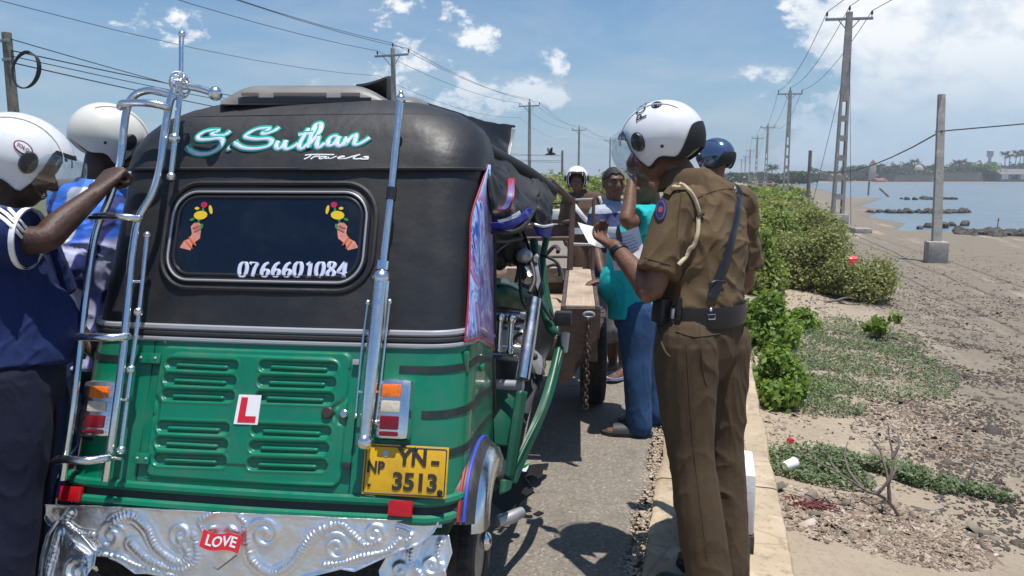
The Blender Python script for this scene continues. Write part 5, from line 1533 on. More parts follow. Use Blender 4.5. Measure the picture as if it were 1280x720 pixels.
pole = ptube([(500, 127), (489, 240), (479, 330)], .075, .0125, 'ornament_pole')
b = MB(); P_ = cr([planeR(477, 345, .09), planeR(466, 450, .10), planeR(456, 548, .09)], 8); n = len(P_)
b.tube(P_, [.021 + .004 * math.sin(math.pi * min(1, i / n * 1.2)) - .004 * i / n for i in range(n)], 14); b.build('pole_sleeve', M_CHROME, pole)
for x, y, o_, r in ((501, 124, .075, .017), (477, 348, .085, .030), (455.5, 552, .09, .026)): ball(x, y, o_, r, pole)
ptube([(479.5, 327), (478, 338)], .08, .022, 'collar', parent=pole, seg=14); ball(501.5, 116, .075, .008, pole, 'finial')
ptube([(481, 352), (473, 425)], .085, .019, 'pole_sleeve', parent=pole, seg=14)
b = MB(); b.tube([planeR(490, 235, .075), planeR(488.5, 250, .075)], .0165, 12); b.build('collar', M_BRIM, pole)
for pts in ([(460, 378), (452, 440), (445, 520)], [(487, 377), (480, 440), (470, 528)]):
    q = ptube(pts, .07, .0042, 'thin_rod', parent=pole); ball(pts[0][0], pts[0][1], .07, .009, q); ball(pts[-1][0], pts[-1][1], .07, .008, q)
ptube([(449, 490), (474, 490)], .075, .004, 'link', parent=pole)

# ---- side curtain poster
def poster_material():
    m = bpy.data.materials.new('poster_print'); m.use_nodes = True; t = m.node_tree; t.nodes.clear(); N = NT(t)
    p = N.n('ShaderNodeBsdfPrincipled'); o = N.n('ShaderNodeOutputMaterial'); t.links.new(p.outputs[0], o.inputs[0])
    co = N.n('ShaderNodeTexCoord').outputs['Object']; v = N.scalev(co, (1, 2.2, .75))
    n1 = N.noise(v, 5.5, 4, .55, 2.2); n2 = N.noise(v, 9, 3, .5, 1.5); sp = N.n('ShaderNodeSeparateXYZ'); N.put(sp.inputs[0], co)
    col = N.ramp(n1, [(.30, (.015, .02, .12)), (.40, (.03, .10, .42)), (.47, (.34, .48, .74)), (.52, (.16, .09, .32)), (.60, (.42, .20, .36)), (.66, (.10, .07, .30)), (.74, (.52, .45, .62))])
    col = N.mix(N.mapr(n2, .55, .62), col, (.10, .05, .22))
    col = N.mix(N.mapr(sp.outputs[2], 1.42, 1.5), col, (.30, .45, .70))
    N.put(p.inputs['Base Color'], col); p.inputs['Roughness'].default_value = .35
    return m
P = []
for i in range(22):
    z = .985 + .56 * i / 21; row = []
    for j in range(9):
        u = j / 8; y = surfY(.60, z) + .026 + (.62 - surfY(.60, z) - .026) * u
        if z > 1.34: y += ((z - 1.34) / .205) ** 2.2 * .13 * (1 - u)
        w = wR(z); c = cR(z); dx = 0
        yc = surfY(w - c, z) + c
        x = w + .006
        if y < yc: x = w - c + math.sqrt(max(c * c - (yc - y) ** 2, 0)) + .006
        row.append((x + .008 + .004 * math.sin(j * 1.3 + i * .3), y - .016 * (1 - u) ** .5, z - belt_drop(x, y) * max(0, 1 - (z - .985) / .5) * 1.15))
    P.append(row)
cur = MB().sheet(P, .004).build('side_curtain', poster_material(), tuk, angle=None)
edge = [P[i][0] for i in range(22)]; M_PIP = mat('red_piping', (.36, .02, .03), .5); M_PIPB = mat('blue_piping', (.04, .07, .5), .4)
b = MB(); b.tube(edge, .0032, 6); b.build('piping', M_PIP, cur)
b = MB(); b.tube(P[0], .0035, 6); b.build('piping', M_PIP, cur)
b = MB(); b.tube([P[i][-1] for i in range(22)], .010, 6); b.build('curtain_hem', M_VINYL, cur)

# ---- wheels, arches
M_TYRE = mat('tyre_rubber', (.035, .033, .032), .8, var=.35, vscale=12, bump=.004, bscale=60, dirt=(.14, .11, .085), dscale=6, damt=.6)
M_RIM = mat('wheel_rim', (.45, .45, .46), .4, .7, dirt=(.2, .17, .13), dscale=8)
def wheel(x, y, r, w, parent, out=1, name='wheel'):
    Mx = Matrix.Translation((x, y, r)) @ Matrix.Rotation(R(90) * out, 4, 'Y')
    b = MB(); b.lathe([(r * .55, -w * .42), (r * .78, -w * .5), (r * .93, -w * .46), (r, -w * .3), (r, -w * .05), (r * .985, 0), (r, w * .05), (r, w * .3), (r * .93, w * .46), (r * .78, w * .5), (r * .55, w * .42), (r * .55, -w * .42)], Mx, 40)
    ty = b.build(name, M_TYRE, parent)
    b = MB()
    for k in range(36):
        a = 2 * math.pi * k / 36
        for s in (-1, 1): b.box((0, 0, 0), (.012, w * .3, .006), Mx @ Matrix.Rotation(a, 4, 'Z') @ Matrix.Translation((r, 0, s * w * .22)) @ Matrix.Rotation(R(90), 4, 'Y') @ Matrix.Rotation(R(90) , 4, 'Z') @ Matrix.Rotation(.5 * s, 4, 'Z'))
    b.build('tread', M_TYRE, ty)
    b = MB(); b.lathe([(r * .57, w * .36), (r * .5, w * .30), (r * .42, w * .12), (r * .2, w * .10), (r * .18, w * .28), (r * .1, w * .32), (0, w * .32)], Mx, 28)
    for k in range(8):
        a = 2 * math.pi * k / 8; b.box((r * .33, 0, w * .16), (r * .26, r * .06, w * .12), Mx @ Matrix.Rotation(a, 4, 'Z'), .003)
    b.lathe([(r * .57, -w * .36), (r * .3, -w * .1), (0, -w * .1)], Mx, 20); b.build('rim', M_RIM, ty)
    return ty
wheel(.625, .34, .205, .105, tuk, 1); wheel(-.625, .34, .205, .105, tuk, -1)
M_ARCH = mat('arch_black', (.03, .028, .027), .3, var=.3, dirt=(.12, .1, .08), dscale=6)
for s in (1, -1):
    ac = (.275, .375)
    prof = [(.55, .262), (.59, .276), (.64, .278), (.685, .268), (.705, .25), (.712, .222)]
    P = []
    for k in range(25):
        a = R(164 - 140 * k / 24); P.append([(s * x, ac[0] + r * math.cos(a), ac[1] + .02 + r * math.sin(a) * .86) for x, r in prof])
    ar = MB().sheet(P, .006).build('wheel_arch', M_ARCH, tuk)
    P = [[(s * x, ac[0] + r * math.cos(a), ac[1] + .02 + r * math.sin(a) * .86) for x, r in ((.698, .252), (.722, .238), (.738, .20), (.736, .150), (.716, .115))] for a in [R(172 - 120 * k / 20) for k in range(21)]]
    MB().sheet(P, .005).build('arch_skirt', M_CHROME, ar)
    P = [[(s * x, ac[0] + r * math.cos(a), ac[1] + .02 + r * math.sin(a) * .86) for x, r in ((.545, .255), (.555, .286), (.585, .292), (.615, .288))] for a in [R(166 - 140 * k / 20) for k in range(21)]]
    MB().sheet(P, .004).build('arch_trim', M_CHROME, ar)
    for x, r, m in ((.655, .2785, M_PIP), (.672, .2745, M_PIPB)):
        b = MB(); b.tube([(s * (x + .006), ac[0] + r * math.cos(a), ac[1] + .02 + r * math.sin(a) * .86) for a in [R(162 - 130 * k / 24) for k in range(25)]], .0055, 6); b.build('arch_stripe', m, ar)
    # silencer / axle ends below
b = MB(); b.tube([L(622, 652, 2.75), L(640, 646, 2.78), L(652, 640, 2.82)], [.02, .024, .02], 12); b.build('exhaust_pipe', M_RIM, tuk)
b = MB(); b.sphere(L(607, 676, 2.62), (.022, .03, .034), 12, 8); b.build('axle_cap', M_CHROME, tuk)
# chassis floor and dark inside
b = MB(); b.box((0, .82, .42), (1.24, 1.5, .05), None, .01); b.build('floor_pan', M_GREEN2, tuk)
b = MB(); b.box((0, .30, .68), (1.20, .08, .46), None, .02); b.build('engine_bulkhead', M_INT, tuk)
b = MB(); b.box((-.05, .72, .66), (1.06, .50, .14), None, .04); b.build('seat', M_VINYL, tuk)
b = MB(); b.box((-.05, .47, .98), (1.06, .10, .58), Matrix.Translation((0, 0, 0)), .04); b.build('seat_back', M_VINYL, tuk)
b = MB(); b.box((0, .72, .50), (1.02, .46, .14), None, .01); b.build('seat_box', M_GREEN2, tuk)
b = MB(); b.box((-.655, 1.0, 1.18), (.02, .9, .7), None, .006); b.build('left_curtain', M_VINYL, tuk)
b = MB(); b.box((0, .33, .36), (.9, .3, .16), None, .03); b.build('engine', M_INT, tuk)
b = MB(); b.tube([(-.6, .34, .205), (.6, .34, .205)], .03, 10); b.build('axle', M_INT, tuk)

# ---- the crushed front, bent out to the right of the body
def dtube(name, pts, r, m, parent=tuk, n=5, seg=10):
    P_ = [L(*p) for p in pts]; b = MB(); Q = cr(P_, n) if len(P_) > 2 else P_
    b.tube(Q, r, seg); return b.build(name, m, parent)
def dsheet(name, rows, th, m, parent=tuk, sm=8, crumple=0.0, seed=0):
    """rows of (px, py, depth) turned into a smooth sheet"""
    A = [cr([L(*p) for p in r_], sm) for r_ in rows]
    cols_ = [cr([A[i][j] for i in range(len(A))], sm) for j in range(len(A[0]))]
    P_ = [[cols_[j][i] for j in range(len(cols_))] for i in range(len(cols_[0]))]
    if crumple:
        for i, r_ in enumerate(P_):
            for j, p in enumerate(r_):
                r_[j] = p + Vector((mnoise.noise(p * 7 + Vector((seed, 0, 0))), mnoise.noise(p * 7 + Vector((0, seed, 5))), mnoise.noise(p * 9 + Vector((3, 1, seed))))) * crumple + Vector((.5, -.7, .2)) * (crumple * 1.1 * ((1 - abs(mnoise.noise(Vector((p.x * 17 + p.z * 9, p.y * 15, p.z * 11 + seed))))) ** 4 - .4))
    return MB().sheet(P_, th).build(name, m, parent, angle=None)
# raised roof flap
dsheet('roof_flap', [[(512, 152, 2.9), (545, 160, 3.0), (590, 180, 3.2), (632, 203, 3.35)], [(516, 138, 2.95), (555, 148, 3.1), (600, 166, 3.3), (637, 182, 3.45)], [(521, 125, 3.0), (560, 139, 3.15), (605, 152, 3.35), (643, 158, 3.5)]], .02, mat('roof_board', (.008, .009, .012), .5, var=.3), crumple=.006)
dsheet('flap_edge', [[(640, 160, 3.47), (636, 180, 3.44), (632, 203, 3.36)], [(644, 160, 3.46), (640, 180, 3.43), (636, 204, 3.35)]], .006, M_TRIM)
dtube('roof_edge', [(560, 160, 2.9), (590, 178, 3.05), (625, 198, 3.3), (660, 218, 3.5), (690, 240, 3.65)], .035, M_VINYL)
dsheet('roof_skin', [[(545, 150, 2.85), (590, 172, 3.1), (640, 202, 3.4), (690, 236, 3.7)], [(580, 190, 2.75), (605, 205, 3.0), (650, 226, 3.3), (692, 252, 3.6)]], .008, M_VINYL, crumple=.012, seed=2)
# torn hood hanging down, with piping
dsheet('torn_hood', [[(596, 196, 2.78), (620, 205, 3.0), (648, 218, 3.2), (668, 228, 3.3)], [(604, 214, 2.72), (626, 222, 2.86), (650, 238, 3.02), (672, 248, 3.16)], [(612, 244, 2.70), (632, 252, 2.78), (654, 258, 2.88), (672, 262, 3.05)], [(614, 270, 2.72), (632, 272, 2.74), (652, 270, 2.82), (668, 264, 3.0)], [(615, 289, 2.75), (635, 290, 2.74), (652, 283, 2.82), (667, 262, 2.97)]], .01, M_VINYL, crumple=.02, seed=4)
M_BLUEV = mat('blue_vinyl', (.02, .035, .34), .45, var=.4, vscale=30); M_SILV = mat('silver_tape', (.62, .62, .66), .3, .4)
dsheet('hood_band', [[(615, 288, 2.72), (634, 289, 2.71), (650, 281, 2.78), (663, 264, 2.91)], [(614, 281, 2.70), (633, 282, 2.69), (648, 274, 2.76), (658, 260, 2.87)]], .004, M_BLUEV, crumple=.02, seed=4)
dsheet('hood_tape', [[(626, 282, 2.675), (638, 279, 2.69), (650, 270, 2.75)], [(624, 279, 2.67), (636, 275, 2.685), (648, 266, 2.745)]], .004, M_SILV, crumple=.02, seed=4)
dtube('hood_piping', [(614, 290, 2.71), (636, 291, 2.70), (654, 283, 2.78), (668, 262, 2.93)], .008, M_VINYL)
_bd = dsheet('hood_badge', [[(622, 262, 2.655), (630, 256, 2.655), (634, 242, 2.665), (635, 224, 2.74)], [(629, 265, 2.65), (638, 260, 2.65), (643, 244, 2.66), (643, 223, 2.73)]], .005, M_PIP)
dsheet('badge_field', [[(625, 260.5, 2.646), (631, 256, 2.646), (635.5, 242, 2.656), (637, 227, 2.73)], [(630, 262.5, 2.642), (636.5, 258, 2.642), (641, 244, 2.652), (641, 226, 2.72)]], .004, mat('badge_blue', (.10, .13, .36), .5, var=.3, vscale=40), _bd)
dsheet('torn_hood', [[(664, 222, 3.3), (680, 230, 3.42), (692, 244, 3.5)], [(668, 244, 3.15), (682, 250, 3.2), (693, 258, 3.3)], [(668, 262, 3.12), (682, 268, 3.12), (692, 270, 3.25)], [(664, 280, 3.12), (678, 284, 3.12), (690, 282, 3.22)]], .01, M_VINYL, crumple=.02, seed=9)
dtube('hood_piping', [(664, 279, 3.10), (678, 283, 3.10), (691, 281, 3.2)], .006, M_SILV)
dsheet('hood_band', [[(666, 282, 3.11), (678, 286, 3.11), (690, 284, 3.2)], [(672, 294, 3.13), (680, 296, 3.13), (687, 297, 3.2)]], .004, M_BLUEV)
dsheet('torn_hood', [[(600, 198, 2.95), (612, 210, 3.05), (630, 224, 3.25)], [(606, 230, 3.0), (620, 240, 3.1), (640, 250, 3.3)], [(612, 262, 3.05), (626, 280, 3.15), (650, 286, 3.3)]], .008, M_INT, crumple=.03, seed=6)
# dark cabin behind the wreck: crushed dashboard, firewall, bulkhead
dsheet('crushed_bulkhead', [[(612, 345, 3.3), (640, 350, 3.4), (668, 362, 3.5), (688, 380, 3.55)], [(612, 410, 3.35), (640, 420, 3.45), (668, 430, 3.5), (690, 430, 3.55)], [(612, 480, 3.3), (635, 500, 3.3), (660, 500, 3.35), (680, 470, 3.45)]], .02, M_INT, crumple=.02, seed=3)
dsheet('dash_panel', [[(612, 350, 3.1), (635, 352, 3.2), (655, 362, 3.35), (672, 376, 3.5)], [(614, 362, 3.0), (640, 366, 3.1), (660, 376, 3.25), (672, 388, 3.4)], [(612, 384, 3.05), (640, 384, 3.15), (660, 392, 3.3), (670, 400, 3.4)]], .012, M_GREEN2, crumple=.01)
dsheet('wind_shield_rim', [[(614, 348, 3.05), (634, 350, 3.15), (650, 360, 3.25)], [(616, 354, 3.0), (636, 357, 3.1), (648, 364, 3.2)]], .01, M_GREEN)
for y0, y1, r in ((391, 395, .016), (406, 408, .011), (446, 449, .015)):
    dtube('crash_bar', [(612, y0, 3.0), (640, (y0 + y1) / 2, 2.98), (661, y1, 2.96)], r, M_CHROME)
for x, y0, y1 in ((625, 397, 436), (639, 399, 438)):
    o = dtube('guard_rod', [(x, y0, 2.93), (x - 2, y1, 2.93)], .011, M_CHROME); _q = [MB().sphere(L(*a_), r_, 12, 8).build('ball', M_CHROME, o) for a_, r_ in (((x, y0, 2.93), .020), ((x - 2, y1, 2.93), .016))]
dtube('crash_bar', [(610, 432, 2.96), (640, 433, 2.95), (656, 436, 2.95)], .008, M_CHROME)
M_CREAM = mat('pale_panel', (.56, .54, .50), .4, var=.12, vscale=6, dirt=(.2, .17, .13), dscale=7)
dsheet('engine_cover', [[(612, 414, 3.12), (635, 414, 3.14), (660, 414, 3.2)], [(613, 428, 3.08), (638, 430, 3.1), (664, 432, 3.16)], [(616, 437, 3.1), (640, 439, 3.14), (670, 441, 3.2)]], .02, M_CREAM)
b = MB(); b.lathe([(.028, -.02), (.028, .012), (.02, .02), (0, .02)], Matrix.Translation(L(653, 421, 3.02)) @ Matrix.Rotation(R(90), 4, 'X'), 14); b.build('dial', M_TRIM, tuk)
dtube('hose', [(640, 436, 3.0), (642, 424, 2.99), (652, 417, 3.0), (660, 420, 3.05)], .006, M_BLACK)
dsheet('bracket', [[(663, 434, 3.05), (670, 440, 3.06), (676, 446, 3.08)], [(664, 452, 3.04), (672, 456, 3.05), (677, 458, 3.07)], [(668, 464, 3.05), (672, 468, 3.05), (675, 468, 3.06)]], .012, M_TRIM)
b = MB(); b.sphere(L(668, 446, 3.0), .014, 10, 8); b.build('bolt', M_BLACK, tuk)
dtube('front_post', [(668, 374, 2.95), (661, 425, 2.88), (653, 474, 2.82)], .027, M_CHROME, seg=16)
dtube('green_pillar', [(667, 300, 3.35), (671, 340, 3.30), (680, 385, 3.25), (688, 410, 3.22), (696, 416, 3.22)], .019, M_GREEN2)
dtube('green_pillar', [(683, 298, 3.4), (678, 330, 3.38), (684, 372, 3.34), (692, 410, 3.3)], .015, M_GREEN2)
dsheet('door_frame', [[(698, 422, 3.2), (703, 418, 3.2), (708, 420, 3.22)], [(676, 500, 3.0), (684, 498, 3.0), (690, 496, 3.02)], [(646, 570, 2.84), (652, 574, 2.84), (656, 576, 2.86)], [(636, 600, 2.78), (641, 604, 2.78), (645, 604, 2.8)]], .010, M_GREEN2)
dtube('door_frame', [(707, 416, 3.19), (704, 440, 3.17)], .018, M_CREAM)
dtube('door_frame', [(704, 432, 3.17), (684, 500, 3.0), (655, 560, 2.85), (640, 592, 2.79)], .007, M_GREEN2)
dsheet('foot_board', [[(612, 484, 2.98), (632, 487, 3.0), (652, 484, 3.05)], [(616, 520, 2.9), (634, 524, 2.92), (650, 520, 2.98)], [(618, 556, 2.86), (634, 558, 2.88), (644, 552, 2.94)]], .012, M_GREEN2)
dtube('sill_bar', [(612, 480, 2.93), (632, 481, 2.92), (654, 482, 2.90)], .020, M_TRIM)
dsheet('step_post', [[(646, 490, 2.80), (652, 488, 2.80), (658, 490, 2.82)], [(638, 540, 2.76), (644, 540, 2.76), (650, 540, 2.78)], [(630, 596, 2.74), (635, 598, 2.74), (640, 598, 2.76)]], .012, M_GREEN2)
dsheet('step_post', [[(626, 600, 2.72), (632, 600, 2.72), (639, 602, 2.74)], [(624, 618, 2.70), (630, 616, 2.70), (637, 612, 2.72)]], .015, M_GREEN2)
dsheet('cabin_floor', [[(612, 500, 3.1), (640, 520, 3.1), (672, 480, 3.3)], [(618, 600, 2.8), (630, 600, 2.82), (640, 585, 2.9)]], .02, M_INT)
dtube('fork_tube', [(640, 302, 3.2), (650, 326, 3.14), (655, 340, 3.1)], .022, M_INT)
dtube('fork_tube', [(655, 338, 3.1), (662, 350, 3.07)], .026, M_CHROME)
b = MB(); b.sphere(L(655, 320, 3.1), (.035, .03, .03), 12, 8); b.build('brake_clamp', M_TRIM, tuk)
dtube('handle_bar', [(644, 308, 3.18), (660, 322, 3.12), (668, 348, 3.06), (662, 366, 3.02)], .010, M_BLACK)
for pts in ([(648, 290, 3.2), (650, 330, 3.1), (652, 372, 3.05), (668, 400, 3.1)], [(654, 290, 3.2), (664, 318, 3.15), (670, 330, 3.1)], [(672, 330, 3.2), (676, 350, 3.2), (674, 372, 3.2), (690, 400, 3.2)], [(642, 300, 3.15), (648, 330, 3.1), (645, 352, 3.05)], [(676, 318, 3.3), (696, 328, 3.25), (700, 345, 3.25)], [(608, 300, 2.75), (630, 302, 2.9), (652, 298, 3.05)], [(611, 322, 2.8), (628, 308, 2.9), (640, 300, 3.0)]):
    dtube('cable', pts, .007, M_BLACK)
dsheet('broken_bracket', [[(668, 322, 3.12), (672, 318, 3.12)], [(668, 346, 3.10), (674, 340, 3.10)], [(672, 362, 3.1), (676, 352, 3.1)]], .012, M_TRIM, crumple=.015)
dsheet('crumpled_lining', [[(612, 296, 2.95), (630, 296, 3.05), (650, 292, 3.2)], [(612, 312, 3.0), (632, 318, 3.1), (648, 314, 3.2)], [(616, 330, 3.05), (628, 328, 3.15), (640, 322, 3.2)]], .012, M_INT, crumple=.05, seed=5)
b = MB(); b.box(tuple(L(704, 398, 3.15)), (.07, .05, .06), Matrix.Identity(4), .008); b.build('hinge_block', M_BLACK, tuk)
# broken piece lying on the road
pz = gnd(655, 598, 0.01); t = empty('plastic_debris', pz, 'broken black plastic panel with a green and white sticker lying on the asphalt', 'debris')
P = [[(x * .10 - .02 + .02 * mnoise.noise((x * 3, y * 3, 1)), y * .085, .035 + .03 * mnoise.noise((x * 1.5, y * 1.7, 4)) + .03 * x * .3) for y in (-1, -.5, 0, .5, 1.1)] for x in (-1, -.5, 0, .4, .8, 1.2)]
MB().sheet(P, .008).build('panel', M_DARK, t); b = MB(); b.sheet([[(x * .1 - .03, y * .085, .052 + .02 * x + .03 * mnoise.noise((x * 1.5, y * 1.7, 4))) for y in (-.5, 0, .45)] for x in (-.5, 0, .5)], .003); st = b.build('sticker', mat('sticker_pale', (.5, .55, .6), .4), t)
b = MB(); b.tube(cr([(-.05, -.03, .067), (-.02, .0, .068), (0, .005, .068), (.02, .03, .07)], 5), [.004 + .006 * math.sin(math.pi * i / 15) for i in range(16)], 6); b.build('swoosh', mat('swoosh_green', (.05, .4, .08), .4), t)
for k in range(6):
    b = MB(); a = rnd.uniform(0, 6.28); b.sheet([[(i * .02, j * .015, .006 + .006 * mnoise.noise((i, j, k))) for j in range(3)] for i in range(3)], .004)
    o = b.build('shard', M_DARK); c = gnd(rnd.uniform(632, 690), rnd.uniform(600, 650), .0); o.location = c; o.rotation_euler = (0, 0, a); tag(o, 'small shard of black plastic on the asphalt beside the rickshaw wheel', 'debris', 'plastic shards')
pz = gnd(642, 628, .01); b = MB(); P = [[(x * .09, y * .10, .05 + .04 * x + .02 * mnoise.noise((x * 2, y * 2, 7))) for y in (-1, 0, 1)] for x in (-1, -.3, .3, 1)]; b.sheet(P, .01); o = b.build('broken_flap', M_BLACK); o.location = pz; o.rotation_euler = (.2, -.3, .5); tag(o, 'torn black rubber flap on the road under the rickshaw side', 'debris')
# ------------------------------------------------------------------ farm trailer the rickshaw ran into
TRR = YAW - R(4.94)
tc_ = gnd(750, 383, .85)
trl = empty('farm_trailer', (tc_.x, tc_.y, 0), 'brown iron farm trailer with worn wooden side beams and a hanging chain', 'trailer', rz=TRR)
KI = (Matrix.Translation((tc_.x, tc_.y, 0)) @ Matrix.Rotation(TRR, 4, 'Z')).inverted()
M_IRON = mat('rusty_brown_iron', (.075, .050, .042), .6, var=.35, vscale=6, bump=.002, bscale=40, dirt=(.17, .085, .05), dscale=5, damt=.5)
def wood_material():
    m = bpy.data.materials.new('worn_wood'); m.use_nodes = True; t = m.node_tree; t.nodes.clear(); N = NT(t)
    p = N.n('ShaderNodeBsdfPrincipled'); o = N.n('ShaderNodeOutputMaterial'); t.links.new(p.outputs[0], o.inputs[0])
    co = N.n('ShaderNodeTexCoord').outputs['Object']
    gr_ = N.noise(N.scalev(co, (14, 1.1, 14)), 3, 6, .65, .4); st = N.noise(co, 3.5, 5, .6, .4)
    col = N.mix(gr_, (.26, .19, .125), (.55, .44, .33)); col = N.mix(N.math('MULTIPLY', N.mapr(st, .5, .7), .6), col, (.15, .10, .07))
    N.put(p.inputs['Base Color'], col); p.inputs['Roughness'].default_value = .8
    b = N.n('ShaderNodeBump'); b.inputs['Distance'].default_value = .004; N.put(b.inputs['Height'], gr_); t.links.new(b.outputs[0], p.inputs['Normal'])
    return m
M_WOOD = wood_material()
TLEN, TW = 1.62, 1.35
for x0 in (-.20, -TW):
    b = MB(); b.box((x0 + .10, TLEN / 2, .755), (.16, TLEN, .16), None, .006); b.build('side_beam', M_IRON, trl)
    b = MB()
    for x in (x0 + .011, x0 + .189): b.box((x, TLEN / 2, .765), (.022, TLEN + .01, .17), None, .004)
    b.build('side_channel', M_IRON, trl)
    b = MB(); b.box((x0 + .10, TLEN / 2, .842), (.152, TLEN - .01, .022), None, .004); b.build('top_plank', M_WOOD, trl)
b = MB(); b.box((-TW / 2 - .02, TLEN + .05, .80), (TW - .12, .12, .10), None, .006); b.build('front_plank', M_WOOD, trl)
b = MB(); b.box((-TW / 2 - .02, TLEN + .05, .70), (TW, .08, .10), None, .004); b.build('front_channel', M_IRON, trl)
b = MB(); b.box((-TW / 2, .03, .62), (TW - .02, .06, .12), None, .004); b.build('rear_channel', M_IRON, trl)
for k in range(6):
    b = MB(); b.box((-TW + .30 + .16 * k, TLEN / 2 + .03, .655), (.15, TLEN - .08, .03), None, .004); b.build('floor_board', M_WOOD, trl)
def tl(px, py, d): return KI @ at(px, py, d)
def gpx(px, py):  # on the rear plane of the trailer
    o = KI @ CAM; r = KI.to_3x3() @ ray(px, py); return o + r * ((-.012 - o.y) / r.y)
q = [gpx(*p) for p in ((704, 386), (751, 386), (750, 416), (735, 440), (712, 478), (690, 481), (696, 440))]
b = MB(); n = len(q); vs = list(q) + [p + Vector((0, .03, 0)) for p in q]
b.add(vs, [tuple(range(n)), tuple(range(2 * n - 1, n - 1, -1))] + [(i, (i + 1) % n, n + (i + 1) % n, n + i) for i in range(n)]); b.build('gusset_plate', M_IRON, trl, smooth=False)
# hook and chain
hk = gpx(736, 392); b = MB(); b.tube([hk + Vector((.026 * math.cos(a), -.03, .012 * math.sin(a))) for a in [k * math.pi / 8 for k in range(16)]], .007, 7, closed=True); b.build('ring', M_TRIM, trl)
b = MB(); nl = 22; p0, p1 = gpx(735, 396), gpx(731, 508)
for k in range(nl):
    c = p0.lerp(p1, (k + .5) / nl) + Vector((.004 * math.sin(k), -.03, 0)); ln = (p1 - p0).length / nl * .72; fl = k % 2
    b.tube([c + (Vector((math.cos(a) * .013, 0, math.sin(a) * ln)) if fl else Vector((0, math.cos(a) * .013, math.sin(a) * ln))) for a in [q_ * math.pi / 6 for q_ in range(12)]], .0045, 6, closed=True)
b.build('chain', M_IRON, trl)
wc = KI @ gnd(741, 514)
for x, o_ in ((wc.x, 1), (-TW - .02 - (wc.x + .0), -1)):
    w_ = wheel(x, wc.y + .22, .325, .17, trl, o_)
b = MB(); b.tube([(-TW, wc.y + .22, .325), (0, wc.y + .22, .325)], .04, 10); b.build('axle', M_IRON, trl)
for x in (-.25, -TW + .25):
    b = MB(); b.box((x, wc.y + .22, .48), (.06, .7, .05), None, .006); b.box((x, wc.y + .22, .42), (.06, .45, .05), None, .006); b.build('leaf_spring', M_IRON, trl)
# headboard of bars
def tbar(name, pts, r, m=M_IRON, parent=trl):
    b = MB(); b.tube([tl(*p) for p in pts], r, 6); return b.build(name, m, parent)
DH = 5.45
tbar('post', [(716, 247, DH), (712, 342, DH)], .022); tbar('post', [(612, 245, DH + .2), (614, 342, DH + .2)], .022)
tbar('brace', [(688, 226, DH - .1), (715, 252, DH)], .026)
tbar('rail', [(714, 250, DH), (742, 249, DH)], .008, M_TRIM); tbar('rail', [(660, 254, DH), (714, 254, DH)], .008); tbar('rail', [(612, 276, DH), (712, 277, DH)], .014)
tbar('rail', [(714, 305, DH), (742, 306, DH)], .010, M_TRIM); tbar('rail', [(612, 299, DH), (712, 298, DH)], .016); tbar('rail', [(612, 321, DH), (712, 321, DH)], .010)
tbar('post', [(742, 248, DH), (741, 342, DH)], .012)
b = MB(); P = [[tl(px, py, DH + .03) for px in (640, 664, 688, 710)] for py in (281, 297)]; b.sheet(P, .01); b.build('panel', M_IRON, trl)
b = MB(); b.box((-TW / 2, TLEN + .75, .5), (.08, 1.4, .08), None, .006); b.build('draw_bar', M_IRON, trl)
b = MB(); b.tube(cr([tl(683, 334, 5.3), tl(694, 331, 5.3), tl(702, 338, 5.25), tl(705, 352, 5.1)], 5), .012, 7); b.build('cable_loop', M_BLACK, trl)

# the walking tractor pulling it
wp = gnd(693, 372, 0); wp = at(694, 300, 6.5)
trk = empty('walking_tractor', (wp.x, wp.y, 0), 'dark two wheeled tractor mostly hidden in front of the trailer', 'tractor', rz=TRR)
for x in (-.62, .05): wheel(x, .2, .36, .18, trk, 1 if x > -.3 else -1)
M_TRACT = mat('tractor_paint', (.13, .03, .022), .45, var=.3, dirt=(.1, .07, .05), damt=.6)
b = MB(); b.box((-.28, .5, .55), (.34, .9, .34), None, .05); b.build('engine', M_TRACT, trk)
b = MB(); b.box((-.28, .55, .80), (.26, .5, .16), None, .05); b.lathe([(.11, 0), (.11, .14), (.09, .17), (0, .17)], Matrix.Translation((-.38, .9, .72)), 14); b.build('fuel_tank', M_INT, trk)
b = MB(); b.tube([(-.62, .2, .36), (.05, .2, .36)], .045, 10); b.build('axle', M_IRON, trk)
b = MB(); b.box((-.28, -.35, .66), (.36, .32, .09), None, .03); b.build('seat', M_VINYL, trk)
for s in (-1, 1):
    b = MB(); b.tube(cr([(-.28 + s * .1, .3, .7), (-.28 + s * .26, -.1, .92), (-.28 + s * .32, -.5, .95), (-.28 + s * .32, -.66, .94)], 4), .017, 8); b.build('handle_bar', M_IRON, trk)
b = MB(); b.tube([(-.28, -.7, .45), (-.28, .2, .45)], .04, 8); b.build('hitch', M_IRON, trk)
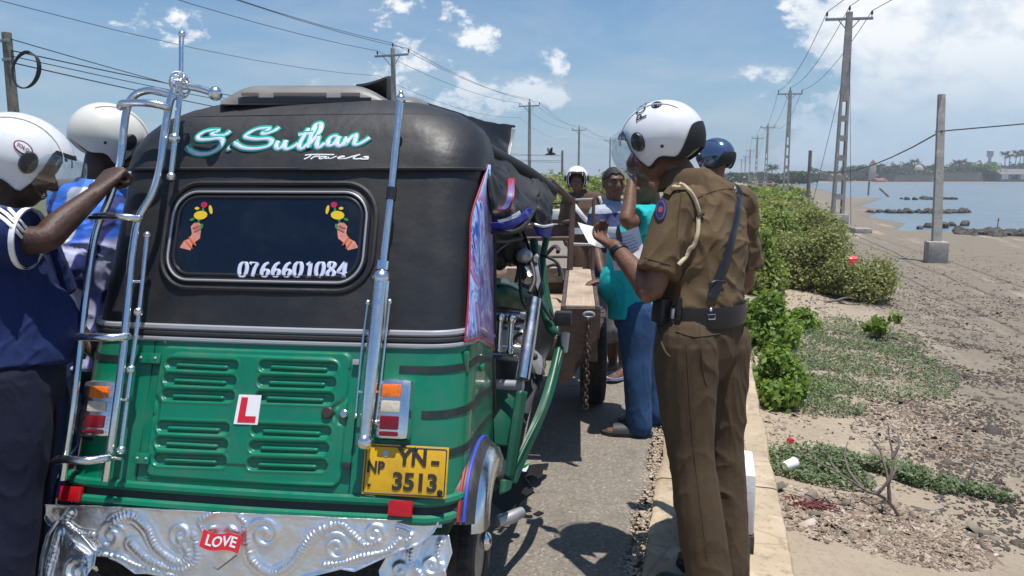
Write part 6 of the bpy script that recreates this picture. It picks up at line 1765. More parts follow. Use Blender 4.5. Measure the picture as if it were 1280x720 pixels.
# ------------------------------------------------------------------ people
from mathutils.bvhtree import BVHTree
def az(px, d, z):
    a = ((z - H) / d - FW.z) / UP.z
    return at(px, 360 - F_PX * a, d)
def loft(mb, C, RX, RY, U, n=18):
    C = [V3(c) for c in C]; k = len(C); vs = []; fs = []
    for i in range(k):
        t = (C[min(i + 1, k - 1)] - C[max(i - 1, 0)])
        t = t.normalized() if t.length > 1e-6 else Vector((0, 0, 1))
        u0 = U[i] if isinstance(U, list) else U
        u = (u0 - t * t.dot(u0)); u = u.normalized() if u.length > 1e-4 else t.orthogonal().normalized()
        v = t.cross(u)
        for j in range(n):
            a = 2 * math.pi * j / n; vs.append(C[i] + u * (math.cos(a) * RX[i]) + v * (math.sin(a) * RY[i]))
    for i in range(k - 1):
        for j in range(n):
            j2 = (j + 1) % n; fs.append((i * n + j, i * n + j2, (i + 1) * n + j2, (i + 1) * n + j))
    fs.append(tuple(range(n - 1, -1, -1))); fs.append(tuple((k - 1) * n + j for j in range(n)))
    mb.add(vs, fs)
def limb(mb, P, Rr, n=14, sm=4):
    """a tapering round limb through joints, smoothed"""
    Q = cr([tuple(p) + (r,) for p, r in zip(P, Rr)], sm)
    pts = [Vector(q[:3]) for q in Q]; rr_ = [float(q[3]) for q in Q]
    mb.tube(pts, rr_, n)
    mb.sphere(pts[0], rr_[0], 12, 8); mb.sphere(pts[-1], rr_[-1], 12, 8)
def fuse(mb, voxel, smooth, name, m, parent, fold=None, sub=0):
    me = bpy.data.meshes.new(name); me.from_pydata(mb.v, [], mb.f); me.update()
    o = bpy.data.objects.new(name, me); COL.objects.link(o)
    md = o.modifiers.new('r', 'REMESH'); md.mode = 'VOXEL'; md.voxel_size = voxel; md.use_smooth_shade = True
    if smooth: sm = o.modifiers.new('s', 'SMOOTH'); sm.factor = .5; sm.iterations = smooth
    dg = bpy.context.evaluated_depsgraph_get()
    me2 = bpy.data.meshes.new_from_object(o.evaluated_get(dg)); me2.name = name
    bpy.data.objects.remove(o); bpy.data.meshes.remove(me)
    if fold:
        N_ = [v.normal.copy() for v in me2.vertices]
        for v, nn in zip(me2.vertices, N_): v.co = v.co + nn * fold(v.co, nn)
        me2.update()
    me2.polygons.foreach_set('use_smooth', [True] * len(me2.polygons))
    me2.materials.clear(); me2.materials.append(m)
    o = bpy.data.objects.new(name, me2); COL.objects.link(o)
    if parent is not None:
        o.parent = parent; me2.transform(Matrix.Translation(-parent.location))
    return o
def hand(mb, w, d, pn, side, curl=(.4, .45, .5, .55), thumb=.5, s=1.0, spread=.0):
    """w wrist, d towards knuckles, pn palm normal, side +1/-1 picks which edge the thumb leaves from"""
    d = d.normalized(); pn = (pn - d * pn.dot(d)).normalized(); lat = d.cross(pn) * side
    loft(mb, [w - d * .02, w + d * .015 * s, w + d * .05 * s, w + d * .085 * s, w + d * .098 * s], [.025 * s, .030 * s, .040 * s, .042 * s, .038 * s], [.020 * s, .019 * s, .017 * s, .014 * s, .010 * s], lat, 14)
    for k in range(4):
        l = (.072, .080, .075, .058)[k] * s; base = w + d * (.092 - .004 * abs(k - 1.2)) * s + lat * (.031 - .0205 * k) * s
        ang = 0; p = base - d * .012; pts = [p]; rr_ = [.0098 * s]
        dirs = d + lat * (spread * (1.5 - k) * .3); dirs.normalize(); p = base; pts.append(p); rr_.append(.0098 * s)
        for q, fr in enumerate((.44, .31, .25)):
            ang += curl[k] * (1.0, 1.25, .8)[q]
            dd = dirs * math.cos(ang) + pn * math.sin(ang); p = p + dd * l * fr; pts.append(p); rr_.append((.0092, .0084, .0070)[q] * s)
        mb.tube(pts, rr_, 9); mb.sphere(pts[-1], rr_[-1], 8, 6)
        for q in pts[1:-1]: mb.sphere(q, .0095 * s, 8, 6)
    b0 = w + d * .022 * s + lat * .026 * s; d1 = (d * .62 + lat * .68 + pn * .35).normalized(); d2 = (d * .85 + lat * (.35 - thumb * .5) + pn * (.3 + thumb * .7)).normalized()
    p1 = b0 + d1 * .042 * s; p2 = p1 + d2 * .032 * s; p3 = p2 + (d2 + pn * thumb * .5).normalized() * .025 * s
    mb.tube([b0 - d1 * .02, b0, p1, p2, p3], [.014 * s, .0145 * s, .0115 * s, .0105 * s, .0078 * s], 10); mb.sphere(p3, .0078 * s, 8, 6)
def hframe(c, f, roll=0.0):
    f = f.normalized(); upv = Vector((0, 0, 1)); x = f.cross(upv).normalized(); z = x.cross(f)
    M = Matrix(((x.x, f.x, z.x, c.x), (x.y, f.y, z.y, c.y), (x.z, f.z, z.z, c.z), (0, 0, 0, 1)))
    return M @ Matrix.Rotation(roll, 4, 'Y')
def head_geo(mb, M):
    mb.sphere((0, -.008, .02), (.074, .094, .098), 24, 16, M); mb.sphere((0, .022, -.045), (.060, .068, .070), 20, 14, M)
    mb.sphere((0, .045, -.082), (.034, .034, .026), 14, 10, M)                        # chin
    mb.sphere((0, .075, .035), (.055, .020, .018), 14, 8, M)                          # brow
    mb.tube([M @ Vector(p) for p in ((0, .083, .022), (0, .098, .0), (0, .109, -.020), (0, .098, -.028))], [.009, .011, .014, .010], 10)
    for s in (-1, 1):
        mb.sphere((s * .014, .096, -.022), (.010, .012, .009), 10, 7, M); mb.sphere((s * .045, .060, -.015), (.024, .026, .022), 12, 8, M)
        mb.sphere((s * .078, -.012, -.005), (.010, .022, .032), 12, 9, M)
    mb.sphere((0, .084, -.050), (.024, .014, .007), 12, 8, M); mb.sphere((0, .083, -.060), (.021, .013, .007), 12, 8, M)
def face_bits(M, parent, sk):
    e = mat('eye_white', (.30, .27, .24), .4); ir = mat('eye_iris', (.015, .01, .008), .2); lip = mat('lip', (.14, .05, .045), .5); br = mat('brow_hair', (.01, .009, .009), .8)
    off = -parent.location
    def put(nm, fn, m):
        b = MB(); fn(b); b.v = [tuple(Vector(v) + off) for v in b.v]; b.build(nm, m, parent)
    for s in (-1, 1):
        put('eye', lambda b: b.sphere((s * .031, .0765, .012), (.0115, .009, .0055), 12, 8, M), e)
        put('pupil', lambda b: b.sphere((s * .031, .0855, .012), (.0055, .003, .006), 8, 6, M), ir)
        put('eyebrow', lambda b: b.tube([M @ Vector((s * .014, .095, .033)), M @ Vector((s * .032, .093, .038)), M @ Vector((s * .050, .080, .031))], [.004, .005, .003], 6), br)
    put('lips', lambda b: b.sphere((0, .094, -.055), (.022, .006, .0075), 12, 8, M), lip)
def shell(r, tmax, M, th=.0, phi0=-math.pi, phi1=math.pi, tmin=lambda p: 0.0, n=64, k=22, inner=None, shape=None):
    """part of an ellipsoid, front at +y; angles from the crown; with an inner skin so that the rim has depth"""
    rows = []
    full = phi1 - phi0 > 6.28
    for i in range(k + 1):
        row = []
        for j in range(n if full else n + 1):
            p = phi0 + (phi1 - phi0) * j / n; t0, t1 = tmin(p), tmax(p); t = t0 + (t1 - t0) * i / k
            q = Vector((math.sin(p) * math.sin(t) * r[0], math.cos(p) * math.sin(t) * r[1], math.cos(t) * r[2]))
            if shape: q = shape(q, p, t)
            row.append(q)
        rows.append(row)
    if inner:
        for i in range(k, -1, -1):
            row = []
            for j in range(n if full else n + 1):
                p = phi0 + (phi1 - phi0) * j / n; t0, t1 = tmin(p), tmax(p); t = t0 + (t1 - t0) * i / k - (.02 if i == k else 0)
                q = Vector((math.sin(p) * math.sin(t) * (r[0] - inner), math.cos(p) * math.sin(t) * (r[1] - inner), math.cos(t) * (r[2] - inner)))
                if shape: q = shape(q, p, t)
                row.append(q)
            rows.append(row)
    b = MB(); b.grid(rows, 0, M, wrap=full); return b
M_HWHITE = mat('helmet_white', (.72, .73, .75), .22, var=.04, vscale=5, coat=.6, dirt=(.5, .48, .45), dscale=6, damt=.25)
M_HCREAM = mat('helmet_cream', (.66, .64, .58), .3, var=.05, vscale=5, coat=.4, dirt=(.42, .38, .32), dscale=6, damt=.3)
M_HBLUE = mat('helmet_blue', (.075, .12, .22), .15, .5, coat=1.0)
M_VISOR = glass_mat('clear_visor', (.93, .95, .96), .93, .05)
M_PAD = mat('helmet_padding', (.012, .012, .014), .7, bump=.002, bscale=120)
def ss(x, a, b): t = min(1, max(0, (x - a) / (b - a))); return t * t * (3 - 2 * t)
def helmet(c, f, parent, m, visor=True, trim=True, roll=0.0, s=1.0, vis_lo=112, vis_hi=58, label=None, pivots=True):
    M = hframe(c, f, roll) @ Matrix.Scale(s, 4); M = Matrix.Translation(-parent.location) @ M
    r = (.126, .152, .142)
    def tm(p):
        a = abs(math.degrees(p)); front = 64; side = 130; back = 120
        v = front + (side - front) * ss(a, 46, 70); v = v + (back - side) * ss(a, 110, 165) - 10 * math.exp(-((a - 92) / 16.) ** 2); return R(v)
    def shp(q, p, t):
        q = q.copy()
        if q.y < 0: q.y *= 1.04
        if q.z < 0: q.x *= 1 - .10 * min(1, -q.z / .1); 
        return q
    hm = shell(r, tm, M, inner=.024, shape=shp, k=20).build('helmet', m, parent, angle=55)
    if label: hm['label'] = label
    if trim:   # dark rim: wide at the nape, thin at the sides
        def t0(p):
            a = abs(math.degrees(p)); return tm(p) - R(4 + 30 * ss(a, 112, 150))
        shell((r[0] + .0035, r[1] + .0035, r[2] + .0035), lambda p: tm(p) + R(1.5), M, tmin=t0, shape=shp, k=5, inner=.012).build('rim_trim', M_PAD, hm, angle=50)
    shell((r[0] - .022, r[1] - .022, r[2] - .022), lambda p: tm(p) + R(3), M, inner=.014, shape=shp, k=12).build('padding', M_PAD, hm, angle=50)
    if pivots:
        for sd_ in (-1, 1):
            p = R(72) * sd_; t = R(86); q = shp(Vector((math.sin(p) * math.sin(t) * r[0], math.cos(p) * math.sin(t) * r[1], math.cos(t) * r[2])), p, t)
            nrm = Vector((q.x / r[0] ** 2, q.y / r[1] ** 2, q.z / r[2] ** 2)).normalized(); Mq = M @ Matrix.Translation(q) @ nrm.to_track_quat('Z', 'Y').to_matrix().to_4x4()
            b = MB(); b.lathe([(.030, -.012), (.030, .006), (.026, .012), (.012, .014), (0, .014)], Mq @ Matrix.Diagonal((.82, 1.15, 1, 1)), 24); pv = b.build('visor_pivot', M_DARK, hm)
            b = MB(); b.lathe([(.008, .012), (.007, .016), (0, .016)], Mq, 12); b.build('screw', M_BRIM, pv)
            p = R(100) * sd_; t = R(104); q = shp(Vector((math.sin(p) * math.sin(t) * r[0], math.cos(p) * math.sin(t) * r[1], math.cos(t) * r[2])), p, t)
            nrm = Vector((q.x / r[0] ** 2, q.y / r[1] ** 2, q.z / r[2] ** 2)).normalized(); Mq = M @ Matrix.Translation(q) @ nrm.to_track_quat('Z', 'Y').to_matrix().to_4x4()
            b = MB(); b.lathe([(.006, -.004), (.006, .0025), (0, .003)], Mq, 10); b.build('rivet', M_BRIM, hm)
    # raised seam over the crown
    b = MB()
    for sd_ in (-1, 1):
        pts = []
        for k in range(18):
            a = R(-52 + 128 * k / 17); pts.append(M @ shp(Vector((sd_ * r[0] * .52, math.sin(a) * r[1] * .865, math.cos(a) * r[2] * .865)), 0, 0))
        b.tube(pts, .0028, 6)
    b.build('crown_ridge', m, hm)
    if visor:
        rv = (r[0] + .013, r[1] + .034, r[2] + .012)
        def lo(p): return R(vis_lo) - R(20) * ss(abs(math.degrees(p)), 45, 78)
        shell(rv, lo, M, phi0=R(-80), phi1=R(80), tmin=lambda p: R(vis_hi) + R(22) * ss(abs(math.degrees(p)), 55, 80), n=34, k=12, inner=.003).build('visor', M_VISOR, hm, angle=60)
    return hm, M
def skin_mat(name, c): return mat(name, c, .52, spec=.38, var=.28, vscale=22, bump=.0018, bscale=110)
def folds(seed, amp, zs=1.0, sc=9.0, extra=None):
    o = Vector((seed * 3.1, seed * 1.7, seed))
    def f(p, n):
        q = Vector((p.x * sc, p.y * sc, p.z * sc * zs)) + o
        w = Vector((mnoise.noise(q * .6), mnoise.noise(q * .6 + Vector((7, 0, 0))), mnoise.noise(q * .6 + Vector((0, 9, 0))))) * .9
        a = mnoise.noise(q + w); b = 1 - abs(mnoise.noise(q * .75 + w * 1.5 + Vector((3, 3, 3)))) * 2
        v = amp * (.8 * a + .7 * max(b, -.3) ** 3 + .25 * mnoise.noise(q * 2.6))
        c = 1 - abs(mnoise.noise(q * 1.9 + w * 2 + Vector((1, 8, 2)))); v += amp * .55 * (c ** 6 - .15)
        return v + (extra(p, n) if extra else 0)
    return f
class Person: pass
def build_person(label, group, J, sk, shirt, trousers, vox=.008, build=1.0, belly=0.0, tucked=True, sleeve=.78, sleeve_r=1.0, group_seed=1, hem_dz=-.07, shorts=False, footwear='shoe', shoe_mat=None, fold_amp=.006, hand_kw=None, head=True, ctr=None, leg_w=1.0):
    P = Person(); P.J = J
    F = J['F'].normalized(); F.z = 0; F.normalize(); Rv = F.cross(Vector((0, 0, 1))).normalized()
    root = empty('person', ((J['anL'].x + J['anR'].x) / 2, (J['anL'].y + J['anR'].y) / 2, min(J['anL'].z, J['anR'].z) - .085), label, 'person', group)
    P.root, P.F, P.R = root, F, Rv
    pel, neck = J['pelvis'], J['neck']; chest = J.get('chest', pel.lerp(neck, .62))
    HM = hframe(J['head'], J['HF']); P.HM = HM
    # --- body: one continuous skin
    b = MB()
    mid = (J['shL'] + J['shR']) / 2
    waist = pel.lerp(chest, .48) + F * belly * .4
    loft(b, [pel - Vector((0, 0, .09)), pel, waist, chest, mid + Vector((0, 0, -.02)), mid + Vector((0, 0, .02)), neck], [x * build for x in (.13, .155, .14, .16, .15, .10, .055)], [x * build for x in (.10, .115, .105, .115, .09, .07, .055)], Rv)
    nt = HM @ Vector((0, -.018, -.05))
    limb(b, [neck - Vector((0, 0, .04)), neck.lerp(nt, .5), nt], [.064, .056, .056])
    if head: head_geo(b, HM)
    hk = hand_kw or {}
    for s in 'LR':
        sh, el, wr = J['sh' + s], J['el' + s], J['wr' + s]
        limb(b, [sh, sh.lerp(el, .35), el, el.lerp(wr, .3), wr], [.056 * build, .048 * build, .040 * build, .042 * build, .0265])
        dflt = dict(d=(wr - el).normalized(), pn=(-Rv if s == 'R' else Rv), curl=(.35, .4, .45, .5), thumb=.3)
        dflt.update(hk.get(s, {})); hand(b, wr, dflt['d'], dflt['pn'], dflt.get('side', 1 if s == 'R' else -1), dflt['curl'], dflt['thumb'], dflt.get('s', 1.0))
        hp, kn, an = J['hip' + s], J['kn' + s], J['an' + s]
        limb(b, [hp, hp.lerp(kn, .4), kn, kn.lerp(an, .3), an], [.085 * build, .075 * build, .052, .054, .036])
        fd = J.get('foot' + s, F); fd = fd.normalized(); P_an = an - Vector((0, 0, .045))
        loft(b, [P_an - fd * .055, P_an - fd * .02 + Vector((0, 0, .0)), P_an + fd * .06 - Vector((0, 0, .008)), P_an + fd * .14 - Vector((0, 0, .018)), P_an + fd * .19 - Vector((0, 0, .022))], [.026, .034, .040, .044, .030], [.026, .040, .032, .020, .012], fd.cross(Vector((0, 0, 1))), 14)
    P.body = fuse(b, vox, 3, 'body', sk, root)
    # --- trousers
    b = MB(); crotch = (J['hipL'] + J['hipR']) / 2 - Vector((0, 0, .10))
    top = pel.lerp(waist, .62)
    loft(b, [crotch, crotch.lerp(pel, .5), pel, top], [.10 * build, .165 * build, .178 * build, (.158 + belly * .2) * build], [.085, .128 * build, .135 * build, .122 * build + belly * .5], Rv, 24)
    for s in 'LR':
        hp, kn, an = J['hip' + s], J['kn' + s], J['an' + s]
        seat = hp - F * .012
        end = an - Vector((0, 0, .015)) if not shorts else kn.lerp(an, .02)
        if shorts: limb(b, [hp + Vector((0, 0, .02)), hp.lerp(kn, .5), end], [.102, .098, .10])
        else: limb(b, [seat + Vector((0, 0, .02)), hp.lerp(kn, .35), hp.lerp(kn, .75), kn, kn.lerp(an, .45), end - Vector((0, 0, -.02)), end - Vector((0, 0, .012))], [.108 * build * leg_w, .103 * build * leg_w, .086 * leg_w, .080 * leg_w, .076 * leg_w, .074 * leg_w, .075 * leg_w])
    P.trousers = fuse(b, vox, 4, 'shorts' if shorts else 'trousers', trousers, root, folds(group_seed + 2, fold_amp * .68, .40, 7.5))
    # --- shirt
    b = MB(); hem = pel.lerp(waist, .50) if tucked else pel + Vector((0, 0, hem_dz))
    tk = .016
    C = [hem, hem.lerp(waist, .6), waist, chest, mid + Vector((0, 0, -.03)), mid + Vector((0, 0, .028)), neck + Vector((0, 0, .008))]
    loft(b, C, [(x + tk) * build for x in ((.158 if tucked else .172) + belly * .2, .152 + belly * .2, .150 + belly * .15, .172, .158, .105, .056)], [(x + tk) * build for x in ((.122 if tucked else .132) + belly * .6, .125 + belly * .9, .122 + belly * .7, .126, .098, .078, .052)], Rv, 26)
    if belly:
        b.sphere(waist + F * (.06 + belly * .5) - Vector((0, 0, .02)), (.13, .13, .16), 18, 12)
    for s in 'LR':
        sh, el, wr = J['sh' + s], J['el' + s], J['wr' + s]; inn = sh.lerp(mid, .45)
        limb(b, [inn, sh.lerp(inn, .3) + Vector((0, 0, .0)), sh], [.075 * build, .072 * build, .070 * build])
        k = sleeve
        if k <= 1:
            e = sh.lerp(el, k); dv = (el - sh).normalized(); q = sleeve_r
            pts = [sh, sh.lerp(el, k * .5), e - dv * .006, e, e, e - dv * .05]; rr_ = [.069 * build, .068 * build * q, .071 * build * q, .070 * build * q, .054 * build * q, .050 * build * q]
            b.tube(pts, rr_, 18)
        else: limb(b, [sh, sh.lerp(el, .5), el, el.lerp(wr, .5), wr - (wr - el).normalized() * .02], [.069 * build, .066 * build, .058 * build, .052, .040])
    P.shirt = fuse(b, vox, 4, 'shirt', shirt, root, folds(group_seed + 9, fold_amp, .8, 8.0))
    # --- feet
    for s in 'LR':
        an = J['an' + s]; fd = J.get('foot' + s, F).normalized(); fr = fd.cross(Vector((0, 0, 1)))
        if footwear == 'shoe':
            b = MB(); o = an - Vector((0, 0, .045))
            loft(b, [o - fd * .075, o - fd * .05, o + fd * .02, o + fd * .10, o + fd * .17, o + fd * .205], [.030, .038, .044, .048, .042, .022], [.034, .052, .050, .036, .028, .014], fr, 16)
            sh_ = fuse(b, .008, 3, 'shoe', shoe_mat or M_DARK, root)
            b = MB(); pr = [(fd * x + fr * y) for x, y in ((-.082, 0), (-.07, .034), (.0, .042), (.10, .051), (.17, .044), (.212, .012), (.205, -.02), (.16, -.046), (.09, -.049), (0, -.040), (-.07, -.034))]
            base = an - Vector((0, 0, .085)) - root.location
            b.add([base + p for p in pr] + [base + p + Vector((0, 0, .022)) for p in pr], [tuple(range(10, -1, -1)), tuple(range(11, 22))] + [(i, (i + 1) % 11, 11 + (i + 1) % 11, 11 + i) for i in range(11)]); b.build('sole', M_PAD, sh_)
        else:
            base = an - Vector((0, 0, .085)) - root.location
            b = MB(); pr = [(fd * x + fr * y) for x, y in ((-.082, 0), (-.07, .036), (.0, .044), (.10, .054), (.18, .046), (.222, .012), (.215, -.02), (.17, -.048), (.09, -.051), (0, -.042), (-.07, -.036))]
            b.add([base + p for p in pr] + [base + p + Vector((0, 0, .020)) for p in pr], [tuple(range(10, -1, -1)), tuple(range(11, 22))] + [(i, (i + 1) % 11, 11 + (i + 1) % 11, 11 + i) for i in range(11)]); so = b.build('sandal', shoe_mat or M_DARK, root)
            b = MB()
            arch = lambda x, hh, w: [base + fd * x + fr * (w * math.cos(a)) + Vector((0, 0, .018 + hh * math.sin(a))) for a in [math.pi * k / 8 for k in range(9)]]
            if footwear == 'sandal':
                for x0, x1, hh in ((.02, .15, .052),): b.sheet([arch(x0, hh, .050), arch((x0 + x1) / 2, hh - .003, .051), arch(x1, hh - .010, .052)], .006)
            else: b.tube([base + fr * .045 + fd * .06 + Vector((0, 0, .02)), base + fd * .14 + Vector((0, 0, .042)), base - fr * .045 + fd * .06 + Vector((0, 0, .02))], .006, 6)
            b.build('strap', shoe_mat or M_DARK, so)
    return P
class Caster:
    def __init__(s, o):
        me = o.data; M = Matrix.Translation(o.parent.location) if o.parent else Matrix.Identity(4)
        s.t = BVHTree.FromPolygons([M @ v.co for v in me.vertices], [tuple(p.vertices) for p in me.polygons])
    def __call__(s, px, py, off=.004, d0=None):
        r = ray(px, py).normalized(); h_ = s.t.ray_cast(CAM, r)
        if h_[0] is None:
            h2 = s.t.find_nearest(CAM + r * ((d0 or 2.7)))
            return h2[0] + h2[1] * off, h2[1]
        n = h_[1] if h_[1].dot(r) < 0 else -h_[1]
        return h_[0] + n * off, n
def on_tube(cs, pts, off, r, name, m, root, parent=None, flat=1.0, n=5, seg=8):
    Q = cr(pts, n); P_ = []; N_ = []
    for q in Q: p, nn = cs(q[0], q[1], off); P_.append(p - root.location); N_.append(nn)
    for _ in range(2): N_ = [(N_[max(i - 1, 0)] + N_[i] + N_[min(i + 1, len(N_) - 1)]).normalized() for i in range(len(N_))]
    vs = []; fs = []; k = len(P_)
    for i in range(k):
        t = (P_[min(i + 1, k - 1)] - P_[max(i - 1, 0)]); t = t.normalized() if t.length > 1e-6 else Vector((0, 0, 1))
        s = t.cross(N_[i]).normalized()
        for j in range(seg): a = 2 * math.pi * j / seg; vs.append(P_[i] + s * (r * math.cos(a)) + N_[i] * (r * flat * math.sin(a)))
    for i in range(k - 1):
        for j in range(seg): fs.append((i * seg + j, i * seg + (j + 1) % seg, (i + 1) * seg + (j + 1) % seg, (i + 1) * seg + j))
    fs += [tuple(range(seg)), tuple((k - 1) * seg + j for j in range(seg))]
    return MB().add(vs, fs).build(name, m, parent or root, angle=60)
def on_patch(cs, pts, off, name, m, root, parent=None):
    c = np.mean(np.array(pts), 0); n = len(pts); rings = []
    for f in (0, .5, 1): rings.append([cs(c[0] + (p[0] - c[0]) * f, c[1] + (p[1] - c[1]) * f, off)[0] - root.location for p in pts])
    vs = [rings[0][0]] + rings[1] + rings[2]
    vs += [cs(p[0], p[1], -.002)[0] - root.location for p in pts]
    fs = [(0, 1 + i, 1 + (i + 1) % n) for i in range(n)] + [(1 + i, 1 + n + i, 1 + n + (i + 1) % n, 1 + (i + 1) % n) for i in range(n)] + [(1 + n + i, 1 + 2 * n + i, 1 + 2 * n + (i + 1) % n, 1 + n + (i + 1) % n) for i in range(n)]
    return MB().add(vs, fs).build(name, m, parent or root, angle=30)

def cloth(name, c, rough=.85, var=.12, weave=420, dirt=None):
    m = bpy.data.materials.new(name); m.use_nodes = True; t = m.node_tree; t.nodes.clear(); N = NT(t)
    p = N.n('ShaderNodeBsdfPrincipled'); o = N.n('ShaderNodeOutputMaterial'); t.links.new(p.outputs[0], o.inputs[0])
    co = N.n('ShaderNodeTexCoord').outputs['Object']
    n1 = N.noise(co, 5, 5, .6); n2 = N.noise(co, weave, 2, .5)
    col = N.mix(N.mapr(n1, .3, .7), tuple(q * (1 - var) for q in c), tuple(min(1, q * (1 + var)) for q in c))
    col = N.mix(N.math('MULTIPLY', N.mapr(n2, .4, .7), .22), col, tuple(q * .6 for q in c))
    N.put(p.inputs['Base Color'], col); p.inputs['Roughness'].default_value = rough; p.inputs['Sheen Weight'].default_value = .015; p.inputs['Specular IOR Level'].default_value = .25
    b = N.n('ShaderNodeBump'); b.inputs['Distance'].default_value = .0012
    N.put(b.inputs['Height'], N.math('ADD', n2, N.math('MULTIPLY', N.noise(co, 34, 5, .65), 2.2))); t.links.new(b.outputs[0], p.inputs['Normal'])
    return m
SK1 = skin_mat('skin_brown', (.155, .075, .045)); SK2 = skin_mat('skin_dark', (.060, .030, .021)); SK3 = skin_mat('skin_deep', (.11, .055, .036))
C_KHAKI = cloth('khaki_cotton', (.112, .074, .038)); C_KHAKI2 = cloth('khaki_trouser', (.074, .049, .028))
C_JEANS = cloth('blue_denim', (.022, .062, .150), var=.35); C_JEANS2 = cloth('dark_denim', (.015, .035, .09), var=.3)
C_NAVY = cloth('navy_jersey', (.009, .020, .088)); C_NAVYT = cloth('dark_navy_twill', (.010, .012, .030)); C_TEAL = cloth('teal_cotton', (.01, .40, .40), var=.1); C_GREY = cloth('grey_cotton', (.2, .2, .21))
M_LEATH = mat('black_leather', (.012, .012, .014), .35, var=.3, vscale=30, bump=.0008, bscale=160)

# === the officer in the foreground, reading papers on the kerb
J = dict(F=(-RT * .72 + FW * .72), HF=(-RT * .86 + FW * .42 + Vector((0, 0, -.30))), pelvis=at(873, 418, 2.76), chest=at(880, 308, 2.78), neck=at(862, 228, 2.80), head=at(823, 187, 2.84),
         shL=at(846, 260, 2.67), elL=at(815, 364, 2.62), wrL=at(768, 308, 2.80), shR=at(920, 254, 2.94), elR=at(930, 354, 3.02), wrR=at(880, 318, 3.22),
         hipL=at(854, 436, 2.69), hipR=at(896, 436, 2.83), knL=at(864, 572, 2.68), anL=az(886, 2.64, .115), knR=at(901, 566, 2.83), anR=az(910, 2.80, .115))
P1 = build_person('police officer in brown uniform and white helmet on the kerb reading papers, back turned', None, J, SK1, C_KHAKI, C_KHAKI2, vox=.0058, build=1.0, sleeve=.80, sleeve_r=1.05, group_seed=3, fold_amp=.0095, shoe_mat=M_LEATH,
    hand_kw={'L': dict(d=(at(738, 290, 2.93) - at(768, 308, 2.80)), pn=Vector((.25, .1, 1)), side=1, curl=(.55, .6, .62, .66), thumb=.9), 'R': dict(d=(-RT * .8 + FW * .3 + Vector((0, 0, .2))), pn=Vector((0, 0, 1)), curl=(.4, .4, .5, .5))}, leg_w=1.03)
hm, HMx = helmet(J['head'] + Vector((0, 0, .028)) - (J['HF'].normalized() * .008), J['HF'], P1.root, M_HWHITE, vis_lo=124, vis_hi=60, s=1.03)
ro = P1.root; cs = Caster(P1.shirt); ct = Caster(P1.trousers)
# POLICE across the crown, read from behind
vs, fs = text_mesh('POLICE', .052, .0002, 0, 'LEFT', 2)
def crown(u, v, lift=.0035):
    a = R(-56) + u / .128; t = R(4) + v / .14
    q = Vector((math.sin(a) * math.cos(t) * .126, math.sin(t) * .152, math.cos(a) * math.cos(t) * .142)); n_ = Vector((q.x / .126 ** 2, q.y / .152 ** 2, q.z / .142 ** 2)).normalized(); return HMx @ (q + n_ * lift)
b = MB(); b.add([crown(v.x, v.y) for v in vs], fs); b.build('police_lettering', M_BRIM, hm, smooth=False)
b = MB()
for rr_, w_ in ((.019, .0022), (.011, .0016)): b.tube([crown(.050 + rr_ * math.cos(a), -.050 + rr_ * .8 * math.sin(a), .002) for a in [k * math.pi / 12 for k in range(24)]], w_, 5, closed=True)
b.tube([crown(.038, -.056, .002), crown(.046, -.044, .002), crown(.052, -.055, .002), crown(.060, -.044, .002)], .0016, 5); b.build('emblem', M_BRIM, hm)
# Sam Browne belt
wb = J['pelvis'].lerp(J['pelvis'].lerp(J['chest'], .48), .56); F1, R1 = P1.F, P1.R
def ringpt(a, dz, off): return wb + R1 * ((.178 + off) * math.cos(a)) + F1 * ((.141 + off) * math.sin(a)) + Vector((0, 0, dz)) - ro.location
b = MB(); b.grid([[ringpt(a, dz, o_) for a in [2 * math.pi * k / 64 for k in range(64)]] for dz, o_ in ((-.036, .000), (-.036, .009), (0, .012), (.036, .009), (.036, .000))], wrap=True); bl = b.build('belt', M_LEATH, ro, angle=50)
cb = Caster(bl)
for px, py in ((888, 374), (888, 387)):
    p, n_ = cb(px, py, .002); b = MB(); b.sphere(p - ro.location, .0065, 10, 7); b.build('stud', M_CHROME, bl)
def cbox(cs_, px, py, size, m, name, off=.006, parent=None, bev=.006):
    p, n_ = cs_(px, py, off); x = Vector((0, 0, 1)).cross(n_).normalized(); z = n_.cross(x)
    M = Matrix(((x.x, z.x, n_.x, p.x - ro.location.x), (x.y, z.y, n_.y, p.y - ro.location.y), (x.z, z.z, n_.z, p.z - ro.location.z), (0, 0, 0, 1)))
    b = MB(); b.box((0, 0, 0), size, M, bev); return b.build(name, m, parent or ro)
cbox(cb, 829, 388, (.055, .085, .035), M_LEATH, 'pouch', .012, bl); cbox(cb, 850, 386, (.016, .075, .016), M_LEATH, 'keeper', .006, bl, .004); cbox(cb, 843, 392, (.010, .035, .010), M_TRIM, 'clip', .010, bl, .003)
cbox(cb, 917, 380, (.030, .075, .012), C_KHAKI2, 'belt_loop', .008, bl, .004); cbox(cb, 920, 374, (.016, .04, .016), M_TRIM, 'clip', .014, bl, .003)
p, n_ = cb(889, 396, .004); b = MB(); u_ = Vector((0, 0, 1)).cross(n_).normalized(); w_ = n_.cross(u_)
b.tube([p - ro.location + u_ * x + w_ * y for x, y in ((-.012, -.008), (.012, -.008), (.012, .008), (-.012, .008))], .0025, 6, closed=True); b.build('buckle', M_CHROME, bl)
on_tube(cs, [(921, 234), (923, 250), (919, 275), (910, 312), (899, 345), (889, 372)], .006, .0175, 'cross_strap', M_LEATH, ro, flat=.22, seg=10)
on_tube(cs, [(886, 362), (888, 355), (894, 352), (904, 353)], .010, .005, 'strap_end', M_LEATH, ro, flat=.5)
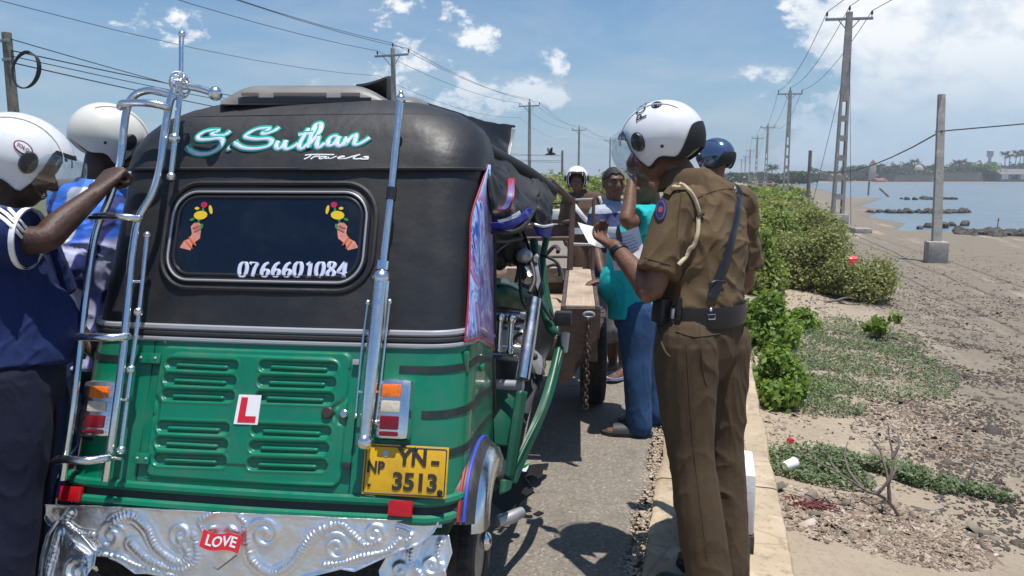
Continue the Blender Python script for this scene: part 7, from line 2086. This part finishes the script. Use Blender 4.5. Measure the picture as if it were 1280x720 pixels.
# lanyard, epaulette, badge, seams
M_CORD = mat('cream_cord', (.50, .42, .28), .8, bump=.003, bscale=300)
on_tube(cs, [(838, 229), (849, 231), (861, 241), (869, 256), (873, 274), (872, 292), (866, 308), (856, 320), (847, 330)], .007, .0075, 'lanyard', M_CORD, ro, seg=10)
on_tube(cs, [(873, 272), (878, 270)], .014, .008, 'lanyard_knot', C_KHAKI2, ro)
on_tube(cs, [(860, 214), (852, 222), (842, 234), (834, 244)], .006, .022, 'epaulette', C_KHAKI, ro, flat=.25, seg=10)
on_tube(cs, [(872, 247), (890, 240), (915, 236), (936, 245)], .0005, .0018, 'yoke_seam', C_KHAKI2, ro)
bd = on_patch(cs, ell(827, 263, 6.8, 14, .12, 18), .005, 'arm_badge', mat('badge_navy', (.015, .02, .07), .6), ro)
on_patch(cs, ell(827, 263, 5.6, 12, .12, 18), .0062, 'badge_ring', mat('badge_violet', (.09, .075, .24), .6), ro, bd); on_patch(cs, ell(827, 263, 4.4, 9.8, .12, 18), .0074, 'badge_field', mat('badge_navy', (0, 0, 0)), ro, bd)
on_patch(cs, ell(827, 263, 2.6, 4.2, .2, 10), .0088, 'badge_centre', mat('badge_red', (.28, .06, .06), .7), ro, bd)
# collar
ck = J['neck'] + (J['neck'] - J['chest']).normalized() * .02
b = MB(); rows = []
for dz, rr_ in ((-.028, .086), (.012, .077), (.032, .073), (.028, .083), (.0, .094), (-.034, .104)):
    rows.append([ck + R1 * (rr_ * math.cos(a)) + F1 * (rr_ * .98 * math.sin(a) + .012) + Vector((0, 0, dz - .022 * max(0, math.sin(a)))) - ro.location for a in [2 * math.pi * k / 40 for k in range(40)]])
b.grid(rows, wrap=True); b.build('collar', C_KHAKI, ro, angle=60)
on_tube(ct, [(823, 408), (826, 425), (833, 441), (838, 446)], .002, .004, 'pocket_edge', C_KHAKI2, ro); on_tube(ct, [(845, 414), (868, 421), (900, 417)], .001, .0028, 'pocket_edge', C_KHAKI2, ro)
on_tube(ct, [(874, 404), (876, 430), (880, 470), (884, 482)], .0005, .0022, 'seat_seam', C_KHAKI2, ro)
on_tube(cs, [(853, 232), (851, 250), (848, 272), (846, 296)], .0005, .0020, 'sleeve_seam', C_KHAKI2, ro)
on_tube(cs, [(806, 322), (822, 327), (838, 331)], .0005, .0020, 'sleeve_hem', C_KHAKI2, ro)
on_tube(ct, [(858, 430), (862, 500), (868, 570), (878, 650), (884, 700)], .0004, .0016, 'side_seam', C_KHAKI2, ro)
# watch strap
wv = (J['wrL'] - J['elL']).normalized(); wc_ = J['wrL'] - wv * .035
b = MB(); fr0 = frames([wc_ - wv * .01, wc_ + wv * .01])[0]
b.tube([wc_ - wv * .010 - ro.location, wc_ + wv * .010 - ro.location], .0345, 18); b.build('watch_strap', M_LEATH, ro)
# the papers in his hand: things of their own
M_PAPER = mat('paper_white', (.80, .79, .80), .7, var=.03); M_PRINT = mat('paper_print', (.30, .28, .38), .7)
def paper(pts, label, bend, lines=True):
    A, B_, C_, D_ = [at(*p) for p in pts]; n = 10; P_ = []
    nn = (B_ - A).cross(D_ - A).normalized()
    def pt_(u, v, o=0): return A.lerp(B_, u).lerp(D_.lerp(C_, u), v) + nn * (bend * math.sin(math.pi * u) * (.6 + .4 * v) + .004 * mnoise.noise((u * 3, v * 3, bend * 99)) + o)
    for i in range(n): P_.append([pt_(i / (n - 1), j / (n - 1)) - A for j in range(n)])
    o = MB().sheet(P_, .0012).build('paper', M_PAPER); o.location = A; tag(o, label, 'paper')
    if lines:
        rr_ = random.Random(5); b = MB(); side = 1 if nn.dot(ray(*pts[0][:2])) < 0 else -1
        for k in range(9):
            v = .14 + .09 * k; u1 = rr_.uniform(.55, .9); b.grid([[pt_(.1 + (u1 - .1) * q / 8, v + dv, .0016 * side) - A for q in range(9)] for dv in (0, .018)])
        b.build('print_lines', M_PRINT, o)
paper([(758, 292, 2.90), (798, 283, 2.84), (808, 326, 2.76), (768, 338, 2.80)], 'printed white sheet in the officer hand, nearest his chest', .02)
paper([(722, 278, 3.03), (750, 284, 3.0), (756, 310, 2.95), (736, 304, 2.98)], 'folded white sheet sticking out ahead of the officer fingers', .01, False)
# === the man in the navy jersey holding the ladder, at the left edge
J = dict(F=(RT * .92 + FW * .32), HF=(RT * .82 + FW * .30 + Vector((0, 0, -.34))), pelvis=at(18, 470, 2.44), chest=at(-2, 335, 2.43), neck=at(-4, 268, 2.44), head=at(26, 212, 2.46),
         shR=at(-32, 292, 2.30), elR=at(52, 300, 2.32), wrR=at(121, 241, 2.49), shL=at(30, 285, 2.64), elL=at(70, 390, 2.75), wrL=at(120, 440, 2.66),
         hipR=at(14, 488, 2.36), hipL=at(24, 486, 2.53), knR=at(12, 655, 2.34), knL=at(22, 645, 2.54), anR=az(-6, 2.32, .088), anL=az(8, 2.54, .088))
gp = planeR(150, 222, .11); gpw = TM @ gp
P2 = build_person('man in white helmet and navy striped jersey gripping the chrome ladder, at the left edge', None, J, SK2, C_NAVY, C_NAVYT, vox=.0055, build=1.04, belly=.02, tucked=False, hem_dz=.03, sleeve=.80, sleeve_r=1.22, group_seed=13, fold_amp=.007, shoe_mat=M_LEATH,
    hand_kw={'R': dict(d=(gpw - J['wrR'] + Vector((0, 0, .035))), pn=(FW * .9 + RT * .3), side=1, curl=(1.1, 1.15, 1.2, 1.25), thumb=.7, s=1.22)}, leg_w=1.06)
hm2, HM2 = helmet(J['head'] + Vector((0, 0, .03)), J['HF'], P2.root, M_HWHITE, vis_lo=120, vis_hi=66, trim=True, s=1.04)
ro = P2.root; cs = Caster(P2.shirt); ch = Caster(hm2)
for k, o_ in enumerate((0, 9, 18)): on_tube(cs, [(-2, 250 + o_ * .9 + 3), (12, 262 + o_), (26, 278 + o_), (36, 290 + o_ * .8)], .003, .0055, 'sleeve_stripe', M_WHITE, ro, flat=.3)
e = J['shR'].lerp(J['elR'], .80); dv = (J['elR'] - J['shR']).normalized()
b = MB(); b.tube([e - dv * .010 - ro.location, e + dv * .006 - ro.location], .0935, 28, caps=False); b.tube([e + dv * .006 - ro.location, e - dv * .01 - ro.location], .088, 28, caps=False); b.build('sleeve_cuff', M_WHITE, ro)
s0 = on_patch(ch, ell(29, 185, 13.5, 7.5, .55, 18), .003, 'helmet_sticker', mat('sticker_maroon', (.16, .02, .05), .4), ro, hm2); on_patch(ch, ell(29, 185, 11.5, 5.8, .55, 18), .0042, 'sticker_field', M_WHITE, ro, hm2)
vs, fs = text_mesh('SOLO', 1, .02, 0, 'CENTER', 2); xw = max(v.x for v in vs)
b = MB(); b.add([ch(29 + (v.x / xw * 8.6) * math.cos(.55) + v.y * 6.0 * math.sin(.55), 185 + (v.x / xw * 8.6) * math.sin(.55) - v.y * 6.0 * math.cos(.55), .0056)[0] - ro.location for v in vs], fs); b.build('sticker_lettering', mat('sticker_maroon', (0, 0, 0)), hm2, smooth=False)
b = MB(); nk = J['neck']; b.tube([nk + P2.R * (.09 * math.cos(a)) + P2.F * (.085 * math.sin(a)) + Vector((0, 0, .035 - .03 * math.sin(a))) - ro.location for a in [k * math.pi / 14 for k in range(28)]], .009, 8, closed=True); b.build('collar', M_WHITE, ro)

# === the man in the blue and white jersey behind him
def jersey_material():
    m = bpy.data.materials.new('blue_white_jersey'); m.use_nodes = True; t = m.node_tree; t.nodes.clear(); N = NT(t)
    p = N.n('ShaderNodeBsdfPrincipled'); o = N.n('ShaderNodeOutputMaterial'); t.links.new(p.outputs[0], o.inputs[0])
    co = N.n('ShaderNodeTexCoord').outputs['Object']; sp = N.n('ShaderNodeSeparateXYZ'); N.put(sp.inputs[0], co)
    zz_ = N.math('ADD', sp.outputs[2], N.math('MULTIPLY', N.math('SUBTRACT', N.noise(co, 2.6, 2, .5), .5), .22))
    col = N.ramp(N.mapr(zz_, .8, 1.6), [(0, (.46, .48, .72)), (.45, (.55, .55, .76)), (.56, (.50, .52, .78)), (.60, (.03, .14, .68)), (.95, (.04, .22, .78))], 'LINEAR')
    w = N.n('ShaderNodeTexWave'); N.put(w.inputs[0], N.scalev(co, (1, 1, 1.4))); w.inputs['Scale'].default_value = 2.2; w.inputs['Distortion'].default_value = 5
    col = N.mix(N.mapr(w.outputs[1], .86, .93), col, (.62, .64, .76)); col = N.mix(N.mapr(w.outputs[1], .10, .05), col, (.02, .03, .16))
    N.put(p.inputs['Base Color'], col); p.inputs['Roughness'].default_value = .7
    b = N.n('ShaderNodeBump'); b.inputs['Distance'].default_value = .002; N.put(b.inputs['Height'], N.noise(co, 30, 5, .65)); t.links.new(b.outputs[0], p.inputs['Normal'])
    return m
J = dict(F=(RT * .66 + FW * .75), HF=(RT * .72 + FW * .55 + Vector((0, 0, -.42))), pelvis=at(98, 432, 3.06), chest=at(112, 305, 3.06), neck=at(120, 226, 3.06), head=at(139, 184, 3.10),
         shR=at(88, 252, 2.95), elR=at(88, 335, 2.90), wrR=at(112, 384, 3.02), shL=at(152, 252, 3.2), elL=at(166, 330, 3.3), wrL=at(180, 380, 3.25),
         hipR=at(86, 450, 3.0), hipL=at(112, 450, 3.1), knR=at(80, 575, 2.98), knL=at(104, 572, 3.1), anR=az(66, 2.92, .088), anL=az(92, 3.08, .088))
P3 = build_person('man in cream helmet and blue and white long sleeved jersey standing behind the ladder', None, J, SK2, jersey_material(), C_JEANS2, vox=.0075, build=1.02, tucked=False, sleeve=2, group_seed=21, fold_amp=.009, shoe_mat=mat('grey_sneaker', (.2, .2, .21), .7, var=.2))
helmet(J['head'] + Vector((0, 0, .03)), J['HF'], P3.root, M_HCREAM, vis_lo=116, vis_hi=66, trim=False)

# === the man in teal by the trailer, hand to his brow
J = dict(F=(-RT * .95 + FW * .12), HF=(-RT * .9 - FW * .10 + Vector((0, 0, -.18))), pelvis=at(793, 388, 4.6), chest=at(789, 310, 4.6), neck=at(815, 255, 4.58), head=at(807, 232, 4.52),
         shL=at(817, 272, 4.40), elL=at(784, 278, 4.26), wrL=at(790, 222, 4.36), shR=at(800, 276, 4.80), elR=at(778, 326, 4.84), wrR=at(759, 352, 4.72),
         hipL=at(794, 396, 4.52), hipR=at(800, 396, 4.70), knL=at(796, 462, 4.5), knR=at(812, 458, 4.72), anL=az(799, 4.50, .09), anR=az(818, 4.72, .09))
P4 = build_person('man in teal shirt and jeans beside the trailer with his hand raised to his brow', None, J, SK1, C_TEAL, C_JEANS, vox=.0085, build=1.0, belly=.010, hem_dz=-.04, tucked=False, sleeve=.72, sleeve_r=1.2, group_seed=31, fold_amp=.008, footwear='sandal', shoe_mat=mat('sandal_black', (.03, .032, .035), .6),
    hand_kw={'L': dict(d=Vector((-.05, .02, 1)) - RT * .15, pn=(RT * .9 + FW * .2), side=-1, curl=(.35, .4, .45, .5), thumb=.3), 'R': dict(d=(-RT * .8 - FW * .3), pn=Vector((0, 0, -1)), curl=(.25, .25, .3, .3))}, leg_w=1.02)
M_HAIR = mat('black_hair', (.010, .009, .009), .7, var=.4, vscale=90, bump=.004, bscale=140)
def hair(P, front=58, side=84, back=112, r=(.081, .103, .104)):
    M = Matrix.Translation(-P.root.location) @ P.HM @ Matrix.Translation((0, -.010, .024))
    shell(r, lambda p: R(front + (side - front) * ss(abs(math.degrees(p)), 35, 75) + (back - side) * ss(abs(math.degrees(p)), 95, 150) + 3 * math.sin(p * 9)), M, inner=.012, k=14, n=48).build('hair', M_HAIR, P.root, angle=60)
def beard(P):
    M = Matrix.Translation(-P.root.location) @ P.HM
    b = MB(); b.sphere((0, .026, -.062), (.0635, .066, .058), 18, 12, M); b.v = [v for v in b.v]; b.build('beard', M_HAIR, P.root)
hair(P4); face_bits(P4.HM, P4.root, SK1)

# === the man in the striped polo behind him
def stripe_material():
    m = bpy.data.materials.new('striped_polo'); m.use_nodes = True; t = m.node_tree; t.nodes.clear(); N = NT(t)
    p = N.n('ShaderNodeBsdfPrincipled'); o = N.n('ShaderNodeOutputMaterial'); t.links.new(p.outputs[0], o.inputs[0])
    co = N.n('ShaderNodeTexCoord').outputs['Object']; sp = N.n('ShaderNodeSeparateXYZ'); N.put(sp.inputs[0], co)
    v = N.math('FRACT', N.math('MULTIPLY', N.math('ADD', sp.outputs[2], N.math('MULTIPLY', N.noise(co, 5, 2, .5), .03)), 5.2))
    col = N.mix(N.mapr(v, .49, .51), (.018, .028, .10), (.36, .39, .46)); N.put(p.inputs['Base Color'], col); p.inputs['Roughness'].default_value = .8
    return m
J = dict(F=(-FW * .85 + RT * .45), HF=(-FW * .9 + RT * .25 + Vector((0, 0, -.12))), pelvis=at(770, 352, 5.85), chest=at(766, 288, 5.8), neck=at(768, 254, 5.82), head=at(767, 230, 5.75),
         shR=at(747, 268, 5.7), elR=at(745, 310, 5.65), wrR=at(752, 340, 5.5), shL=at(786, 268, 5.95), elL=at(795, 312, 6.0), wrL=at(792, 350, 5.9),
         hipR=at(763, 360, 5.82), hipL=at(778, 360, 5.9), knR=at(764, 412, 5.84), knL=at(778, 412, 5.8), anR=az(766, 5.95, .09), anL=az(780, 5.78, .09), footR=(-FW * .6 - RT * .6), footL=(-FW * .6 - RT * .5))
P5 = build_person('man in navy and grey striped polo shirt and grey shorts behind the teal man', None, J, SK3, stripe_material(), C_GREY, vox=.010, build=.98, tucked=False, sleeve=.8, sleeve_r=1.15, group_seed=41, footwear='flipflop', shoe_mat=mat('flipflop', (.30, .28, .42), .6), shorts=True)
hair(P5); face_bits(P5.HM, P5.root, SK3)
b = MB(); nk = J['neck']; rows = []
for dz, r_ in ((-.02, .078), (.035, .070), (.03, .078), (-.03, .105)): rows.append([nk + P5.R * (r_ * math.cos(a)) + P5.F * (r_ * math.sin(a)) + Vector((0, 0, dz - .02 * max(0, math.sin(a)))) - P5.root.location for a in [2 * math.pi * k / 30 for k in range(30)]])
b.grid(rows, wrap=True); b.build('collar', cloth('pale_blue_collar', (.25, .31, .44)), P5.root, angle=60)

# === the officer facing us by the trailer's front
J = dict(F=(-FW * .95 - RT * .1), HF=(-FW * .95 - RT * .12 + Vector((0, 0, -.10))), pelvis=at(731, 296, 8.4), chest=at(729, 262, 8.4), neck=at(725, 243, 8.4), head=at(721, 227, 8.36),
         shR=at(710, 249, 8.4), elR=at(704, 280, 8.45), wrR=at(710, 306, 8.35), shL=at(748, 249, 8.4), elL=at(755, 282, 8.45), wrL=at(750, 306, 8.35),
         hipR=at(724, 300, 8.4), hipL=at(740, 300, 8.4), knR=at(723, 348, 8.38), knL=at(741, 348, 8.38), anR=az(722, 8.4, .09), anL=az(742, 8.4, .09))
C_BROWN3 = cloth('brown_uniform', (.105, .062, .040))
P6 = build_person('police officer in white helmet and white cross belt facing the camera behind the trailer', None, J, SK1, C_BROWN3, C_BROWN3, vox=.011, group_seed=51, shoe_mat=M_LEATH, sleeve=2)
helmet(J['head'] + Vector((0, 0, .03)), J['HF'], P6.root, M_HWHITE, visor=False); face_bits(P6.HM, P6.root, SK1)
cs = Caster(P6.shirt); ro = P6.root
on_tube(cs, [(712, 248), (720, 260), (730, 272), (738, 280)], .01, .026, 'cross_belt', M_WHITE, ro, flat=.25)
on_tube(cs, [(749, 246), (752, 256), (753, 266)], .01, .016, 'lanyard', M_WHITE, ro, flat=.5)
wb = J['pelvis'].lerp(J['pelvis'].lerp(J['chest'], .48), .50)
b = MB(); b.grid([[wb + P6.R * ((.176 + o_) * math.cos(a)) + P6.F * ((.140 + o_) * math.sin(a)) + Vector((0, 0, dz)) - ro.location for a in [2 * math.pi * k / 40 for k in range(40)]] for dz, o_ in ((-.032, 0), (-.032, .01), (.032, .01), (.032, 0))], wrap=True); b.build('belt', M_WHITE, ro, angle=50)

# === the officer with the blue helmet behind the big officer
J = dict(F=(FW * .9 - RT * .35), HF=(FW * .8 - RT * .5 + Vector((0, 0, -.05))), pelvis=az(882, 5.6, .97), chest=az(884, 5.6, 1.28), neck=az(894, 5.6, 1.48), head=az(894, 5.6, 1.615),
         shL=az(858, 5.55, 1.40), elL=az(852, 5.6, 1.12), wrL=az(856, 5.75, .92), shR=az(912, 5.7, 1.36), elR=az(912, 5.75, 1.1), wrR=az(905, 5.9, .95),
         hipL=az(876, 5.6, .91), hipR=az(902, 5.65, .91), knL=az(876, 5.6, .5), knR=az(902, 5.65, .5), anL=az(876, 5.55, .12), anR=az(902, 5.65, .12))
P7 = build_person('officer in shiny blue helmet almost hidden behind the big officer', None, J, SK1, C_KHAKI, C_KHAKI2, vox=.011, group_seed=61, shoe_mat=M_LEATH)
helmet(J['head'] + Vector((0, 0, .03)), J['HF'], P7.root, M_HBLUE, visor=False)
# ------------------------------------------------------------------ the air: thin sea haze
hm_ = bpy.data.materials.new('haze_air'); hm_.use_nodes = True; ht = hm_.node_tree; ht.nodes.clear()
pv_ = ht.nodes.new('ShaderNodeVolumePrincipled'); pv_.inputs['Color'].default_value = (.86, .92, 1.0, 1); pv_.inputs['Density'].default_value = .0007; pv_.inputs['Anisotropy'].default_value = .2
ho = ht.nodes.new('ShaderNodeOutputMaterial'); ht.links.new(pv_.outputs[0], ho.inputs['Volume'])
b = MB(); b.box((0, 1300, 9.0), (3100, 3460, 21.6)); o = b.build('haze', hm_, kind='stuff', smooth=False)
tag(o, 'thin pale sea haze over the shore', 'haze')
